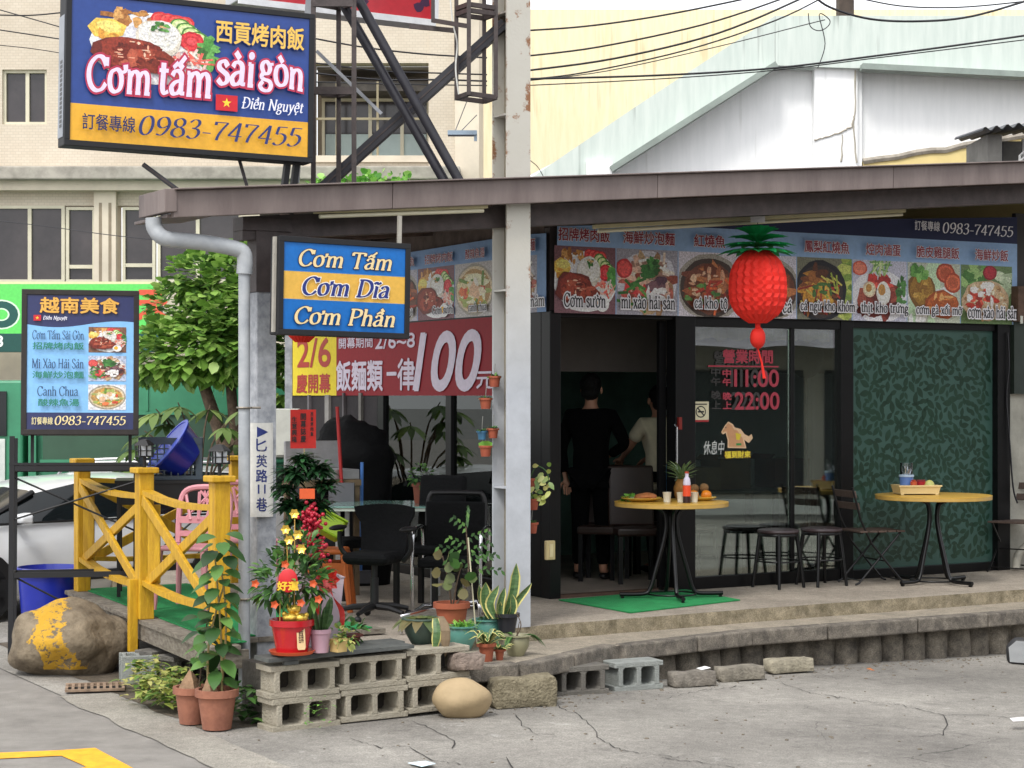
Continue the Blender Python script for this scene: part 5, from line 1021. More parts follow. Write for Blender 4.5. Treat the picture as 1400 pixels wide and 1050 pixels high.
# street name plate on the post
t = thing('street_plate', 'white street name plate with blue characters wrapped on the grey post', 'street sign', sw(PA, PB - .073, 0) - Vector((.045, .0, 0)), TH - .35); z_ = lambda py: H - (py - CY) / F * 12.2
m = MB().m(P('d6d5cf', .4)); 
for i in range(8):
    a0, a1 = -1.0 + i * .25, -1.0 + (i + 1) * .25; R_ = .098
    m.face([(R_ * sin(a0), .045 - R_ * cos(a0), z_(706)), (R_ * sin(a1), .045 - R_ * cos(a1), z_(706)), (R_ * sin(a1), .045 - R_ * cos(a1), z_(578)), (R_ * sin(a0), .045 - R_ * cos(a0), z_(578))])
m.build('plate', None, t, smooth=60); NB = P('1c2c74')
p = Panel(.16, z_(578) - z_(706)); hh = p.H; y_ = lambda py: (706 - py) / 128
[p.poly([(.36 + .46 * i / 8, y_(590.5) - (1 - i / 8) * .058), (.36 + .46 * (i + 1) / 8, y_(590.5) - (1 - (i + 1) / 8) * .058), (.36 + .46 * (i + 1) / 8, y_(590.5) + (1 - (i + 1) / 8) * .058), (.36 + .46 * i / 8, y_(590.5) + (1 - i / 8) * .058)], NB, 0) for i in range(8)]; p.y -= .002
for ch, c, w, h in (('匕', 608, .42, 17), ('英', 630, .42, 17), ('路', 650, .46, 17), ('11', 668, .3, 12), ('巷', 689, .42, 18)): p.sans(ch, .55 - w / 2, y_(c + h / 2), .55 + w / 2, y_(c - h / 2), NB, .02)
o = p.build('lettering', t); 
for v in o.data.vertices: x = v.co.x - .08; v.co.x = .0985 * sin(x / .098); v.co.y = .045 - (.0985 - v.co.y * .2) * cos(x / .098); v.co.z += z_(706)
MB().m(P('bfbdb4')).box((-.09, .0, (z_(578) + z_(706)) / 2 + .03), (.02, .02, hh * .9)).build('plate_edge', None, t, bevel=.004)
# red paper on its stick and stickers on the glass
q0 = at(415, 586, 12.9); t = thing('red_greeting_card', 'red paper card with black greeting characters on a thin stick above the plant', 'card', (q0.x, q0.y, q0.z), radians(12)); k = 12.9 / F
MB().m(P('d52a20', .6)).bx(-18 * k, 17 * k, 0, .003, -27 * k, 26 * k).build('card', None, t); p = Panel(35 * k, 53 * k, .0008); KB = P('241012')
for cx, s_, v0, v1, w in ((.84, '西貢烤肉飯', .3, .93, .1), (.5, '開幕誌慶', .14, .9, .2), (.15, '生意興隆', .14, .82, .19)):
    for i, ch in enumerate(s_): h_ = (v1 - v0) / len(s_); p.sans(ch, cx - w / 2, v1 - (i + 1) * h_ + .02, cx + w / 2, v1 - i * h_, KB, .03)
o = p.build('lettering', t); o.location = (-18 * k, 0, -27 * k); MB().m(mat('bamboo_stick', '#c9b080', .7)).tube([(0, .006, 20 * k), (.01, .006, -75 * k)], .004, 6).build('stick', None, t)
def on_glass(name, label, cat, x0, y0, x1, y1, b=.02): A, B = fac(x0, y1, b), fac(x1, y0, b); t = thing(name, label, cat, sw(A.x, b, A.z), TH); return t, Panel(B.x - A.x, B.z - A.z)
t, p = on_glass('no_smoking_sticker', 'cream no smoking sticker on the glass beside the door', 'sticker', 947, 549, 969, 577); p.rect(0, 0, 1, 1, P('d5cfae')); p.rect(0, 0, 1, .1, P('a02028')); p.ell(.5, .5, .32, .29, P('1a1a1c'), 24); p.ell(.5, .5, .26, .235, P('d5cfae'), 24); p.rect(.3, .46, .7, .54, P('1a1a1c')); p.poly([(.28, .66), (.33, .71), (.72, .34), (.67, .29)], P('1a1a1c')); p.rect(.12, .84, .88, .9, P('3a3430')); p.build('sticker', t)
t, p = on_glass('opening_hours_lettering', 'pinkish red opening hours characters stuck on the middle window pane', 'lettering', 966, 476, 1064, 560, .018); RD = P('a83446', .6); GK = P('33302f', .5); pu = lambda px: (px - 966) / 98; pv = lambda py: (560 - py) / 84
p.sans('營業時間', pu(974) + .02, pv(499) - .02, pu(1042), pv(481), GK, .01); p.sans('營業時間', pu(988), pv(497), pu(1056), pv(479), RD, .035); p.rect(pu(968), pv(502.5), pu(1064), pv(500.5), RD)
for i, (a, b_, n) in enumerate((('中', '午', '11:00'), ('晚', '上', '22:00'))):
    y0 = 504 + i * 31; p.sans(a, pu(972), pv(y0 + 11), pu(984), pv(y0), GK, .03); p.sans(b_, pu(972), pv(y0 + 24), pu(984), pv(y0 + 13), GK, .03)
    p.sans(n, pu(998), pv(y0 + 25), pu(1050), pv(y0 + 2), GK, .03); p.sans(n, pu(1003), pv(y0 + 25), pu(1064), pv(y0 + 2), RD, .03); p.sans(a, pu(987), pv(y0 + 12), pu(998), pv(y0 + 2), RD, .05); p.sans(b_, pu(987), pv(y0 + 24), pu(998), pv(y0 + 14), RD, .05)
p.build('lettering', t)
t, p = on_glass('horse_sticker', 'tan horse window sticker with yellow characters beneath it', 'sticker', 986, 576, 1030, 628, .02); HT = P('c9956a', .5)
p.poly([(.0, .72), (.05, .66), (.14, .7), (.2, .5), (.2, .3), (.78, .28), (.72, .5), (.86, .42), (.98, .55), (.94, .66), (.86, .6), (.72, .66), (.6, .8), (.42, .84), (.36, .93), (.22, 1), (.12, .9)], P('e0bc94', .5)); p.poly([(.03, .72), (.16, .74), (.24, .5), (.24, .33), (.73, .31), (.66, .55), (.5, .76), (.4, .78), (.32, .9), (.22, .96), (.14, .88)], HT); p.ell(.14, .84, .02, .017, GK, 8)
p.poly([(.44, .7), (.62, .66), (.56, .5), (.46, .52)], P('d9c23a')); p.rect(.46, .36, .62, .42, P('3f8f4a')); p.sans('福到財來', .1, .03, .9, .21, P('e6d23c', .5), .05, .12, P('5a2a18')); p.build('sticker', t)
t, p = on_glass('chalk_note', 'white handwritten characters on the window glass left of the horse sticker', 'lettering', 962, 600, 990, 624, .019); p.sans('休息中', 0, .1, 1, .9, P('c9ccc8'), .005, shear=.1); p.build('lettering', t)
# ============================================================ TERRACE, FENCE, BLOCKS
YEL = mat('yellow_wood_paint', '#cfa31c', .55, .2, 5, col2='#b08415', bump=.3, bscale=30, stretch=(6, 6, 1)); WOODG = mat('weathered_wood', '#8a8377', .85, .3, 5, bump=.4, col2='#5e564b', stretch=(3, 3, 8)); CARP = mat('green_carpet', '#1f8a4c', .95, .15, 5, bump=.6, bscale=220)
FP = [Vector((-3.39, 15.0, 0)), Vector((-2.54, 13.14, 0)), Vector((-1.815, 11.8, 0))]; FP.append(FP[0] + Vector((U.x, U.y, 0)) * 1.28); FZ0, FZT = .394, 1.44
dk = thing('wooden_deck', 'weathered wooden deck under the yellow fence, carpeted green', 'deck', sw(-2.8, 0, 0), TH); o5 = Vector((-2.8, 0))
m = MB(); r = random.Random(9)
E0, E1 = (-3.22, 2.15), (-3.5, -1.64); n = 7
for i in range(n):
    a0 = -3.22 + i * .15; sl = -.28 if i == 0 else 0
    if i == 0: m.prism([(-3.22 + 2.8, 2.15), (-3.5 + 2.8, -1.66), (-3.30 + 2.8, -1.66), (-3.08 + 2.8, 2.15)], .364, .394)
    else:
        f = -1.34 if a0 > -3.15 else -1.5; m.prism([(a0 + 2.8 + .002 - .19 * (1 - i / 6.) * 1, f), (a0 + .148 + 2.8 - .19 * (1 - (i + 1) / 6.), f), (a0 + .148 + 2.8, 2.14), (a0 + .002 + 2.8, 2.14)], .363 + r.uniform(-.003, 0), .3925)
m.build('plank', WOODG, dk)
m = MB(); m.prism([(-3.2 + 2.8, 2.13), (-3.485 + 2.8, -1.64), (-3.455 + 2.8, -1.64), (-3.17 + 2.8, 2.13)], .25, .362); m.prism([(-3.45 + 2.8, -1.64), (-3.24 + 2.8, -1.64), (-3.24 + 2.8, -1.61), (-3.45 + 2.8, -1.61)], .25, .362)
m.build('edge_board', WOODG, dk); m = MB(); 
for b in (-1.2, -.3, .6, 1.5): m.bx(-.42, .55, b, b + .07, .24, .361)
m.build('joist', mat('dark_joist', '#2f2a25', .9), dk); 
cp = MB().prism([(-3.08 - .0, 2.1), (-3.36, -1.56), (-3.22, -1.56), (-3.2, -1.3), (-2.22, -1.3), (-2.22, 2.1)], .396, .403); co = cp.build('green_carpet', CARP, None, loc=sw(0, 0, 0), rz=TH); tag(co, 'green artificial turf carpet laid on the wooden deck inside the fence', 'carpet')
fe = thing('yellow_fence', 'yellow painted wooden fence with crossed braces around the deck', 'fence', FP[0])
for i, q in enumerate(FP):
    e = q - FP[0]; rz_ = TH if i != 1 else TH; rot = Matrix.Rotation(rz_, 3, 'Z'); w = .105 if i < 3 else .07; m = MB(); m.box((e.x, e.y, (FZ0 + FZT - .04) / 2), (w, w, FZT - .04 - FZ0), rot); po = m.build('post', YEL, fe, bevel=.006); m = MB(); m.box((e.x, e.y, FZT - .02), (w + .055, w + .055, .04), rot); m.build('post_cap', YEL, po, bevel=.008)
m = MB(); e = FP[1] - FP[0] + Vector((-.075, -.03, 0)); m.box((e.x, e.y, .42), (.06, .05, .5), Matrix.Rotation(TH, 3, 'Z')); m.build('stake', YEL, fe, bevel=.004)
def fpanel(A, B, w=.06, thin=False, sag=.03):
    d = (B - A); L = d.length; d.normalize(); A = A - FP[0] + d * .055; B = A + d * (L - .11); z1, z0 = 1.25, .63; nn = Vector((-d.y, d.x, 0)) * .02
    def bar(p, q_, ww, hh, name): m = MB(); m.beam(p, q_, ww, hh); m.build(name, YEL, fe, bevel=.004)
    zz = lambda z: Vector((0, 0, z)); M_ = (A + B) / 2; 
    for z in (z1, z0):
        m = MB(); pts = [A + zz(z + .02), A.lerp(B, .25) + zz(z - sag * .5), M_ + zz(z - sag), A.lerp(B, .75) + zz(z - sag * .9), B + zz(z - sag * .4)]
        for p, q_ in zip(pts, pts[1:]): m.beam(p, q_, .075, .035)
        m.build('rail', YEL, fe)
    if not thin:
        for P_ in (A + d * .1, B - d * .08): bar(P_ + zz(z0 + .02) + nn, P_ + zz(z1 - .06) + nn, .085, .024, 'stile')
    bar(A + d * .03 + zz(z1 - .03) - nn * 1.6, B - d * .03 + zz(z0 - .0) - nn * 1.6, .028, .075, 'cross_brace'); bar(A + d * .03 + zz(z0 + .02) - nn * .1, B - d * .03 + zz(z1 - .07) - nn * .1, .028, .07, 'cross_brace')
fpanel(FP[0], FP[1]); fpanel(FP[1], FP[2]); fpanel(FP[0], FP[3], thin=True, sag=.0)
BP_ = mat('black_plastic', '#0e0e10', .5, .2)
def lantern(q, label):
    t = thing('solar_lamp', label, 'lamp', (q.x, q.y, FZT + .001), TH, 'solar lamps on the fence posts'); MB().m(BP_).tube([(0, 0, 0), (0, 0, .07)], .012, 8).build('stem', None, t); m = MB().m(BP_)
    m.bx(-.05, .05, -.05, .05, .071, .08); m.lathe([(.075, .15), (.07, .16), (.03, .19), (.0, .195)], n=4)
    for x in (-.045, 0, .045):
        for y in (-.045, .045): m.bx(x - .004, x + .004, y - .004, y + .004, .08, .15); m.bx(y - .004, y + .004, x - .004, x + .004, .0801, .1501) if x == 0 else None
    for y in (-.045, .045): m.bx(-.04, .04, y - .003, y + .003, .112, .118); m.bx(y - .003, y + .003, -.04, .04, .1121, .1181)
    m.build('lamp_cage', None, t); MB().m(mat('lamp_white', '#c9ccd0', .4)).bx(-.036, .036, -.036, .036, .081, .149).build('lamp_glass', None, t)
lantern(FP[1], 'black solar lamp on the middle fence post'); lantern(FP[2], 'black solar lamp on the fence post nearest the drainpipe')
# furniture on the deck
PINK = mat('pink_plastic', '#c98a92', .45, .08, 4)
def pink_chair(label, x, y, rz):
    t = thing('plastic_chair', label, 'chair', (x, y, .404), rz, 'pink plastic chairs on the deck')
    for sx, sy in ((-1, -1), (1, -1), (-1, 1), (1, 1)): MB().m(PINK).tube([(sx * .2, sy * .2, 0), (sx * .17, sy * .17, .42)], [.018, .026], 7).build('leg', None, t, smooth=50)
    MB().m(PINK).bx(-.2, .2, -.2, .2, .42, .45).build('seat', None, t, bevel=.012); m = MB().m(PINK)
    m.tube(spline([(-.19, -.18, .45), (-.2, -.23, .7), (-.16, -.26, .83), (0, -.27, .86), (.16, -.26, .83), (.2, -.23, .7), (.19, -.18, .45)], 5), .022, 7)
    for a in (-.12, -.04, .04, .12): m.tube([(a * .8, -.19, .62), (a * 1.4 , -.265, .82)], .013, 5); m.tube([(a * 1.3, -.21, .62), (-a * .4, -.265, .83)], .009, 5)
    m.beam((-.19, -.2, .62), (.19, -.2, .62), .02, .05); m.beam((-.19, -.19, .52), (.19, -.19, .52), .02, .04); m.build('backrest', None, t, smooth=50)
pink_chair('pink plastic chair with a latticed back, behind the right fence panel', at(262, 0, 13.75).x, 13.75, radians(165)); pink_chair('pink plastic chair farther back, partly hidden by the drainpipe and post', at(338, 0, 14.5).x, 14.5, radians(200))
t = thing('black_rack', 'tall black rack behind the fence carrying the grey crate', 'rack', (at(232, 0, 14.7).x, 14.75, .404), radians(10)); m = MB().m(BP_).bx(-.42, .42, -.25, .25, .86, .885); m.build('top', None, t)
for sx in (-.39, .39):
    for sy in (-.22, .22): MB().m(BP_).bx(sx - .014, sx + .014, sy - .014, sy + .014, 0, .859).build('leg', None, t)
MB().m(BP_).bx(-.37, .37, -.235, -.205, .7, .858).build('apron', None, t); m = MB().m(BP_); m.tube([(-.38, -.25, .1), (.2, -.25, .6)], .008, 6); m.build('brace', None, t)
ck = thing('grey_crate', 'dark grey slotted plastic crate on the black rack holding a blue basin', 'crate', (at(233, 0, 14.7).x, 14.7, 1.292), radians(12)); CG = mat('crate_grey', '#3a4650', .55, .12, 5); m = MB().m(CG); w, d, h = .235, .16, .32
for y in (-d, d):
    m.bx(-w, w, y - .008, y + .008, 0, .03).bx(-w, w, y - .012, y + .012, h - .05, h).bx(-w, -w + .05, y - .0081, y + .0081, .03, h - .05).bx(w - .05, w, y - .0081, y + .0081, .03, h - .05)
    for i in range(7): x = -w + .08 + i * .052; m.bx(x - .005, x + .005, y - .006, y + .006, .03, h - .05)
    for i in range(5): z = .07 + i * .042; m.bx(-w + .05, w - .05, y - .005, y + .005, z - .005, z + .005)
for x in (-w, w):
    m.bx(x - .0085, x + .0085, -d + .0082, d - .0082, 0, .05).bx(x - .0085, x + .0085, -d + .013, d - .013, h - .08, h)
    for i in range(5): y = -d + .05 + i * .055; m.bx(x - .005, x + .005, y - .005, y + .005, .05, h - .08)
m.bx(-w + .01, w - .01, -d + .01, d - .01, .002, .01); m.build('crate_body', None, ck)
o = thing('blue_basin', 'shiny blue plastic basin tilted inside the grey crate', 'basin', (at(252, 0, 14.66).x, 14.7, 1.43)); BB = mat('blue_plastic', '#1c2c9c', .3, .1, 3, coat=.3); R_ = Matrix.Rotation(radians(-50), 3, 'Y') @ Matrix.Rotation(radians(18), 3, 'X')
MB().m(BB).lathe([(0, 0), (.165, 0), (.175, .01), (.225, .2), (.232, .205), (.232, .192), (.22, .19), (.165, .022), (0, .018)], (.03, 0, .0), 30, rot=R_).build('bowl', None, o, smooth=40); MB().m(mat('rim_highlight_blue', '#5a6ad0', .25)).lathe([(.232, .204), (.242, .206), (.242, .212), (.22, .212), (.22, .206)], (.03, 0, 0), 30, rot=R_).build('rim', None, o, smooth=50)
o = thing('blue_bin', 'blue plastic tub standing on the ground behind the menu stand', 'bin', (at(68, 0, 15.3).x, 15.3, .0), radians(10)); MB().m(BB).lathe([(.0, 0), (.21, 0), (.25, .5), (.23, .5), (.2, .03), (0, .03)], n=26).build('tub', None, o, smooth=40); MB().m(BB).lathe([(.25, .5), (.275, .5), (.28, .555), (.25, .56), (.24, .5)], n=26).build('rim', None, o, smooth=40)
# boulder with yellow paint
bm_ = mat('painted_boulder', '#554a3b', .9, .3, 6, bump=1.0, bscale=16, col2='#877a66'); N = bm_.node_tree.nodes; L = bm_.node_tree.links; b_ = N['Principled BSDF']; old = b_.inputs['Base Color'].links[0].from_socket; tc = N.new('ShaderNodeTexCoord'); sx = N.new('ShaderNodeSeparateXYZ'); L.new(tc.outputs['Object'], sx.inputs[0])
nz = N.new('ShaderNodeTexNoise'); nz.inputs['Scale'].default_value = 7; nz.inputs['Detail'].default_value = 9; nz.inputs['Roughness'].default_value = .72; L.new(tc.outputs['Object'], nz.inputs[0])
def mth(op, a, b): n_ = N.new('ShaderNodeMath'); n_.operation = op; [L.new(q_, n_.inputs[i]) if not isinstance(q_, (int, float)) else setattr(n_.inputs[i], 'default_value', q_) for i, q_ in enumerate((a, b))]; return n_.outputs[0]
cen = mth('MULTIPLY_ADD', sx.outputs['Z'], -.35); N[cen.node.name].inputs[2].default_value = -.03
dx_ = mth('ABSOLUTE', mth('SUBTRACT', sx.outputs['X'], cen), 0); k_ = mth('SUBTRACT', mth('ADD', dx_, mth('MULTIPLY', nz.outputs['Fac'], .42)), .335); k2 = mth('LESS_THAN', k_, 0.0); kz = mth('GREATER_THAN', sx.outputs['Z'], -.17); n9 = N.new('ShaderNodeTexNoise'); n9.inputs['Scale'].default_value = 16; n9.inputs['Detail'].default_value = 8; n9.inputs['Roughness'].default_value = .75; L.new(tc.outputs['Object'], n9.inputs[0]); wr_ = mth('GREATER_THAN', n9.outputs['Fac'], .45); kk = mth('MULTIPLY', mth('MULTIPLY', k2, kz), wr_); mx = N.new('ShaderNodeMixRGB'); L.new(kk, mx.inputs[0]); L.new(old, mx.inputs[1]); mx.inputs[2].default_value = (*lin('b98f28'), 1); L.new(mx.outputs[0], b_.inputs['Base Color'])
bb_ = MB().ball((0, 0, 0), (.395, .36, .275), 64, 40, .28, 3, fq=1.3); bb_.v = [tuple(Vector(v_) * (1 + .045 * noise.noise(Vector(v_) * 9) + .07 * abs(noise.noise(Vector(v_) * 4.5 + Vector((3, 1, 7)))))) for v_ in bb_.v]; o = bb_.build('boulder', bm_, None, smooth=80, loc=(at(92, 0, 13.25).x, 13.3, .225)); tag(o, 'big grey boulder with a streak of yellow paint beside the deck', 'boulder')
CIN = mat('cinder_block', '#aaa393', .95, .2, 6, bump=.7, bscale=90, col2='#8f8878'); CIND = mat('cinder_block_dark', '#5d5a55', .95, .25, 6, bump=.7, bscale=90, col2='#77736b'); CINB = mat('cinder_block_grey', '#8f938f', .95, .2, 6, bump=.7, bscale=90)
def cinder(label, loc, rz, mt, L=.45, h=.19, d=.19, up=False, group=None):
    t = .034; e = .03; m = MB(); w = (L - 2 * e - 3 * t) / 2
    m.bx(-L / 2, L / 2, 0, d, 0, t).bx(-L / 2, L / 2, 0, d, h - t, h)
    for x in (-L / 2 + e, -t / 2, L / 2 - e - t): m.bx(x, x + t, 0, d, t, h - t)
    for x0 in (-L / 2 + e + t, t / 2):
        for xa, xb, sx_ in ((x0, x0 + .016, 1), (x0 + w, x0 + w - .016, -1)):
            for za, zb in ((t, t + .016), (h - t, h - t - .016)): m.mesh([(xa, 0.001, za), (xb, 0.001, za), (xa, 0.001, zb), (xa, d - .001, za), (xb, d - .001, za), (xa, d - .001, zb)], [(0, 1, 2), (3, 5, 4), (1, 4, 5, 2)])
    o = m.build('cinder_block', mt, None, bevel=.004, loc=loc, rz=rz); tag(o, label, 'cinder block', group)
    if up: o.rotation_euler = (radians(-90), 0, rz); o.scale = (.62, 1.0, 1.25)
    return o
WA = radians(34); w0 = Vector((-1.385, 10.9, 0)); wd = Vector((cos(WA), sin(WA), 0))
pos_ = ['left end of the', 'middle of the', 'right end of the']
for j in range(2):
    for i in range(3):
        p_ = w0 + wd * (.225 + .455 * i + (.012 if j == 0 else 0.0)) + Vector((0, 0, .191 * j + .012 * i)); cinder(f'pale hollow cinder block, {pos_[i]} {"lower" if j == 0 else "upper"} row below the potted plants', p_, WA + radians(random.Random(i + j * 3).uniform(-1.5, 1.5)), CIN, group='stacked cinder blocks under the pots')
q0 = onz(798, 951, -.015); cinder('dark mossy hollow cinder block at the kerb, right of the rough stone', (q0.x, q0.y, -.015), radians(26), CIND, .38); q0 = onz(874, 944, -.02); cinder('pale grey hollow cinder block at the kerb, right of the dark one', (q0.x, q0.y, -.02), radians(26), CINB, .37)
q0 = onz(190, 936, 0); cinder('grey cinder block standing on end between the boulder and the weeds', (q0.x, q0.y + .0, .002), radians(15), CINB, .38, up=True).location = (q0.x, q0.y, .19)
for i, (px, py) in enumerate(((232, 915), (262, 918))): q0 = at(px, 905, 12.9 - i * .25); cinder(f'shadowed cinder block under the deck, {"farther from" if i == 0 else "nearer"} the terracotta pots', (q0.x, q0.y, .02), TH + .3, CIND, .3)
m = MB(); m.xprism([(-.02, 0), (.95, .012), (.95, .032), (.3, .03), (-.02, .022)], -.02, .17); m.bx(.35, 1.0, .175, .34, .01, .03); m.m(mat('white_chip', '#b9b4a8', .8)).box((.13, -.0, -.012), (.09, .03, .022)); q0 = w0 + Vector((0, 0, .408)); o = m.build('weathered_board', mat('wet_board', '#5f625f', .7, .35, 6, bump=.3, col2='#3f4242'), None, loc=q0, rz=WA); tag(o, 'weathered grey board lying on the cinder blocks under the plant pots', 'board')
STN = mat('tan_stone', '#b09a78', .8, .12, 3, bump=.15, col2='#9b8868'); o = MB().ball((0, 0, 0), (.172, .14, .118), 26, 16, .2, 8, fq=1.1).build('round_stone', STN, None, smooth=80, loc=(at(631, 0, 11.45).x, 11.45, .108)); tag(o, 'smooth round tan stone at the end of the cinder block wall', 'stone')
def roughbox(label, px, py, z, dim, rz, mt, name='rough_stone', seed=1, cat='stone', amp=.02):
    q0 = onz(px, py, z); m = MB(); nx, ny, nz_ = 9, 5, 5; idx = {}; vs = []; fs = []
    def vid(i, j, k):
        if (i, j, k) not in idx:
            x, y, z_ = (i / nx - .5) * dim[0], (j / ny - .5) * dim[1], (k / nz_) * dim[2]; p_ = Vector((x, y, z_)); c = Vector((x / dim[0] * 2, y / dim[1] * 2, z_ / dim[2] * 2 - 1)); rr = max(0, sorted([abs(c.x), abs(c.y), abs(c.z)])[1] - .75); p_ -= Vector((c.x * dim[0], c.y * dim[1], c.z * dim[2])) * rr * .16
            p_ += Vector((noise.noise(p_ * 9 + Vector((seed, 0, 0))), noise.noise(p_ * 9 + Vector((0, seed, 5))), noise.noise(p_ * 9 + Vector((9, 0, seed))))) * amp; idx[(i, j, k)] = len(vs); vs.append(p_)
        return idx[(i, j, k)]
    for i in range(nx):
        for j in range(ny): fs += [(vid(i, j, 0), vid(i, j + 1, 0), vid(i + 1, j + 1, 0), vid(i + 1, j, 0)), (vid(i, j, nz_), vid(i + 1, j, nz_), vid(i + 1, j + 1, nz_), vid(i, j + 1, nz_))]
    for i in range(nx):
        for k in range(nz_): fs += [(vid(i, 0, k), vid(i + 1, 0, k), vid(i + 1, 0, k + 1), vid(i, 0, k + 1)), (vid(i, ny, k), vid(i, ny, k + 1), vid(i + 1, ny, k + 1), vid(i + 1, ny, k))]
    for j in range(ny):
        for k in range(nz_): fs += [(vid(0, j, k), vid(0, j, k + 1), vid(0, j + 1, k + 1), vid(0, j + 1, k)), (vid(nx, j, k), vid(nx, j + 1, k), vid(nx, j + 1, k + 1), vid(nx, j, k + 1))]
    o = m.mesh(vs, fs).build(name, mt, None, smooth=50, loc=(q0.x, q0.y + dim[1] * .4, z), rz=rz); return tag(o, label, cat)
AGG = mat('aggregate_concrete', '#8f866f', .95, .35, 25, bump=1.0, bscale=70, col2='#6c6450'); roughbox('rough weathered concrete block between the round stone and the dark cinder block', 714, 968, 0, (.43, .17, .185), radians(22), AGG, seed=3)
roughbox('brownish broken concrete chunk on the kerb end beside the small orange pot', 638, 918, .252, (.21, .12, .105), radians(25), mat('chunk_brown', '#84766c', .95, .3, 14, bump=.8, bscale=50), 'concrete_chunk', 5, 'concrete chunk')
for i, (px, py, L_, c, lb) in enumerate(((946, 939, .34, '#79736a', 'short grey kerb stone on the ground next to the pale cinder block'), (1012, 931, .36, '#847e72', 'grey kerb stone lying between the two other loose ones'), (1080, 920, .38, '#98917f', 'palest loose kerb stone, farthest to the right by the kerb'))):
    roughbox(lb, px, py, zg(-.6 + i * .4) , (L_, .13, .1), radians(27), mat('kerb_loose' + c, c, .95, .3, 12, bump=.7, bscale=60), 'kerb_stone', 7 + i, 'kerb stone', .012)
# drain grate, litter
t = MB(); GR = mat('rusty_grate', '#8a7562', .8, .3, 14, bump=.4); t.m(GR); t.bx(-.19, .19, -.15, -.125, 0, .015).bx(-.19, .19, .125, .15, 0, .015)
for i in range(10): x = -.18 + i * .04; t.bx(x - .009, x + .009, -.125, .125, 0, .014)
t.bx(-.18, .18, -.01, .01, .0141, .016); t.m(mat('grate_dark', '#1a1714', .9)).bx(-.185, .185, -.124, .124, -.002, .0005); q0 = onz(130, 941, .016); o = t.build('drain_grate', None, None, loc=(q0.x, q0.y, .018), rz=radians(12)); tag(o, 'rusty slotted drain grate in the ground below the boulder', 'grate')
for px, py, w_, c, lb in ((577, 1046, .075, '#cfe0e8', 'pale blue scrap of paper at the bottom edge of the picture'), (962, 915, .045, '#e8e8e8', 'crumpled white tissue lying on the leftmost loose kerb stone'), (1190, 917, .025, '#a8673a', 'small brown dry leaf on the concrete below the kerb'), (1395, 985, .06, '#e4e0e2', 'white scrap at the right edge on the concrete')):
    q0 = onz(px, py, .078 if px == 962 else .012); m = MB(); m.mesh([(-w_, -w_ * .6, 0), (w_, -w_ * .5, .006), (w_ * .9, w_ * .6, .012), (-w_ * .8, w_ * .7, .004), (0, 0, .016), (-w_, -w_ * .6, -.003), (w_, -w_ * .5, .003), (w_ * .9, w_ * .6, .009), (-w_ * .8, w_ * .7, .001)], [(0, 1, 4), (1, 2, 4), (2, 3, 4), (3, 0, 4), (8, 7, 6, 5), (0, 5, 6, 1), (1, 6, 7, 2), (2, 7, 8, 3), (3, 8, 5, 0)])
    o = m.build('litter_scrap', mat('litter' + c, c, .7), None, loc=q0 + Vector((0, 0, .004)), rz=px); tag(o, lb, 'litter')

m = MB(); fz = w0 + Vector((-sin(WA), cos(WA), 0)) * .2
m.box((fz + wd * .72 + Vector((-sin(WA), cos(WA), 0)) * .16 + Vector((0, 0, .18))), (1.3, .3, .36), Matrix.Rotation(WA, 3, 'Z')); struct(m.build('added_block_backing', mat('hole_shade_dark', '#4a453e', .95, .3, 8, bump=.5)))  # added dark box behind the cinder blocks, standing in for shade in their holes

m = MB().m(mat('grit', '#6f675b', .95, .4, 30)); r = random.Random(77)
for _ in range(900):
    if r.random() < .6: x, y, _t = along(LE, r.uniform(.0, 7.5)); a, b = x + r.uniform(-.05, .05), y - abs(r.gauss(0, .22)) - .02
    else: a, b = r.uniform(-4, 4), r.uniform(-7, -2.4)
    p_ = sw(a, b, zg(a) + .006); s_ = r.choice([.004, .005, .007, .011]); m.ball(p_, (s_ * r.uniform(.8, 1.6), s_, s_ * .6), 5, 3)
tag(m.build('grit'), 'loose grit and pebbles scattered on the concrete below the kerb', 'grit', None, 'stuff')
# ============================================================ PLANTS
TER = mat('terracotta', '#a2583c', .8, .12, 6, bump=.15, col2='#8c4a34'); TERD = mat('old_terracotta', '#9a6650', .85, .15, 7, bump=.2, col2='#7f5140'); PSOIL = mat('potting_soil', '#2f2620', .95, .3, 30)
def pot(t, r, h, mt, rim=.012, taper=.72, n=24, round_=False):
    m = MB().m(mt)
    if round_: pr = [(0, 0), (r * .55, 0), (r * .62, .01), (r * .92, h * .45), (r * .98, h * .75), (r * .93, h * .9), (r + rim, h * .95), (r + rim, h), (r - .012, h), (r - .02, h * .85)]
    else: pr = [(0, 0), (r * taper, 0), (r * (taper + (1 - taper) * .82), h * .8), (r + rim, h * .82), (r + rim, h), (r - .008, h), (r - .012, h * .88)]
    m.lathe(pr, n=n); o = m.build('pot', None, t, smooth=40); MB().m(PSOIL).lathe([(0, h * .9), (r * .96, h * .88)], n=n).build('soil', None, t); return o
def potted(name, label, px, py, z, r, h, mt, cat='potted plant', group=None, **kw):
    q0 = onz(px, py, z); t = thing(name, label, cat, (q0.x, q0.y + r * .6, z + .001), 0, group); pot(t, r, h, mt, **kw); return t
def stems(t, pts, r=.008, mt=None):
    m = MB()
    for pl in pts: m.tube(spline(pl, 4), [r * (1 - .5 * i / (len(pl) * 4)) for i in range((len(pl) - 1) * 4 + 1)], 6)
    return m.build('stem', mt or BARK, t, smooth=60)
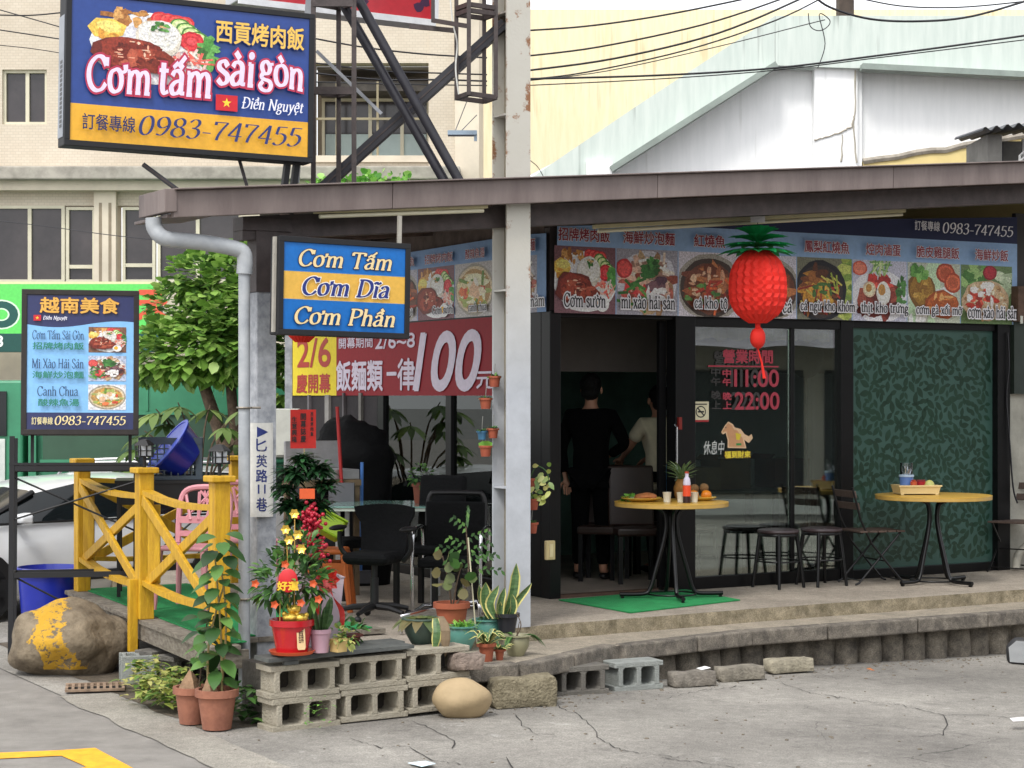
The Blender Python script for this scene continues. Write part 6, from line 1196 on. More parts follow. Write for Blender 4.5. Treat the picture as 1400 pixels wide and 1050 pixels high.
def sword(m, base, tip, w, mid=None, seg=6, twist=0., mt2=None, mt1=None):
    """upright blade with an edge band of its own colour"""
    base, tip = Vector(base), Vector(tip); mid = Vector(mid) if mid else base.lerp(tip, .5); pts = spline([base, mid, tip], seg // 2); ax = (tip - base).normalized(); x0 = Vector((cos(twist), sin(twist), 0)); k = len(pts); rows = []
    for i, p_ in enumerate(pts):
        t = i / (k - 1); ww = w * .5 * (.55 + .6 * sin(pi * min(1, t * .85 + .08))) * (1 if t < .75 else max(.02, (1 - t) / .25) ** .8); y0 = ax.cross(x0).normalized() * ww * .25; rows.append([p_ - x0 * ww - y0, p_ - x0 * ww * .72, p_ + y0 * .8, p_ + x0 * ww * .72, p_ + x0 * ww - y0])
    for i in range(k - 1):
        for j in range(4): m.m(mt2 if mt2 and j in (0, 3) else mt1); m.face([rows[i][j], rows[i][j + 1], rows[i + 1][j + 1], rows[i + 1][j]])
LG = leafmat('leaf_green', ['24401f', '35592a', '4a7436', '6b9448']); LDK = leafmat('leaf_dark', ['0f1f12', '16301a', '224526', '2f5a30'], .35, .12); LVAR = leafmat('leaf_variegated', ['3c5f2c', '6f8f3c', 'a8b05a', 'c9c27a', '557a34']); LOL = leafmat('leaf_olive', ['4a5a34', '6a7a48', '7a6a48', '56683c']); LBR = leafmat('leaf_bright', ['4f8a34', '6fae44', '8fc25a']); LYE = mat('leaf_cream_edge', '#c9c078', .45, .1, 8); LSN = mat('snake_leaf', '#33512f', .4, .35, 14, col2='#5a7848', stretch=(1, 1, 4))
# climbing plants in terracotta pots at the kerb
t = potted('climbing_plant', 'tall climbing plant with big leaves in the front terracotta pot by the drainpipe', 294, 999, .012, .115, .23, TERD, group='climbing plants in terracotta pots'); r = random.Random(3); m = MB().m(LG)
stems(t, [[(.03, 0, .2), (.02, .02, .55), (-.02, .05, 1.0)], [(-.05, 0, .2), (-.05, .03, .5), (.04, .06, .85)], [(.02, .02, .2), (.05, .03, .6), (.02, .05, .9)]], .008, mat('pale_stem', '#9a8a5c', .7))
for i in range(48):
    z = .28 + .86 * (i / 48) ** .9; a = i * 2.4; sp = .03 + .025 * r.random(); b = (sp * cos(a) - .01 + .03 * (z - .3), sp * sin(a) * .8 + .03, z); m.leaf(b, (cos(a), sin(a) - .35, r.uniform(-.45, .25)), r.uniform(.085, .135), r.uniform(.07, .105), .45, (0, -.3, 1), .1, 4)
m.build('leaves', None, t, smooth=80); m = MB().m(mat('husk', '#8a6f56', .9, .25, 20, bump=.4)); m.lathe([(.06, .2), (.035, .25), (0, .33)], (-.04, -.03, 0), 5); m.build('husk', None, t)
t = potted('climbing_plant', 'smaller climbing plant in the terracotta pot half hidden behind the front one', 260, 991, .012, .1, .215, TERD, group='climbing plants in terracotta pots'); m = MB().m(LG); stems(t, [[(.04, 0, .18), (.06, .02, .4), (.1, .04, .7)]], .006)
for i in range(12): a = i * 2.2; m.leaf((.05 + .02 * cos(a), .02, .32 + .03 * i), (cos(a), sin(a) - .4, r.uniform(-.3, .3)), .1, .08, .4, (0, -.3, 1), .1, 4)
m.build('leaves', None, t, smooth=80); m = MB().m(MATS['husk']); m.lathe([(.08, .19), (.05, .25), (0, .32)], (-.01, 0, 0), 4, rot=Matrix.Rotation(.5, 3, 'Z')); m.build('husk', None, t)
def weeds(name, label, pts, n, L, mt, seed):
    r = random.Random(seed); m = MB().m(mt); q0 = onz(*pts[0], .014)
    for px, py in pts:
        c = onz(px, py, .014) - q0
        for _ in range(n):
            a = r.random() * 6.28; h_ = r.uniform(.02, .2); b = c + Vector((r.gauss(0, .045), r.gauss(0, .05), h_)); l = L * r.uniform(.6, 1.2); m.leaf(b, (cos(a), sin(a), r.uniform(-.1, .8)), l, l * .5, .45, (0, 0, 1), .15, 3)
    o = m.build(name, None, None, smooth=80, loc=q0); return tag(o, label, 'plant')
weeds('variegated_weeds', 'yellow green leafy weeds on the soil strip left of the terracotta pots', [(190, 945), (205, 955), (215, 940), (228, 965), (235, 950), (248, 972), (222, 972), (248, 955), (200, 965)], 48, .085, LVAR, 5)
weeds('green_weeds', 'small green weeds at the foot of the drainpipe', [(327, 985), (338, 990), (350, 985), (345, 972), (320, 975)], 26, .09, LG, 6)
for px, py, lb in ((430, 1000, 'tiny tuft of grass at the foot of the cinder block wall'),): weeds('grass_tuft', lb, [(px, py), (px + 8, py - 2)], 12, .04, LBR, 8)
# on the board: red pot with kumquat and ornaments
zb = .444; REDP = mat('red_glaze', '#b01722', .25, .06, 3, coat=.4); t = potted('kumquat_plant', 'kumquat bush in a glossy red pot hung with red and gold new year ornaments', 397, 896, zb, .125, .2, REDP, rim=.006)
MB().m(mat('orange_saucer', '#c9542c', .5)).lathe([(0, -.0), (.12, -.0), (.135, .02), (.128, .02), (.115, .006), (0, .006)], n=26).build('saucer', None, t, smooth=40); stems(t, [[(0, 0, .18), (.01, 0, .3), (0, 0, .42)], [(0, 0, .3), (.08, 0, .4)], [(0, 0, .3), (-.08, 0, .42)]], .009)
p = Panel(.055, .13); 
m = MB(); crown(m, LG, [((0, -.02, .46), (.2, .16, .14)), ((.04, 0, .6), (.12, .1, .09)), ((.12, -.02, .4), .1), ((-.1, -.03, .4), .1)], 2400, .075, 6, droop=.3, wid=.42); m.build('leaves', None, t, smooth=80); r = random.Random(8); m = MB().m(mat('orange_flower', '#c9582c', .6, .2, 20))
for dx, dz in ((-.19, .42), (-.08, .3), (.07, .31), (.14, .42), (-.02, .53), (.17, .33)):
    m = MB().m(MATS['orange_flower'])
    for k in range(5): a = k * 1.26; m.leaf((dx, -.15, dz), (cos(a), -.6, sin(a)), .03, .025, 0, (0, -1, 0), .1, 2)
    m.build('flower', None, t)
GOLD_ = mat('gold_foil', (.85, .58, .1), .25, .15, 9, metal=.7, bump=.3); m = MB().m(GOLD_)
for dx, dy, dz, s_ in ((.0, -.06, .215, .04), (.055, -.05, .21, .038), (.02, -.06, .265, .035)): m.ball((dx, dy, dz), (s_ * 1.2, s_, s_ * .8), 10, 7, .2, 2); m.ball((dx - s_ * .9, dy, dz + s_ * .5), s_ * .4, 8, 5); m.ball((dx + s_ * .9, dy, dz + s_ * .5), s_ * .4, 8, 5)
m.build('gold_ingot', None, t, smooth=60)
m = MB().m(GOLD_)
for dx, dz in ((.03, .82), (-.02, .73), (.05, .7), (.0, .67), (.07, .62)):
    for k in range(6): a = k * 1.05; m.leaf((dx, -.13, dz), (cos(a), -.4, sin(a)), .032, .03, .1, (0, -1, 0), .2, 2)
m.build('gold_blossom', None, t); m = MB().m(P('c01a22')); q_ = MB().m(P('c01a22')).lathe([(0, -.004), (.05, -.004), (.055, 0), (.05, .004), (0, .004)], (-.0, -.19, .44), 20, 1, 1.25, rot=Matrix.Rotation(pi / 2, 3, 'X')); pd = q_.build('pendant', None, t, smooth=40)
p = Panel(.12, .05); p.sans('好運', 0, 0, 1, 1, P('e6b92c'), .05); o = p.build('pendant_lettering', pd); o.location = (-.06, -.197, .385); p = Panel(.05, .13); p.poly([(.1, 0), (.9, 0), (1, .1), (1, .9), (.9, 1), (.1, 1), (0, .9), (0, .1)], P('d9b98a')); p.sans('吉祥', .2, .3, .8, .62, P('3a1c14'), .02); p.sans('吉', .2, .62, .8, .92, P('3a1c14'), .03); o = p.build('pot_label', t); o.location = (.045, -.118, .035); o.rotation_euler = (radians(-8), 0, radians(24))
m = MB().m(mat('gold_stick', '#c9a050', .5)); m.tube([(-.06, -.08, .18), (-.055, -.1, .45)], .003, 5); m.tube([(.02, -.05, .2), (.03, -.12, .82)], .003, 5); m.tube([(.0, -.06, .2), (-.02, -.12, .73)], .003, 5); m.build('ornament_stick', None, t)
# lavender pot with the tiered dark plant
q0 = onz(425, 888, zb); t = thing('dracaena', 'tiered dark green plant in a tall pale lavender pot with red berries and a ribbon', 'potted plant', (q0.x, q0.y + .3, .39)); LAV = mat('lavender_glaze', '#a99aa6', .45, .1, 5, col2='#b8acb4'); m = MB().m(LAV).lathe([(0, 0), (.14, 0), (.2, .45), (.21, .46), (.19, .46), (.18, .4), (0, .39)], n=4, rot=Matrix.Rotation(pi / 4 + .3, 3, 'Z')); m.build('pot', None, t)
Yt = t.location.y; q = lambda px, py, dy=0.: at(px, py, Yt + dy) - Vector(t.location); stems(t, [[(0, 0, .38), tuple(q(408, 760)), tuple(q(405, 700))], [(.02, 0, .38), tuple(q(420, 740)), tuple(q(425, 670))], [(-.03, .02, .38), tuple(q(395, 720)), tuple(q(398, 640))]], .014); m = MB().m(LDK); r = random.Random(12)
for px, py, R_, n in ((402, 648, .14, 150), (434, 642, .13, 130), (414, 628, .11, 100), (396, 690, .13, 130), (430, 692, .14, 150), (412, 708, .13, 120), (446, 662, .11, 80), (390, 668, .09, 70), (430, 770, .1, 50)):
    c = q(px, py)
    for _ in range(n): a = r.random() * 6.28; e = r.uniform(-.3, .8); m.leaf(c + Vector((r.gauss(0, .025), r.gauss(0, .025), r.gauss(0, .015))), (cos(a), sin(a), e), R_ * r.uniform(.6, 1.1), .028, .35, (0, 0, 1), .2, 3)
m.build('leaves', None, t, smooth=80); m = MB().m(mat('red_berry', '#a3122c', .3, .15, 9)); 
for px, py, n, s_ in ((428, 715, 60, 14), (424, 740, 46, 12), (437, 752, 40, 13), (422, 700, 30, 9)):
    for _ in range(n): m.ball(q(px + r.gauss(0, s_ * .5), py + r.gauss(0, s_ * .55), -.14 + r.uniform(-.03, .05)), .0125, 7, 5)
m.build('berry_cluster', None, t, smooth=80); RIB = mat('red_ribbon', '#b5241e', .35, .2, 6)
m = MB().m(RIB); c = q(447, 792, -.2)
for k in range(9): a = k * .7; m.leaf(c, (cos(a), -.35, sin(a)), .085, .06, .0, (0, -1, 0), .35, 3)
def strip(m, pl, w): 
    pts = spline(pl, 5); 
    for i in range(len(pts) - 1): d = Vector((w * cos(i * .3), w * .3 * sin(i * .5), 0)); e = Vector((w * cos((i + 1) * .3), w * .3 * sin((i + 1) * .5), 0)); m.face([pts[i] - d, pts[i] + d, pts[i + 1] + e, pts[i + 1] - e])
strip(m, [c, q(455, 815, -.22), q(467, 835, -.18), q(468, 862, -.18)], .016); strip(m, [c, q(440, 815, -.22), q(432, 840, -.23), q(434, 868, -.22)], .02); m.build('ribbon', None, t); MB().m(P('c8501e')).box(q(420, 675, -.16), (.09, .01, .06)).build('orange_tag', None, t)
t = potted('snake_plantlet', 'small green plant in a ribbed pale pink pot beside the red pot', 437, 893, zb, .06, .135, mat('pale_pink_pot', '#b08d9a', .5, .08, 5), rim=.004, taper=.8); m = MB()
for k in range(11): a = k * 2.4; sword(m, (.02 * cos(a), .02 * sin(a), .12), (.07 * cos(a), .06 * sin(a), .22 + .05 * (k % 3)), .038, twist=a, mt1=LSN)
m.build('leaves', None, t, smooth=60); 
t = potted('succulent', 'tiny succulent in a small yellow cube pot at the right end of the board', 462, 892, zb, .052, .075, mat('yellow_pot', '#c9ad72', .6, .1, 6), rim=.002, taper=.95, n=4); m = MB().m(LVAR); crown(m, LVAR, [((0, 0, .1), .05), ((.05, 0, .08), .05)], 3200, .035, 4); m.build('leaves', None, t, smooth=80)
t = potted('trailing_succulent', 'dark trailing plant lying on the board behind the small yellow pot', 480, 880, zb, .06, .05, mat('dark_red_pot', '#5a2320', .5)); m = MB(); crown(m, LG, [((0, 0, .07), .08), ((-.06, 0, .09), .06)], 1600, .1, 14, wid=.3); m.build('leaves', None, t, smooth=80)
# the group around the kerb end
GP = mat('grey_green_glaze', '#56675c', .4, .15, 4, col2='#3f4f47'); TEAL = mat('teal_glaze', '#5f968a', .3, .1, 3, col2='#4f8278', coat=.3); BEIG = mat('olive_beige_glaze', '#8d8a6e', .4, .12, 4)
t = potted('broad_pot_plant', 'wide grey green pot with drooping brown leaves behind the cinder blocks', 576, 882, .40, .115, .16, GP, round_=True); m = MB().m(LOL); r = random.Random(5)
for k in range(16): a = k * 1.9; m.leaf((.05 * cos(a), .05 * sin(a), .15), (cos(a), sin(a) - .2, .35), .15, .07, .7, (0, 0, 1), .2, 4)
m.build('leaves', None, t, smooth=80); m = MB(); BRN = mat('withered_leaf', '#77664f', .7, .2, 10); sword(m, (.09, -.12, .17), (.085, -.17, -.03), .055, (.1, -.17, .09), mt1=LSN, mt2=LYE); sword(m, (.12, -.1, .18), (.15, -.16, -.06), .055, (.15, -.17, .1), mt1=BRN); m.build('drooping_leaf', None, t, smooth=60)
t = potted('jade_plant', 'round leaved plant with a tall feathery shoot in a big orange terracotta pot', 617, 866, .35, .112, .2, TER); q = lambda px, py, dy=0.: at(px, py, t.location.y + dy) - Vector(t.location); r = random.Random(7)
stems(t, [[(0, 0, .18), tuple(q(612, 790)), tuple(q(605, 760))], [(.01, 0, .18), tuple(q(625, 795)), tuple(q(632, 770))], [(.03, 0, .18), tuple(q(640, 790)), tuple(q(637, 720))]], .007); MB().m(mat('white_stick', '#c9c4a8', .6)).tube([tuple(q(652, 880)), tuple(q(640, 735))], .005, 6).build('support_stick', None, t); m = MB().m(LOL)
for px, py in ((602, 785), (612, 762), (598, 798), (622, 790), (608, 775), (634, 800), (628, 780), (640, 790), (618, 800), (604, 760), (632, 812), (640, 812)): m.leaf(q(px, py, r.uniform(-.05, .05)), (r.uniform(-1, 1), -.6, r.uniform(.0, .6)), .085, .08, .2, (0, -1, .4), .08, 4)
m.m(LG)
for px, py in ((618, 775), (645, 793), (625, 766)): m.leaf(q(px, py, -.08), (r.uniform(-1, 1), -.3, .5), .08, .085, .1, (0, -1, .3), .05, 4)
for px, py, a in ((640, 745, 2.6), (640, 735, .5), (638, 722, 2.2), (640, 760, .2), (641, 770, 2.9), (650, 765, .4), (644, 752, .6), (638, 712, 1.5), (655, 778, -.1), (630, 752, 2.9)):
    b = q(px, py); d = Vector((cos(a), -.1, sin(a) * .6)); 
    for k in range(7): m.leaf(b + d * (.025 * k), (d + Vector((0, 0, 1 if k % 2 else -1))).normalized(), .04, .022, .2, (0, -1, 0), .1, 2)
m.build('leaves', None, t, smooth=80)
t = potted('grass_plant', 'spiky light green grass in a round teal pot, nearer of the two teal pots', 631, 891, .25, .1, .165, TEAL, round_=True); m = MB().m(LBR); r = random.Random(4)
for _ in range(150): a = r.random() * 6.28; m.leaf((r.gauss(0, .03), r.gauss(0, .03), .15), (cos(a), sin(a), r.uniform(.2, 1.5)), r.uniform(.06, .12), .009, .35, (0, 0, 1), .1, 3)
m.build('leaves', None, t)
t = potted('low_green_plant', 'low green plant in the teal pot standing farther back beside the snake plant', 667, 884, .25, .1, .18, TEAL, round_=True); m = MB(); crown(m, LG, [((0, 0, .18), (.07, .07, .015))], 3000, .035, 14); m.build('leaves', None, t, smooth=80)
t = potted('snake_plant', 'tall yellow edged snake plant in a black pot at the foot of the column', 693, 866, .35, .075, .13, mat('black_pot', '#23242a', .4)); q = lambda px, py, dy=0.: at(px, py, t.location.y + dy) - Vector(t.location); m = MB()
for bx_, tx, ty, w, mx_, dy, tw in ((672, 664, 796, .07, 664, 0, .2), (676, 655, 800, .05, 660, .04, .5), (678, 682, 800, .06, 670, -.03, -.3), (684, 690, 803, .05, 684, -.05, .3), (690, 706, 770, .065, 702, .02, .1), (694, 727, 797, .055, 706, -.02, .3), (688, 684, 822, .05, 683, -.06, 1.0), (697, 700, 812, .05, 702, -.05, .6)):
    b = q(bx_, 846, dy); e = q(tx, ty, dy); sword(m, b, e, w, q(mx_, (846 + ty) / 2 + 2, dy), 8, tw, LYE, LSN)
m.build('leaves', None, t, smooth=60)
def spider(label, px, py, z, r_, h, mt, lm, n, L, seed, w=.02, **kw):
    t = potted('striped_plant', label, px, py, z, r_, h, mt, **kw); m = MB(); r = random.Random(seed)
    for k in range(n): a = k * 2.4 + r.random() * .5; e = r.uniform(.3, 1.1); l = L * r.uniform(.7, 1.1); b = Vector((.01 * cos(a), .01 * sin(a), h * .9)); sword(m, b, b + Vector((cos(a) * l, sin(a) * l, l * e * .5)), w, b + Vector((cos(a) * l * .5, sin(a) * l * .5, l * e * .75)), 6, a + pi / 2, LYE, lm)
    m.build('leaves', None, t, smooth=60); return t
spider('small orange pot of striped leaves at the corner of the kerb', 665, 905, .25, .052, .115, TER, LSN, 16, .13, 3, .026); spider('smallest orange pot, tucked right of the other little orange pot', 683, 903, .25, .03, .07, TER, LSN, 9, .1, 9, .026)
t = potted('trailing_plant', 'olive beige glazed pot with drooping leaves at the kerb below the column', 706, 898, .25, .088, .135, BEIG, round_=True); m = MB().m(LG); r = random.Random(2)
for k in range(18): a = k * 2.1; m.leaf((.05 * cos(a), .05 * sin(a), .13), (cos(a), sin(a) - .2, .5), r.uniform(.09, .16), .035, .9, (0, 0, 1), .15, 4)
m.build('leaves', None, t, smooth=80); stems(t, [[(0, 0, .12), (.03, -.02, .2), (.0, -.02, .28)], [(0, 0, .12), (.02, 0, .22)]], .004)
# little wall pots wired to the column
WP = mat('wall_pot', '#a5553a', .75, .12, 8, col2='#8f4530')
for px, py, sc_, mt_, lm, lb in ((676, 520, 1, WP, LG, 'topmost little terracotta pot wired to the left of the column'), (664, 550, 1, WP, LG, 'little terracotta pot just below the topmost on the left of the column'), (674, 590, .9, WP, LG, 'little terracotta pot left of the column next to a blue one'), (659, 592, .8, mat('blue_pot', '#3a6a8a', .5), LG, 'little blue pot wired to the left of the column'), (664, 615, 1, WP, LBR, 'lowest little terracotta pot on the left of the column'),
                                    (724, 660, 1, WP, LVAR, 'little pot with a pale creeper right of the column, topmost there'), (728, 688, 1.05, WP, LG, 'little red brown pot under the creeper right of the column'), (727, 720, 1, WP, LG, 'lowest little pot right of the column with a succulent')):
    Yp = 13.05 if px < 700 else 13.25; q0 = at(px, py + 9, Yp); t = thing('wall_pot', lb, 'wall pot', q0, 0, 'little pots wired to the column'); pot(t, .042 * sc_, .075 * sc_, mt_, .006, .75, 14); MB().m(mat('pot_wire', '#8a8a86', .4, metal=.5)).tube([(.0, .045, .0), (.0, .047, .1), (.005, .05, .16)], .0025, 5).build('wire', None, t)
    m = MB(); r = random.Random(px + py)
    if lm is LVAR:
        for _ in range(26): a = r.random() * 6.28; m.m(lm).leaf((.03 + r.uniform(-.05, .12), -.03 + r.uniform(-.03, .02), r.uniform(-.08, .17)), (cos(a), -.5, sin(a)), .055, .035, .3, (0, -1, .5), .1, 3)
        m.m(LG); m.tube(spline([(0, 0, .07), (.05, -.03, .16), (.12, -.03, .12), (.13, -.03, .03), (.11, -.03, -.05)], 4), .004, 5)
    elif lm is LBR:
        for k in range(3): m.m(lm).leaf((0, 0, .07), (cos(k * 2.2 + .6), -.5, .8), .07, .05, .3, (0, -1, .3), .1, 3)
    else:
        for _ in range(22): a = r.random() * 6.28; m.m(lm).leaf((r.gauss(0, .01), r.gauss(0, .01), .068 * sc_), (cos(a), sin(a) - .2, r.uniform(.2, 1.3)), r.uniform(.04, .075), .014, .4, (0, 0, 1), .1, 3)
    m.build('leaves', None, t, smooth=80)
# ============================================================ FURNITURE
def place(px, py, z=.355): return onz(px, py, z)
BM = mat('black_metal', '#0c0c0e', .32, .15, 8, spec=.4); YTB = mat('yellow_table_top', '#c39a3c', .35, .08, 3, col2='#cda54a'); YTE = mat('yellow_table_edge', '#b5924a', .4, .1, 10)
def bistro(label, px, py, R_, rz):
    q0 = place(px, py); t = thing('round_table', label, 'table', (q0.x, q0.y, .3505), rz, 'round yellow tables'); MB().m(YTB).lathe([(0, .742), (R_, .742), (R_, .748), (0, .7485)], n=48).build('table_top', None, t, smooth=30); MB().m(YTE).lathe([(0, .712), (R_ - .004, .712), (R_ - .001, .715), (R_ - .001, .7415), (0, .7415)], n=48).build('edge', None, t, smooth=30)
    for k in range(4):
        a = k * pi / 2; c, s_ = cos(a), sin(a); tw = a + .5; m = MB().m(BM); m.tube(spline([(.14 * c, .14 * s_, .705), (.06 * c, .06 * s_, .66), (.05 * c, .05 * s_, .5), (.13 * c, .13 * s_, .2), (.17 * c, .17 * s_, .07), (.22 * c, .22 * s_, .032), (.41 * c, .41 * s_, .03)], 5), .0165, 10); m.bx(.39 * c - .012, .39 * c + .012, .39 * s_ - .012, .39 * s_ + .012, 0.002, .014); m.build('leg', None, t, smooth=50)
    MB().m(BM).tube([(.19 * cos(i * pi / 14), .19 * sin(i * pi / 14), .03) for i in range(28)], .007, 6, True).build('ring', None, t, smooth=60); MB().m(BM).lathe([(0, .70), (.17, .70), (.17, .711), (0, .711)], n=20).build('mount', None, t); return t
mp = MB(); pl = [onz(x, y, .353) for x, y in ((764, 821), (862, 838.5), (1012, 821), (935, 806.5))]; c = sum(pl, Vector()) / 4; mp.mesh([p_ - c for p_ in pl] + [p_ - c + Vector((0, 0, .008)) for p_ in pl], [(4, 5, 6, 7), (0, 1, 5, 4), (1, 2, 6, 5), (2, 3, 7, 6), (3, 0, 4, 7), (3, 2, 1, 0)]); o = mp.build('door_mat', CARP, None, loc=c); tag(o, 'green artificial grass mat before the open doorway', 'mat')
T1 = bistro('round yellow table with fruit and a plate, in front of the doorway', 918, 818, .445, radians(8)); T1.location.z = .362; T2 = bistro('round yellow table with a cream tray, in front of the leaf patterned pane', 1276, 797, .485, radians(38))
tz = .362 + .7495
def on1(px, d): q_ = at(px, 540, T1.location.y + d); return Vector((q_.x, q_.y, tz))
CER = mat('yellow_plate', '#d2b04e', .25, .05, 4); 
def plate(label, px, py, R_):
    q0 = on1(px, py); t = thing('plate', label, 'plate', (q0.x, q0.y, tz)); MB().m(CER).lathe([(0, 0), (R_ * .6, 0), (R_, .025), (R_, .029), (R_ * .58, .008), (0, .007)], n=32).build('dish', None, t, smooth=40); return t
t = plate('yellow plate with grilled meat and vegetables at the left of the round table', 877, .0, .16); m = MB().m(mat('grilled_meat', '#a8683c', .6, .3, 20, bump=.3)); m.ball((.03, 0, .035), (.09, .06, .03), 16, 10, .4, 3); m.ball((.07, -.02, .03), (.05, .04, .02), 12, 8, .4, 6); m.build('meat', None, t, smooth=80); m = MB(); crown(m, LBR, [((-.1, 0, .03), (.05, .06, .015))], 2600, .05, 5); m.m(mat('pale_rice', '#c9c4b0', .8)).ball((-.02, .03, .025), (.07, .05, .02), 12, 8, .3, 2); m.build('salad', None, t, smooth=80)
t = plate('yellow plate of fruit behind the white cups on the round table', 957, .12, .13)
def fruit(label, px, py, dx, dy, dz, r_, mt, name): 
    o = MB().ball((0, 0, 0), r_, 16, 12, .06, 1).build(name, mt, None, smooth=80, loc=Vector(t.location) + Vector((dx, dy, dz))); tag(o, label, name)
OR = mat('orange_peel', '#d27a14', .45, .08, 60, bump=.15); KW = mat('kiwi_skin', '#7a5c38', .9, .2, 50, bump=.3)
fruit('right hand orange on the fruit plate', 0, 0, .045, -.04, .042, .042, OR, 'orange'); fruit('orange partly hidden behind the sauce bottle', 0, 0, -.05, -.02, .042, .04, OR, 'orange'); fruit('kiwi on top of the oranges, right hand one', 0, 0, .035, .03, .098, .036, KW, 'kiwi'); fruit('kiwi left of the other one on the fruit pile', 0, 0, -.04, .04, .09, .037, KW, 'kiwi')
q0 = on1(936, .18); t = thing('pineapple', 'whole pineapple standing behind the cups on the round table', 'pineapple', (q0.x - .02, q0.y + .02, tz)); m = MB().m(mat('pineapple_skin', '#a5702c', .7, .35, 25, bump=.5, col2='#7a5a2c')); prof = [(.03, 0), (.052, .03), (.06, .08), (.055, .13), (.035, .16), (0, .165)]
pv_ = []; n = 16; k = 11
for i in range(k):
    tt_ = i / (k - 1); z = .165 * tt_; rr = .062 * sin(pi * (.14 + .74 * tt_)) ** .6
    for j in range(n): a = 2 * pi * (j + .5 * (i % 2)) / n; q_ = rr * (1.08 if (j + i // 2) % 2 else .94); pv_.append((q_ * cos(a), q_ * sin(a), z))
m.mesh(pv_, [(i * n + j, i * n + (j + 1) % n, (i + 1) * n + (j + 1) % n, (i + 1) * n + j) for i in range(k - 1) for j in range(n)] + [tuple(range((k - 1) * n, k * n))]); m.build('fruit_body', None, t, smooth=30); m = MB(); LPN = leafmat('pineapple_leaf', ['4a6a3c', '6f8a58', '8fa070']); r = random.Random(3)
for i in range(42): a = i * 2.4; e = 2.4 - i * .05; l = .09 + .05 * r.random(); b = Vector((.015 * cos(a), .015 * sin(a), .16)); sword(m, b, b + Vector((cos(a) * l, sin(a) * l, l * e * .55)), .016, b + Vector((cos(a) * l * .35, sin(a) * l * .35, l * e * .38)), 6, a + pi / 2, LPN, LPN)
m.build('leaves', None, t, smooth=60)
for px, py, lb in ((912, -.12, 'white paper cup left of the others on the round table'), (931, -.14, 'white paper cup in the middle, left of the sauce bottle'), (949, -.12, 'white paper cup just right of the sauce bottle')):
    q0 = on1(px, py); o = MB().lathe([(0, 0), (.026, 0), (.033, .075), (.035, .077), (.031, .077), (.025, .005), (0, .005)], n=20).build('paper_cup', mat('paper_white', '#d5d2c2', .6, .04), None, smooth=40, loc=(q0.x, q0.y, tz)); tag(o, lb, 'cup')
q0 = on1(939, -.2); t = thing('sauce_bottle', 'sauce bottle with an orange and dark label among the white cups', 'bottle', (q0.x, q0.y, tz)); MB().m(mat('bottle_white', '#c9c2d2', .35)).lathe([(.029, .135), (.03, .15), (.024, .185), (.014, .2), (.014, .225), (0, .225)], n=18).build('neck', None, t, smooth=40); MB().m(mat('bottle_dark', '#2a1416', .3)).lathe([(0, 0), (.03, 0), (.031, .05), (0, .05)], n=18).build('base', None, t, smooth=40); MB().m(P('d8481e')).lathe([(.0, .0505), (.0315, .0505), (.0315, .134), (0, .134)], n=18).build('label', None, t, smooth=40); MB().m(P('b0442c')).lathe([(0, .2255), (.016, .2255), (.016, .24), (0, .24)], n=14).build('cap', None, t, smooth=40)
q0 = at(1252, 668, T2.location.y + .05); tz2 = .3505 + .7495; t = thing('condiment_tray', 'cream plastic tray holding cutlery and sauces on the right round table', 'tray', (q0.x, q0.y, tz2), radians(6)); CT = mat('cream_tray', '#d2bd8a', .45, .06, 4); m = MB().m(CT); w, d = .165, .11
m.bx(-w, w, -d, d, .01, .016)
for y in (-d, d): m.mesh([(-w, y, .0161), (w, y, .0161), (w + .015, y * 1.12, .08), (-w - .015, y * 1.12, .08)], [(0, 1, 2, 3)]).mesh([(-w, y * .95, .0161), (w, y * .95, .0161), (w + .01, y * 1.06, .08), (-w - .01, y * 1.06, .08)], [(3, 2, 1, 0)])
for x in (-w, w): m.mesh([(x, -d, .0161), (x, d, .0161), (x * 1.09, d * 1.12, .08), (x * 1.09, -d * 1.12, .08)], [(0, 1, 2, 3)]).mesh([(x * .96, -d, .0161), (x * .96, d, .0161), (x * 1.05, d, .08), (x * 1.05, -d, .08)], [(3, 2, 1, 0)])
for x in (-w * .9, w * .9):
    for y in (-d * .9, d * .9): m.bx(x - .012, x + .012, y - .012, y + .012, .001, .0099)
m.build('tray_body', None, t); m = MB().m(CT).bx(-w - .022, w + .022, -d * 1.13 - .006, -d * 1.12, .07, .082); m.build('rim', None, t)
def on_tray(name, label, cat, dx, dy, fn): 
    o = thing(name, label, cat, (t.location.x + dx, t.location.y + dy, tz2 + .017)); fn(o); return o
def f1(o):
    MB().m(mat('sky_blue_plastic', '#5a7ab5', .4)).lathe([(0, 0), (.055, 0), (.058, .13), (0, .13)], n=22).build('canister', None, o, smooth=40); MB().m(P('a8bcd0')).lathe([(0, .1305), (.064, .1305), (.064, .145), (.056, .15), (0, .15)], n=22).build('collar', None, o, smooth=40); MB().m(glassmat('clear_plastic', (.8, .82, .85), .08)).lathe([(.055, .1505), (.055, .25), (.0, .251)], n=20).build('clear_lid', None, o, smooth=40); m = MB().m(mat('steel_cutlery', (.6, .6, .62), .25, metal=1)); r = random.Random(1)
    for _ in range(12): a = r.random() * 6.28; m.tube([(.03 * cos(a), .03 * sin(a), .151), (.04 * cos(a + .3), .04 * sin(a + .3), r.uniform(.19, .22))], .005, 5)
    m.build('cutlery', None, o)
on_tray('cutlery_canister', 'blue cutlery canister with a clear lid in the cream tray', 'canister', -.075, .02, f1); 
def f2(o): MB().m(P('c0522c')).lathe([(0, 0), (.028, 0), (.028, .09), (.01, .1), (0, .1)], n=16).build('jar_body', None, o, smooth=40); MB().m(P('a83c22')).lathe([(0, .1001), (.02, .1001), (.02, .108), (0, .108)], n=14).build('lid', None, o)
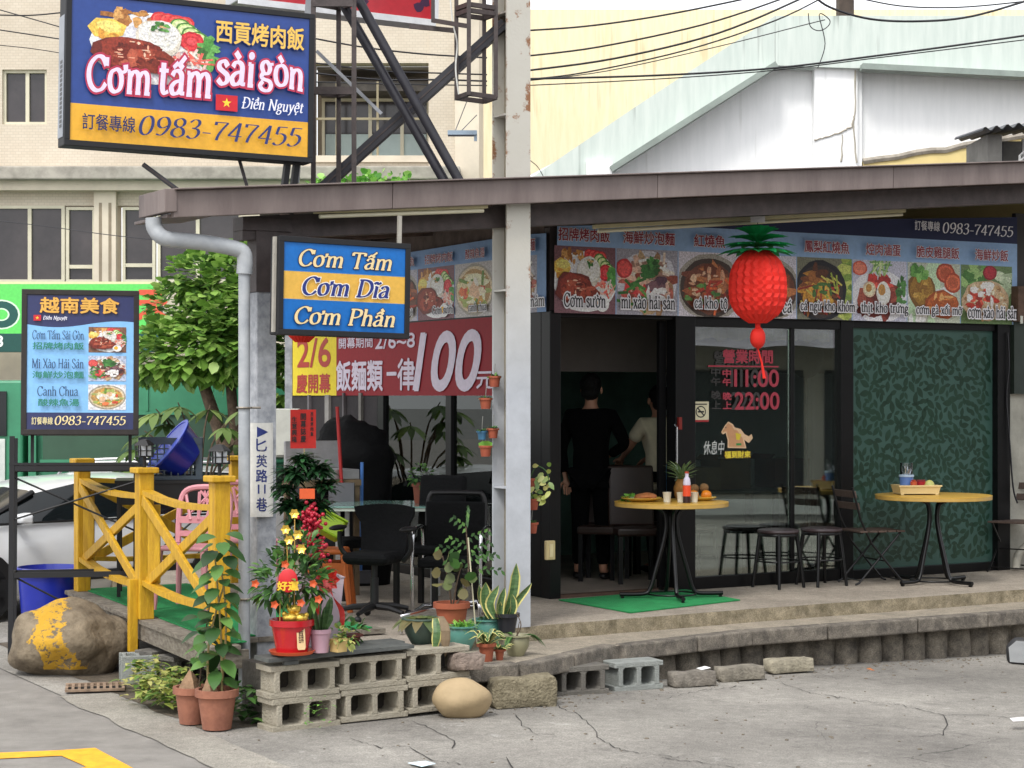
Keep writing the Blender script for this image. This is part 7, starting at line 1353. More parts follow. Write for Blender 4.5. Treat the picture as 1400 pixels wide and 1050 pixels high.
on_tray('sauce_jar', 'small orange sauce jar in the cream tray', 'jar', -.03, -.06, f2)
def f3(o): MB().m(P('a8242c')).lathe([(0, 0), (.04, 0), (.048, .09), (0, .09)], n=16).build('bag_body', None, o, smooth=40); MB().m(P('7a1a20')).box((0, 0, .098), (.07, .03, .014)).build('fold', None, o)
on_tray('red_packet', 'red packet in the middle of the cream tray', 'packet', .05, .03, f3)
def f4(o): MB().m(P('b8b86a')).ball((0, 0, .055), (.045, .04, .05), 14, 9).build('dish_body', None, o, smooth=60); MB().m(P('d5cf9a')).lathe([(.02, .055), (.032, .06), (.03, .063), (.018, .058)], (0, -.03, 0), 14, rot=None).build('ring', None, o)
on_tray('yellow_green_roll', 'yellow green roll at the right end of the cream tray', 'roll', .115, -.0, f4)
def stool(label, px, py, rz, zf=.3505, grp='black metal stools by the window'):
    q0 = onz(px, py, zf); t = thing('bar_stool', label, 'stool', (q0.x, q0.y, zf), rz, grp); MB().m(mat('brown_seat', '#3a2d2f', .4, .15, 6)).lathe([(0, .45), (.165, .45), (.175, .462), (.17, .478), (.13, .485), (0, .486)], n=28).build('seat', None, t, smooth=40)
    for k in range(4): a = pi / 4 + k * pi / 2; c, s_ = cos(a), sin(a); MB().m(BM).tube([(.15 * c, .15 * s_, .449), (.21 * c, .21 * s_, 0)], [.017, .013], 8).build('leg', None, t, smooth=50)
    m = MB().m(BM); m.tube([(.176 * cos(pi / 4 + i * pi / 14), .176 * sin(pi / 4 + i * pi / 14), .22) for i in range(28)], .007, 6, True); m.tube([(.155 * cos(i * pi / 14), .155 * sin(i * pi / 14), .435) for i in range(28)], .012, 6, True); m.build('ring', None, t, smooth=60); return t
S1 = stool('left one of the two black stools with brown seats outside the window', 1064, 803, TH + .15); stool('right one of the two black stools, next to the folding chair', 1123, 800, TH - .05)
SLT = mat('slat_wood', '#4f4038', .6, .25, 9, bump=.2, stretch=(2, 12, 2))
def folding(label, px, py, rz, zf=.3505):
    q0 = onz(px, py, zf); t = thing('folding_chair', label, 'chair', (q0.x, q0.y, zf), rz, 'folding chairs with wooden slats')
    for i in range(5): x = -.17 + i * .085; MB().m(SLT).bx(x - .037, x + .037, -.2, .2, .44, .455).build('seat_slat', None, t, bevel=.003)
    for z in (.76, .66): MB().m(SLT).box((-.26 + (.8 - z) * .3, 0, z), (.014, .4, .06), Matrix.Rotation(radians(-14), 3, 'Y')).build('back_slat', None, t, bevel=.003)
    for s_ in (-1, 1): 
        m = MB().m(BM); y = s_ * .19; m.tube([(-.275, y, .82), (-.2, y, .55), (-.1, y, .35), (.19, y, .02), (.23, y, .006)], .0095, 7); m.build('back_leg_frame', None, t, smooth=50); m = MB().m(BM); y = s_ * .165; m.tube([(-.235, y, .006), (-.2, y, .02), (.13, y, .38), (.18, y, .438)], .0095, 7); m.build('front_leg_frame', None, t, smooth=50)
    m = MB().m(BM); m.beam((-.17, -.17, .434), (-.17, .17, .434), .012, .012); m.tube([(.03, -.19, .2), (.03, .19, .2)], .006, 6); m.tube([(-.19, -.165, .04), (-.19, .165, .04)], .006, 6); m.tube([(.17, -.19, .04), (.17, .19, .04)], .006, 6); m.build('cross_bar', None, t, smooth=50); return t
folding('folding chair with wooden slats between the stools and the right round table', 1192, 797, TH - .25); folding('folding chair at the right edge of the picture facing the round table', 1392, 781, TH + pi + .35)
# the black chairs on the terrace
BF = mat('black_fabric', '#090a0c', .8, .25, 40, bump=.3, spec=.2); CHR = mat('chrome', (.7, .7, .72), .18, .05, 5, metal=1)
q0 = onz(512, 848, .35); t = thing('office_chair', 'black swivel office chair turned away from the street on the terrace', 'chair', (q0.x, q0.y, .3505), radians(160)); m = MB().m(BF); vs = []
for j in range(7):
    zz_ = .46 + .055 * j; wd_ = .17 + .03 * (j / 6) + (.03 if j > 4 else 0)
    for i in range(7): u = i / 3 - 1; vs.append((wd_ * u, -.22 - .03 * sin(j / 6 * pi) + .05 * u * u - .02 * j / 6, zz_ + (.02 * (1 - u * u) if j == 6 else 0)))
n_ = len(vs); m.mesh(vs + [(x, y + .035, z) for x, y, z in vs], [(j * 7 + i, j * 7 + i + 1, j * 7 + i + 8, j * 7 + i + 7) for j in range(6) for i in range(6)] + [(n_ + j * 7 + i, n_ + j * 7 + i + 7, n_ + j * 7 + i + 8, n_ + j * 7 + i + 1) for j in range(6) for i in range(6)] + [(6 * 7 + i, 6 * 7 + i + 1, n_ + 43 + i, n_ + 42 + i) for i in range(6)] + [(j * 7, j * 7 + 7, n_ + j * 7 + 7, n_ + j * 7) for j in range(6)] + [(j * 7 + 6, n_ + j * 7 + 6, n_ + j * 7 + 13, j * 7 + 13) for j in range(6)])
m.build('backrest', None, t, smooth=50); m = MB().m(BF); m.lathe([(0, .4), (.2, .4), (.245, .43), (.24, .47), (.2, .485), (0, .48)], (0, .02, 0), 4, rot=Matrix.Rotation(pi / 4, 3, 'Z')); m.build('seat', None, t, bevel=.02); m = MB().m(BP_); m.lathe([(.03, .08), (.03, .3), (.02, .3), (.02, .4), (0, .4)], n=12); m.build('column', None, t, smooth=40)
for k in range(5): a = k * 2 * pi / 5 + .3; c, s_ = cos(a), sin(a); m = MB().m(BP_); m.tube([(.02 * c, .02 * s_, .1), (.15 * c, .15 * s_, .095), (.27 * c, .27 * s_, .07)], [.026, .022, .016], 7); m.ball((.275 * c, .275 * s_, .03), (.028, .028, .029), 9, 6); m.build('caster_leg', None, t, smooth=50)
for s_ in (-1, 1): m = MB().m(BP_); m.tube(spline([(s_ * .2, -.05, .42), (s_ * .27, -.02, .5), (s_ * .27, 0, .62)], 4), .018, 7); m.ball((s_ * .27, .03, .65), (.04, .13, .02), 12, 7); m.build('armrest', None, t, smooth=60)
q0 = onz(618, 836, .35); t = thing('lounge_chair', 'high backed black canvas chair with a tube frame and chrome arms on the terrace', 'chair', (q0.x, q0.y, .3505), radians(172)); k = q0.y / F; wv = .215
MB().m(BF).box((0, -.16, .56), (.44, .03, .48), Matrix.Rotation(radians(-4), 3, 'X')).build('backrest', None, t, bevel=.012); m = MB().m(BP_); m.tube(spline([(-wv, -.17, .62), (-wv, -.2, .77), (-wv + .02, -.205, .845), (-wv + .07, -.207, .86), (wv - .07, -.207, .86), (wv - .02, -.205, .845), (wv, -.2, .77), (wv, -.17, .62)], 5), .019, 9); m.build('back_frame', None, t, smooth=60)
MB().m(BF).box((0, .06, .37), (.42, .42, .06)).build('seat', None, t, bevel=.015)
for s_ in (-1, 1): m = MB().m(CHR); m.tube(spline([(s_ * .24, -.16, .36), (s_ * .25, -.16, .56), (s_ * .25, -.1, .62), (s_ * .25, .16, .6), (s_ * .25, .24, .5), (s_ * .25, .24, .1), (s_ * .25, .18, .02), (s_ * .25, -.2, .02)], 5), .014, 8); m.build('arm_frame', None, t, smooth=60)
for s_ in (-1, 1): MB().m(BM).beam((s_ * .14, -.12, .36), (s_ * .16, -.16, 0), .03, .05).build('leg', None, t)
m = MB().m(CHR); m.tube([(-.25, -.2, .02), (.25, -.2, .02)], .014, 8); m.build('foot_rail', None, t, smooth=60)
# chrome rail on the floor behind the pots
m = MB().m(CHR); a, b = onz(548, 866, .36), onz(655, 848, .36); dd = b - a; m.tube(spline([(0, 0, 0), (.0, .0, .09), (.06, 0, .13), tuple(dd + Vector((-.06, 0, .13))), tuple(dd + Vector((0, 0, .1))), tuple(dd)], 5), .014, 9); o = m.build('chrome_rail', None, None, smooth=60, loc=a); tag(o, 'low bent chrome rail on the floor behind the flower pots', 'rail')
# glass table with plant, and dark dining chairs round it
q0 = at(532, 688, 14.75); t = thing('glass_table', 'pale green glass topped table in the middle of the terrace', 'table', (q0.x, q0.y, .3505), TH - .55); MB().m(mat('table_glass', '#7fa9a0', .08, .1, 2, coat=.5)).bx(-.44, .44, -.42, .42, .735, .748).build('table_top', None, t, bevel=.01); MB().m(mat('table_edge', '#b9c2b8', .4)).bx(-.43, .43, -.41, .41, .712, .7345).build('edge', None, t)
for sx, sy in ((-.36, -.34), (.36, -.34), (-.36, .34), (.36, .34)): MB().m(mat('pale_metal', '#a9aaa8', .4, metal=.4)).bx(sx - .018, sx + .018, sy - .018, sy + .018, 0, .7115).build('leg', None, t)
q1 = at(575, 672, 14.75); t = thing('table_plant', 'bushy green plant in a brown pot on the glass table', 'potted plant', (q1.x, q1.y, 1.1)); pot(t, .062, .16, mat('brown_pot', '#7a3f2c', .6), .008, .75); m = MB(); crown(m, LG, [((0, 0, .22), (.09, .09, .08))], 4600, .04, 21); m.build('leaves', None, t, smooth=80)
DC = mat('dark_leather', '#1c1512', .4, .2, 6)
def dining(label, x, y, rz, zf=.3505, mt=None, grp='dark high backed dining chairs'):
    t = thing('dining_chair', label, 'chair', (x, y, zf), rz, grp); MB().m(mt or DC).bx(-.2, .2, -.2, .2, .4, .47).build('seat', None, t, bevel=.02); MB().m(mt or DC).box((0, -.2, .72), (.4, .06, .52), Matrix.Rotation(radians(6), 3, 'X')).build('backrest', None, t, bevel=.02)
    for sx in (-.17, .17):
        for sy in (-.17, .17): MB().m(BM).beam((sx, sy, 0), (sx, sy, .4), .036, .036).build('leg', None, t)
    return t
dining('black dining chair at the far right side of the glass table', at(585, 0, 14.3).x, 14.3, radians(150), mt=BF); dining('black dining chair behind the office chair, by the glass table', at(470, 0, 14.9).x, 14.9, radians(230), mt=BF)
# odds and ends at the back of the terrace
LIM = mat('lime_plastic', '#8fae1c', .4, .08, 4); q0 = at(451, 720, 13.9); t = thing('lime_box', 'lime green plastic box lying tilted on an orange stool', 'box', q0); R_ = Matrix.Rotation(radians(28), 3, 'Y') @ Matrix.Rotation(radians(-20), 3, 'X'); MB().m(LIM).box((0, 0, 0), (.19, .16, .14), R_).build('box_body', None, t, bevel=.015); MB().m(LIM).box(R_ @ Vector((0, 0, .075)), (.21, .18, .014), R_).build('rim', None, t, bevel=.004)
q0 = at(450, 745, 14.05); t = thing('orange_stool', 'orange plastic stool at the back of the terrace under the lime box', 'stool', (q0.x, q0.y, .3505)); OP = mat('orange_plastic', '#b0581c', .5, .1, 5); MB().m(OP).bx(-.14, .14, -.14, .14, .42, .46).build('seat', None, t, bevel=.015)
for sx in (-1, 1):
    for sy in (-1, 1): MB().m(OP).tube([(sx * .12, sy * .12, .42), (sx * .17, sy * .17, 0)], [.03, .022], 7).build('leg', None, t, smooth=50)
m = MB().m(OP)
for y in (-.145, .145): m.bx(-.12, .12, y - .008, y + .008, .25, .36)
m.build('apron', None, t)
q0 = at(452, 658, 15.2); t = thing('steel_sink', 'grey steel sink on a wooden stand at the back of the terrace', 'sink', (q0.x, q0.y, .3505), TH); z1 = q0.z - .35; STE = mat('brushed_steel', (.42, .42, .43), .35, .15, 6, metal=.8); m = MB().m(STE); m.bx(-.32, .16, -.2, .2, z1 + .02, z1 + .1).bx(-.32, .16, .17, .2, z1 + .1, z1 + .32); m.build('basin', None, t, bevel=.006); m = MB().m(mat('stand_wood', '#6b5a44', .8, .25, 9)); m.bx(-.33, .17, -.21, .21, z1 - .03, z1 + .019); m.build('stand_top', None, t)
for sx in (-.3, .14):
    for sy in (-.18, .18): MB().m(MATS['stand_wood']).bx(sx - .02, sx + .02, sy - .02, sy + .02, 0, z1 - .031).build('leg', None, t)
for x0, y0, x1, y1, Y_, c, lb, hd in ((461, 556, 467, 660, 15.0, '#9c1c1c', 'red handled dustpan leaning at the back of the terrace', (.2, .05, .16)), (495, 632, 493, 780, 15.3, '#4a7ac0', 'broom with a blue handle leaning on the dark side wall', (.22, .08, .1))):
    a, b = at(x0, y0, Y_), at(x1, y1, Y_); nm_ = 'dustpan' if 'dustpan' in lb else 'broom'; o = thing(nm_, lb, nm_, (b.x, b.y, b.z)); MB().m(mat('handle' + c, c, .5)).tube([(0, 0, 0), a - b], .014, 7).build('handle', None, o, smooth=50); MB().m(mat('broom_grey', '#55555a', .6)).box((0, 0, -hd[2] / 2), hd).build('head', None, o)
q0 = at(392, 592, 15.6); t = thing('electric_box', 'white electric meter box behind the red greeting card', 'meter box', (q0.x, q0.y, q0.z)); MB().m(mat('box_white', '#b9bab2', .5, .08)).bx(-.1, .1, 0, .12, -.2, .2).build('box_body', None, t, bevel=.01); MB().m(mat('box_door', '#c5c6be', .5)).bx(-.085, .085, -.012, -.001, -.18, .18).build('door', None, t); MB().m(PST).bx(-.03, .03, .121, .16, -(q0.z - .36), 1.3).build('mounting_post', None, t)
# dark clutter along the side wall of the terrace
t = thing('wall_battens', 'pale upright battens on the dark terrace wall under the red banner', 'batten', sw(-.05, 3.0, .36), TH)
for b_, w_, z1_, c in ((.25, .05, 1.6, '#77746f'), (.62, .03, 1.6, '#5a5658'), (.95, .09, 1.58, '#8b8884'), (1.4, .04, 1.58, '#6a666a')): MB().m(mat('batten' + c, c, .7, .2, 6)).bx(-.03, -.002, b_, b_ + w_, .0, z1_).build('batten', None, t)
q0 = at(478, 606, 15.9); t = thing('covered_grill', 'rounded shape under a black cover in front of the dark terrace wall', 'covered stand', (q0.x, q0.y + .1, .3505)); MB().m(BF).ball((0, 0, .98), (.36, .24, .42), 26, 18, .3, 5, fq=2.6).build('cover', None, t, smooth=80); MB().m(BF).lathe([(.0, 0), (.33, 0), (.36, .3), (.34, .6), (.355, 1.0), (0, 1.0)], n=18, sy=.64).build('skirt', None, t, smooth=50)
# red paper lanterns
LRED = mat('lantern_red', '#dc2416', .75, .1, 5); LGR = leafmat('lantern_leaf', ['128044', '1a9a54', '27b066'], .6, .3)
def lantern2(label, q0, R_, Hh, pine):
    t = thing('pineapple_lantern' if pine else 'paper_lantern', label, 'lantern', q0); n, k = 40, 19; vs = []
    for i in range(k):
        tt_ = i / (k - 1); z = -Hh / 2 + Hh * tt_; rr = R_ * max(.0, 1 - abs(2 * tt_ - 1) ** 2.6) ** .5 if 0 < i < k - 1 else R_ * .3; rr *= (.93 + .07 * (1 - tt_))
        for j in range(n): a = 2 * pi * (j + .5 * (i % 2)) / n; q_ = rr * (1.0 if (j % 2 == 0) else .91); vs.append((q_ * cos(a), q_ * sin(a), z))
    MB().m(LRED).mesh(vs, [(i * n + j, i * n + (j + 1) % n, (i + 1) * n + (j + 1) % n, (i + 1) * n + j) for i in range(k - 1) for j in range(n)] + [tuple(range(n))[::-1], tuple(range((k - 1) * n, k * n))]).build('paper_body', None, t); m = MB().m(LRED)
    if not pine: m.tube([(0, 0, -Hh / 2 + .01), (.05, 0, -Hh / 2 - .15), (.13, 0, -Hh / 2 - .34), (.17, 0, -Hh / 2 - .44)], [.003, .003, .004, .012], 6)
    else: m.tube([(0, 0, -Hh / 2), (0, 0, -Hh / 2 - .04)], .02, 8); m.ball((0, 0, -Hh / 2 - .11), (.06, .06, .085), 12, 8, .1, 2); m.tube([(0, 0, -Hh / 2 - .19), (.03, 0, -Hh / 2 - .3), (.05 if pine else .16, 0, -Hh / 2 - .42)], [.006, .008, .014], 6); m.build('tail', None, t, smooth=50)
    if pine:
        m = MB().m(LGR); r = random.Random(3)
        for tier, (zz_, L_, e, cnt) in enumerate(((.0, .27, .1, 15), (.035, .25, .22, 15), (.075, .21, .4, 14), (.11, .17, .7, 12), (.13, .1, 1.6, 9))):
            for i in range(cnt): a = 2 * pi * (i + .5 * (tier % 2)) / cnt; m.leaf((.03 * cos(a), .03 * sin(a), Hh / 2 - .02 + zz_), (cos(a), sin(a), e), L_ * r.uniform(.9, 1.1), .1, .2, (0, 0, 1), .35, 4)
        m.build('paper_leaves', None, t); MB().m(P('c9c4c4')).bx(-.055, .055, -.002, .002, Hh / 2 + .2, Hh / 2 + .34).build('paper_tag', None, t)
    MB().m(BP_).tube([(0, .006, Hh / 2 - .02), (0, .006, Hh / 2 + .5)], .003, 5).build('string', None, t); return t
lantern2('red honeycomb paper pineapple with green leaves hanging before the menu banner', at(1036, 391, 14.45), .23, .565, True); lantern2('red paper lantern hidden behind the blue and yellow light box, only its bottom showing', at(413, 412, 13.0), .16, .56, False)
# right end of the front: wooden box and panel on the plaster wall
q0 = fac(1379, 440, -.02); t = thing('wall_cabinet', 'old brown wooden box over a dark green panel on the right plaster wall', 'cabinet', sw(q0.x, 0, q0.z), TH); k = q0.y; u = 17.4 / F; MB().m(mat('old_brown_wood', '#5a463a', .8, .3, 9, bump=.3)).bx(0, .5, -.14, -.002, 0, 48 * u).build('wood_box', None, t, bevel=.006); MB().m(mat('dark_green_panel', '#28332c', .5, .2, 4)).bx(.03, .5, -.06, -.002, -98 * u, -.002).build('green_panel', None, t); MB().m(mat('dark_shutter', '#332f2e', .6)).bx(.06, .5, -.05, -.002, 49 * u, 148 * u).build('shutter', None, t); MB().m(P('c9c9be')).bx(.02, .05, -.148, -.1405, -.02, .05).build('latch', None, t)
q0 = fac(1387, 780, -.1); m = MB().m(mat('pipe_white', '#a9a69a', .5)); m.tube(spline([(0, 0, 0), (.02, 0, .12), (.1, .02, .2), (.2, .05, .2), (.3, .06, .1)], 5), .035, 10); o = m.build('flexible_pipe', None, None, smooth=60, loc=(sw(q0.x, -.12, .37))); tag(o, 'pale flexible pipe curling at the foot of the plaster wall under the folding chair', 'pipe')
m = MB().m(mat('black_cable', '#1d1d22', .5)); q0 = fac(1372, 560, -.045); m.tube(spline([(0, 0, .6), (.012, 0, .3), (-.01, 0, 0), (.02, 0, -.4), (.05, 0, -.8), (.09, 0, -.95)], 5), .008, 6); o = m.build('wall_cable', None, None, smooth=60, loc=sw(q0.x + .04, -.055, q0.z + .1)); tag(o, 'black cable running down beside the leaf patterned pane', 'cable')
# ============================================================ INSIDE THE SHOP
def inside(px, py, b): q0 = onz(px, py, .354); return q0
for px, py, rz_, lb in ((828, 797, 2.9, 'dark brown leather chair just inside the doorway, left one'), (872, 800, 3.3, 'dark brown leather chair just inside the doorway, right one'), (900, 792, 2.2, 'dark brown chair half hidden behind the door jamb')):
    q0 = onz(px, py, .354); dining(lb, q0.x, q0.y + .25, rz_, .355, mat('brown_leather', '#2a1c16', .35, .2, 6), 'brown chairs inside the doorway')
t = thing('low_counter', 'pale low counter inside the doorway on the left', 'counter', sw(.35, 1.5, .355), TH); MB().m(mat('counter_pale', '#5c5558', .6)).bx(-.2, .25, -.3, .5, 0, .78).build('counter_body', None, t, bevel=.01); MB().m(mat('counter_top', '#2b2a2c', .3)).bx(-.22, .27, -.32, .52, .781, .81).build('counter_top', None, t)
# behind the middle window
def ing(a, b): return sw(a, b, .355)
t = thing('dining_table', 'long dining table with a pale top behind the middle window', 'table', ing(aW0 + .95, 1.0), TH); MB().m(mat('pale_wood_top', '#6f6656', .4, .15, 5)).bx(-.7, .7, -.38, .38, .72, .75).build('table_top', None, t, bevel=.006)
for sx in (-.62, .62):
    for sy in (-.3, .3): MB().m(BM).bx(sx - .025, sx + .025, sy - .025, sy + .025, 0, .719).build('leg', None, t)
tzz = .355 + .751
o = MB().lathe([(0, 0), (.11, 0), (.13, .22), (.137, .225), (.12, .225), (.1, .01), (0, .01)], n=22).build('blue_bucket', mat('bucket_blue', '#4a7ea8', .45), None, smooth=40, loc=sw(aW0 + .5, .9, tzz)); tag(o, 'pale blue bucket on the table behind the window', 'bucket')
for da, db, dim, c, nm, lb in ((.75, .95, (.3, .24, .2), '#80664a', 'cardboard_box', 'cardboard box on the table behind the window beside the bucket'), (1.12, 1.05, (.34, .3, .26), '#75583c', 'cardboard_box', 'larger brown cardboard box on the table behind the middle window'), (1.72, 1.0, (.4, .3, .26), '#5e1a1e', 'red_crate', 'dark red crate behind the narrow window pane')):
    if nm == 'red_crate': tb = thing('side_table', 'small dark table carrying the red crate behind the glass', 'table', ing(aW0 + 1.72, 1.0), TH); MB().m(BM).bx(-.26, .26, -.22, .22, .72, .75).build('table_top', None, tb); [MB().m(BM).bx(sx - .02, sx + .02, sy - .02, sy + .02, 0, .719).build('leg', None, tb) for sx in (-.22, .22) for sy in (-.18, .18)]
    bx_ = thing(nm, lb, 'crate' if nm == 'red_crate' else 'box', sw(aW0 + da, db, tzz), TH); MB().m(mat('box' + c, c, .8, .15, 9)).bx(-dim[0] / 2, dim[0] / 2, -dim[1] / 2, dim[1] / 2, 0, dim[2]).build('box_body', None, bx_, bevel=.004)
    m = MB().m(mat('boxflap' + c, c, .7)); m.box((-dim[0] / 2 - .03, 0, dim[2] + .02), (.07, dim[1], .006), Matrix.Rotation(-.7, 3, 'Y')); m.build('flap', None, bx_)
for i, (a, b) in enumerate(((.35, .45), (.85, .4))): st = stool(['dark stool inside the window below the bucket', 'dark stool inside the window below the cardboard boxes'][i], 1000, 800, TH, .355, 'stools inside the window'); st.location = sw(aW0 + a, b, .355)
t = thing('standing_fan', 'round black fan head behind the narrow window pane', 'fan', ing(aW1 - .12, .3), TH); MB().m(BM).tube([(0, 0, .02), (0, 0, 1.75)], .014, 8).build('pole', None, t, smooth=50); MB().m(BM).lathe([(0, 0), (.18, 0), (.18, .015), (0, .015)], n=24).build('base', None, t); MB().m(BM).lathe([(0, -.06), (.12, -.05), (.2, 0), (.12, .05), (0, .06)], (0, 0, 1.93), 26, rot=Matrix.Rotation(pi / 2, 3, 'X')).build('fan_cage', None, t, smooth=50)
MB().m(mat('valance_cloth', '#8f8248', .9, .25, 8))
m = MB().m(MATS['valance_cloth']); n = 44; L_ = aW1 - aW0 - .1; m.mesh([(L_ * i / n, .012 * sin(i * 1.7) , z if j else z - .03 * abs(sin(i * .55)) - .02 * noise.noise(Vector((i * .4, 0, 0)))) for j, z in enumerate((-.1, 0.))for i in range(n + 1)], [(i, i + 1, n + 2 + i, n + 1 + i) for i in range(n)]); o = m.build('window_valance', None, None, loc=sw(aW0 + .05, .08, 2.52), rz=TH); tag(o, 'frayed yellow cloth strip along the top of the middle window', 'valance')
# kitchen things seen through the side glass, with three small lit lamps
t = thing('kitchen_counter', 'dark kitchen counter behind the side glass', 'counter', sw(.75, 2.7, .355), TH); MB().m(mat('kitchen_dark', '#2a2725', .5)).bx(-.25, .25, -.9, .9, 0, .86).build('counter_body', None, t); MB().m(STE).bx(-.28, .28, -.92, .92, .861, .89).build('counter_top', None, t)
t = thing('rice_cooker', 'shiny steel rice steamer on the kitchen counter behind the side glass', 'cooker', sw(.7, 3.0, 1.247)); MB().m(STE).lathe([(0, 0), (.17, 0), (.18, .2), (.19, .21), (.16, .27), (.05, .3), (0, .3)], n=26).build('cooker_body', None, t, smooth=40); MB().m(BP_).lathe([(0, .3), (.03, .3), (.035, .33), (0, .335)], n=14).build('knob', None, t, smooth=40)
LMP = emit('lit_lamp', (.85, .9, 1), 6.0)
for s_, zz_, lb in ((3.56, 1.58, 'small lit white lamp behind the side glass, leftmost'), (2.6, 1.6, 'small lit white lamp behind the side glass, beside the mullion'), (2.23, 1.6, 'small lit white lamp behind the side glass, nearest the column')):
    t = thing('lit_panel_lamp', lb, 'lamp', sw(.45, s_, zz_), TH - pi / 2, 'small lit lamps inside'); MB().m(LMP).bx(-.09, .09, -.02, .0, -.022, .022).build('lamp_panel', None, t); MB().m(BP_).bx(-.1, .1, .001, .03, -.03, .03).build('housing', None, t); MB().m(BP_).tube([(0, .015, .03), (0, .015, 2.9 - zz_)], .006, 6).build('rod', None, t)
# ------------------------------------------------------------ people
def skin_fig(name, J, E, mt, parent=None, lvl=2):
    """one continuous surface grown over joints J = {name: (pos, radius)} joined by E"""
    ks = list(J); me = bpy.data.meshes.new(name); me.from_pydata([J[k][0] for k in ks], [(ks.index(a), ks.index(b)) for a, b in E], []); o = bpy.data.objects.new(name, me); COL.objects.link(o)
    if parent is not None: o.parent = parent
    md = o.modifiers.new('skin', 'SKIN'); md.use_smooth_shade = True
    for i, k in enumerate(ks): rr = J[k][1]; me.skin_vertices[0].data[i].radius = rr if isinstance(rr, tuple) else (rr, rr)
    me.skin_vertices[0].data[0].use_root = True; sb = o.modifiers.new('sub', 'SUBSURF'); sb.levels = lvl; sb.render_levels = lvl; me.materials.append(mt)
    dg = bpy.context.evaluated_depsgraph_get(); m2 = bpy.data.meshes.new_from_object(o.evaluated_get(dg)); o.modifiers.clear(); o.data = m2; 
    if not m2.materials: m2.materials.append(mt)
    return o
SKN = mat('skin', '#a87a62', .6, .08, 6); HAIR = mat('black_hair', '#0a0808', .6, .3, 20, bump=1, bscale=60, spec=.25)
def person(label, loc, rz, top, bot, larm, rarm, h=1.72, lean=0., short=False):
    t = thing('person', label, 'person', loc, rz); k = h / 1.72
    def hand(J, E, nm, w, d, up):
        d = Vector(d).normalized(); up = Vector(up).normalized(); sd_ = d.cross(up).normalized(); w = Vector(w); J[nm + 'p'] = (w + d * .05, (.03, .018)); E.append((nm + 'w', nm + 'p'))
        for i, (o_, L_) in enumerate(((-.03, .07), (-.01, .082), (.01, .078), (.028, .062))): b = w + d * .08 + sd_ * o_; J[f'{nm}k{i}'] = (b, .0105); J[f'{nm}m{i}'] = (b + d * L_ * .5 - up * .006, .0092); J[f'{nm}t{i}'] = (b + d * L_ - up * .022, .0075); E += [(nm + 'p', f'{nm}k{i}'), (f'{nm}k{i}', f'{nm}m{i}'), (f'{nm}m{i}', f'{nm}t{i}')]
        J[nm + 'th'] = (w + d * .05 - sd_ * .045, .011); J[nm + 'tt'] = (w + d * .09 - sd_ * .065 - up * .01, .009); E += [(nm + 'p', nm + 'th'), (nm + 'th', nm + 'tt')]
    ly = lean; J = {'pelvis': ((0, 0, .95 * k), (.155, .115)), 'waist': ((0, .0 + ly * .3, 1.12 * k), (.14, .1)), 'chest': ((0, ly * .7, 1.32 * k), (.165, .11)), 'neck0': ((0, ly * .95, 1.46 * k), (.07, .065)), 'neck': ((0, ly, 1.52 * k), (.05, .052)), 'head0': ((0, ly + .02, 1.58 * k), (.065, .078)), 'head1': ((0, ly + .02, 1.645 * k), (.077, .092)), 'head2': ((0, ly + .01, 1.705 * k), (.05, .06))}
    E = [('pelvis', 'waist'), ('waist', 'chest'), ('chest', 'neck0'), ('neck0', 'neck'), ('neck', 'head0'), ('head0', 'head1'), ('head1', 'head2')]
    for s_, nm, arm in ((-1, 'L', larm), (1, 'R', rarm)):
        J[nm + 'hip'] = ((s_ * .09, 0, .88 * k), .088); J[nm + 'kn'] = ((s_ * .1, .02, .48 * k), .056); J[nm + 'an'] = ((s_ * .11, -.02, .08 * k), .038); J[nm + 'toe'] = ((s_ * .12, .13, .03), (.036, .026)); E += [('pelvis', nm + 'hip'), (nm + 'hip', nm + 'kn'), (nm + 'kn', nm + 'an'), (nm + 'an', nm + 'toe')]
        el, wr = Vector(arm[0]), Vector(arm[1]); J[nm + 'sh'] = ((s_ * .185, ly * .85, 1.4 * k), .058); J[nm + 'el'] = (el, .04); J[nm + 'w'] = (wr, (.027, .022)); E += [('chest', nm + 'sh'), (nm + 'sh', nm + 'el'), (nm + 'el', nm + 'w')]; hand(J, E, nm + 'h' if False else nm, wr, (wr - el), (0, 0, 1) if abs((wr - el).normalized().z) < .8 else (0, 1, 0))
    skin_fig('body', J, E, SKN, t)
    gr = lambda nm, a=.014: (J[nm][0], tuple(q_ + a for q_ in J[nm][1]) if isinstance(J[nm][1], tuple) else J[nm][1] + a)
    JT = {q_: gr(q_, .02) for q_ in ('pelvis', 'waist', 'chest')}; JT['neck0'] = (J['neck0'][0], (.085, .078)); JT['hem'] = ((0, 0, .86 * k), (.165, .13)); ET = [('pelvis', 'waist'), ('waist', 'chest'), ('chest', 'neck0'), ('pelvis', 'hem')]
    for nm in 'LR':
        JT[nm + 'sh'] = gr(nm + 'sh', .02); el = Vector(J[nm + 'el'][0]); sh_ = Vector(J[nm + 'sh'][0]); wr = Vector(J[nm + 'w'][0]); ET.append(('chest', nm + 'sh'))
        if short: JT[nm + 'sl'] = (sh_.lerp(el, .75), .068); ET.append((nm + 'sh', nm + 'sl'))
        else: JT[nm + 'el'] = (el, .056); JT[nm + 'cf'] = (el.lerp(wr, .9), .042); ET += [(nm + 'sh', nm + 'el'), (nm + 'el', nm + 'cf')]
    skin_fig('shirt', JT, ET, top, t); JP = {'pelvis': (J['pelvis'][0], (.165, .125))}; EP = []
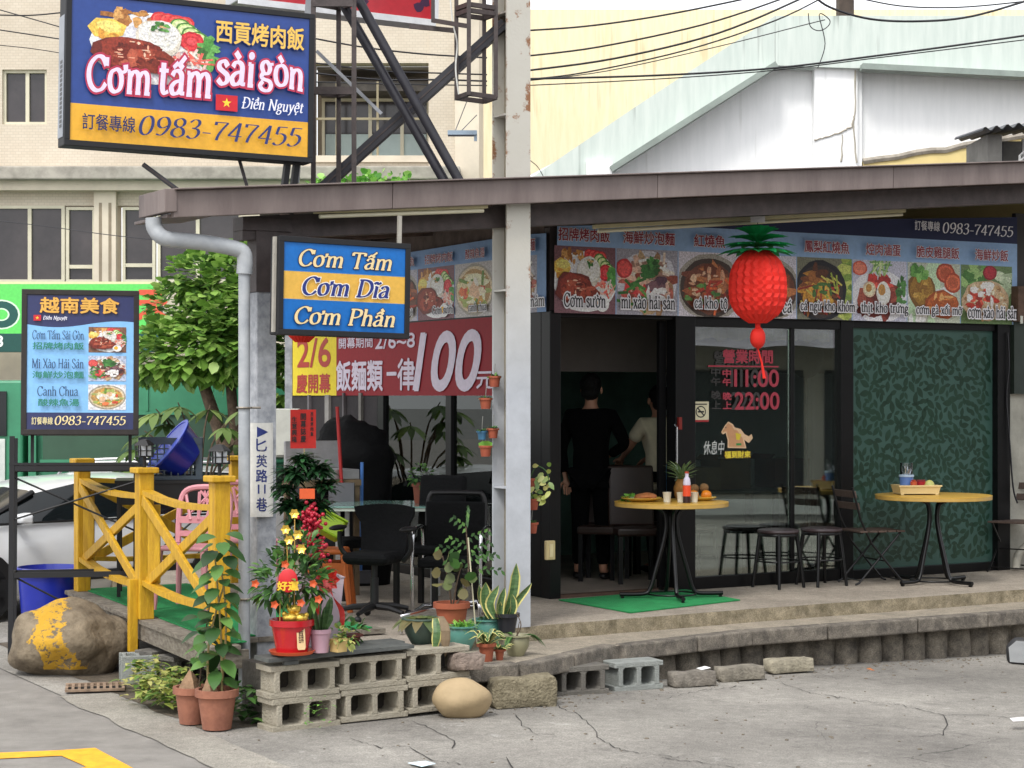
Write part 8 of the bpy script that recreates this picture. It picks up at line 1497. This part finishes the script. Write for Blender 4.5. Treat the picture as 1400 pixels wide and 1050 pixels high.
    for nm in 'LR': JP[nm + 'hip'] = gr(nm + 'hip', .018); JP[nm + 'kn'] = gr(nm + 'kn', .022); x, y, z = J[nm + 'an'][0]; JP[nm + 'an'] = ((x, y, z + .03), .056); EP += [('pelvis', nm + 'hip'), (nm + 'hip', nm + 'kn'), (nm + 'kn', nm + 'an')]
    skin_fig('trousers', JP, EP, bot, t); hd = Vector((0, ly + .005, 1.655 * k)); m = MB().m(HAIR); m.ball(hd + Vector((0, -.02, .02)), (.092, .1, .1), 18, 12, .12, 4, fq=4); m.ball(hd + Vector((0, -.04, -.05)), (.08, .065, .07), 14, 9, .12, 6, fq=4); m.build('hair', None, t, smooth=80)
    m = MB().m(SKN)
    for s_ in (-1, 1): m.ball(hd + Vector((s_ * .086, .02, -.03)), (.012, .02, .032), 8, 6)
    m.ball(hd + Vector((0, .118, -.03)), (.014, .02, .022), 8, 6); m.build('ears_and_nose', None, t, smooth=80); m = MB().m(mat('eye_dark', '#141010', .3))
    for s_ in (-1, 1): m.ball(hd + Vector((s_ * .032, .1, .0)), (.014, .009, .007), 8, 6)
    m.m(mat('lips', '#8a4a44', .5)).ball(hd + Vector((0, .1, -.075)), (.024, .01, .008), 10, 6); m.build('eyes_and_mouth', None, t, smooth=80); MB().m(BP_).ball((-.115, .05, .035), (.05, .13, .035), 12, 8).ball((.115, .05, .035), (.05, .13, .035), 12, 8).build('shoes', None, t, smooth=80); return t
BLKC = mat('black_cloth', '#050506', .95, .2, 12, spec=.1, bump=.5, bscale=9); BEI = mat('beige_cloth', '#c9bfa4', .85, .1, 9, bump=.15)
q0 = onz(808, 792, .354); person('person in black with dark hair standing inside the doorway, seen from behind', (q0.x, q0.y, .355), radians(-14), BLKC, BLKC, ((-.27, .02, 1.12), (-.22, -.02, .88)), ((.3, .02, 1.16), (.12, .16, 1.06)), 1.72)
q0 = onz(900, 784, .354); person('person in a short sleeved beige shirt standing farther inside beside the door jamb', (q0.x + .05, q0.y + .1, .355), radians(32), BEI, BLKC, ((-.24, .18, 1.12), (-.16, .4, 1.02)), ((.24, .18, 1.12), (.16, .4, 1.02)), 1.62, .07, True)
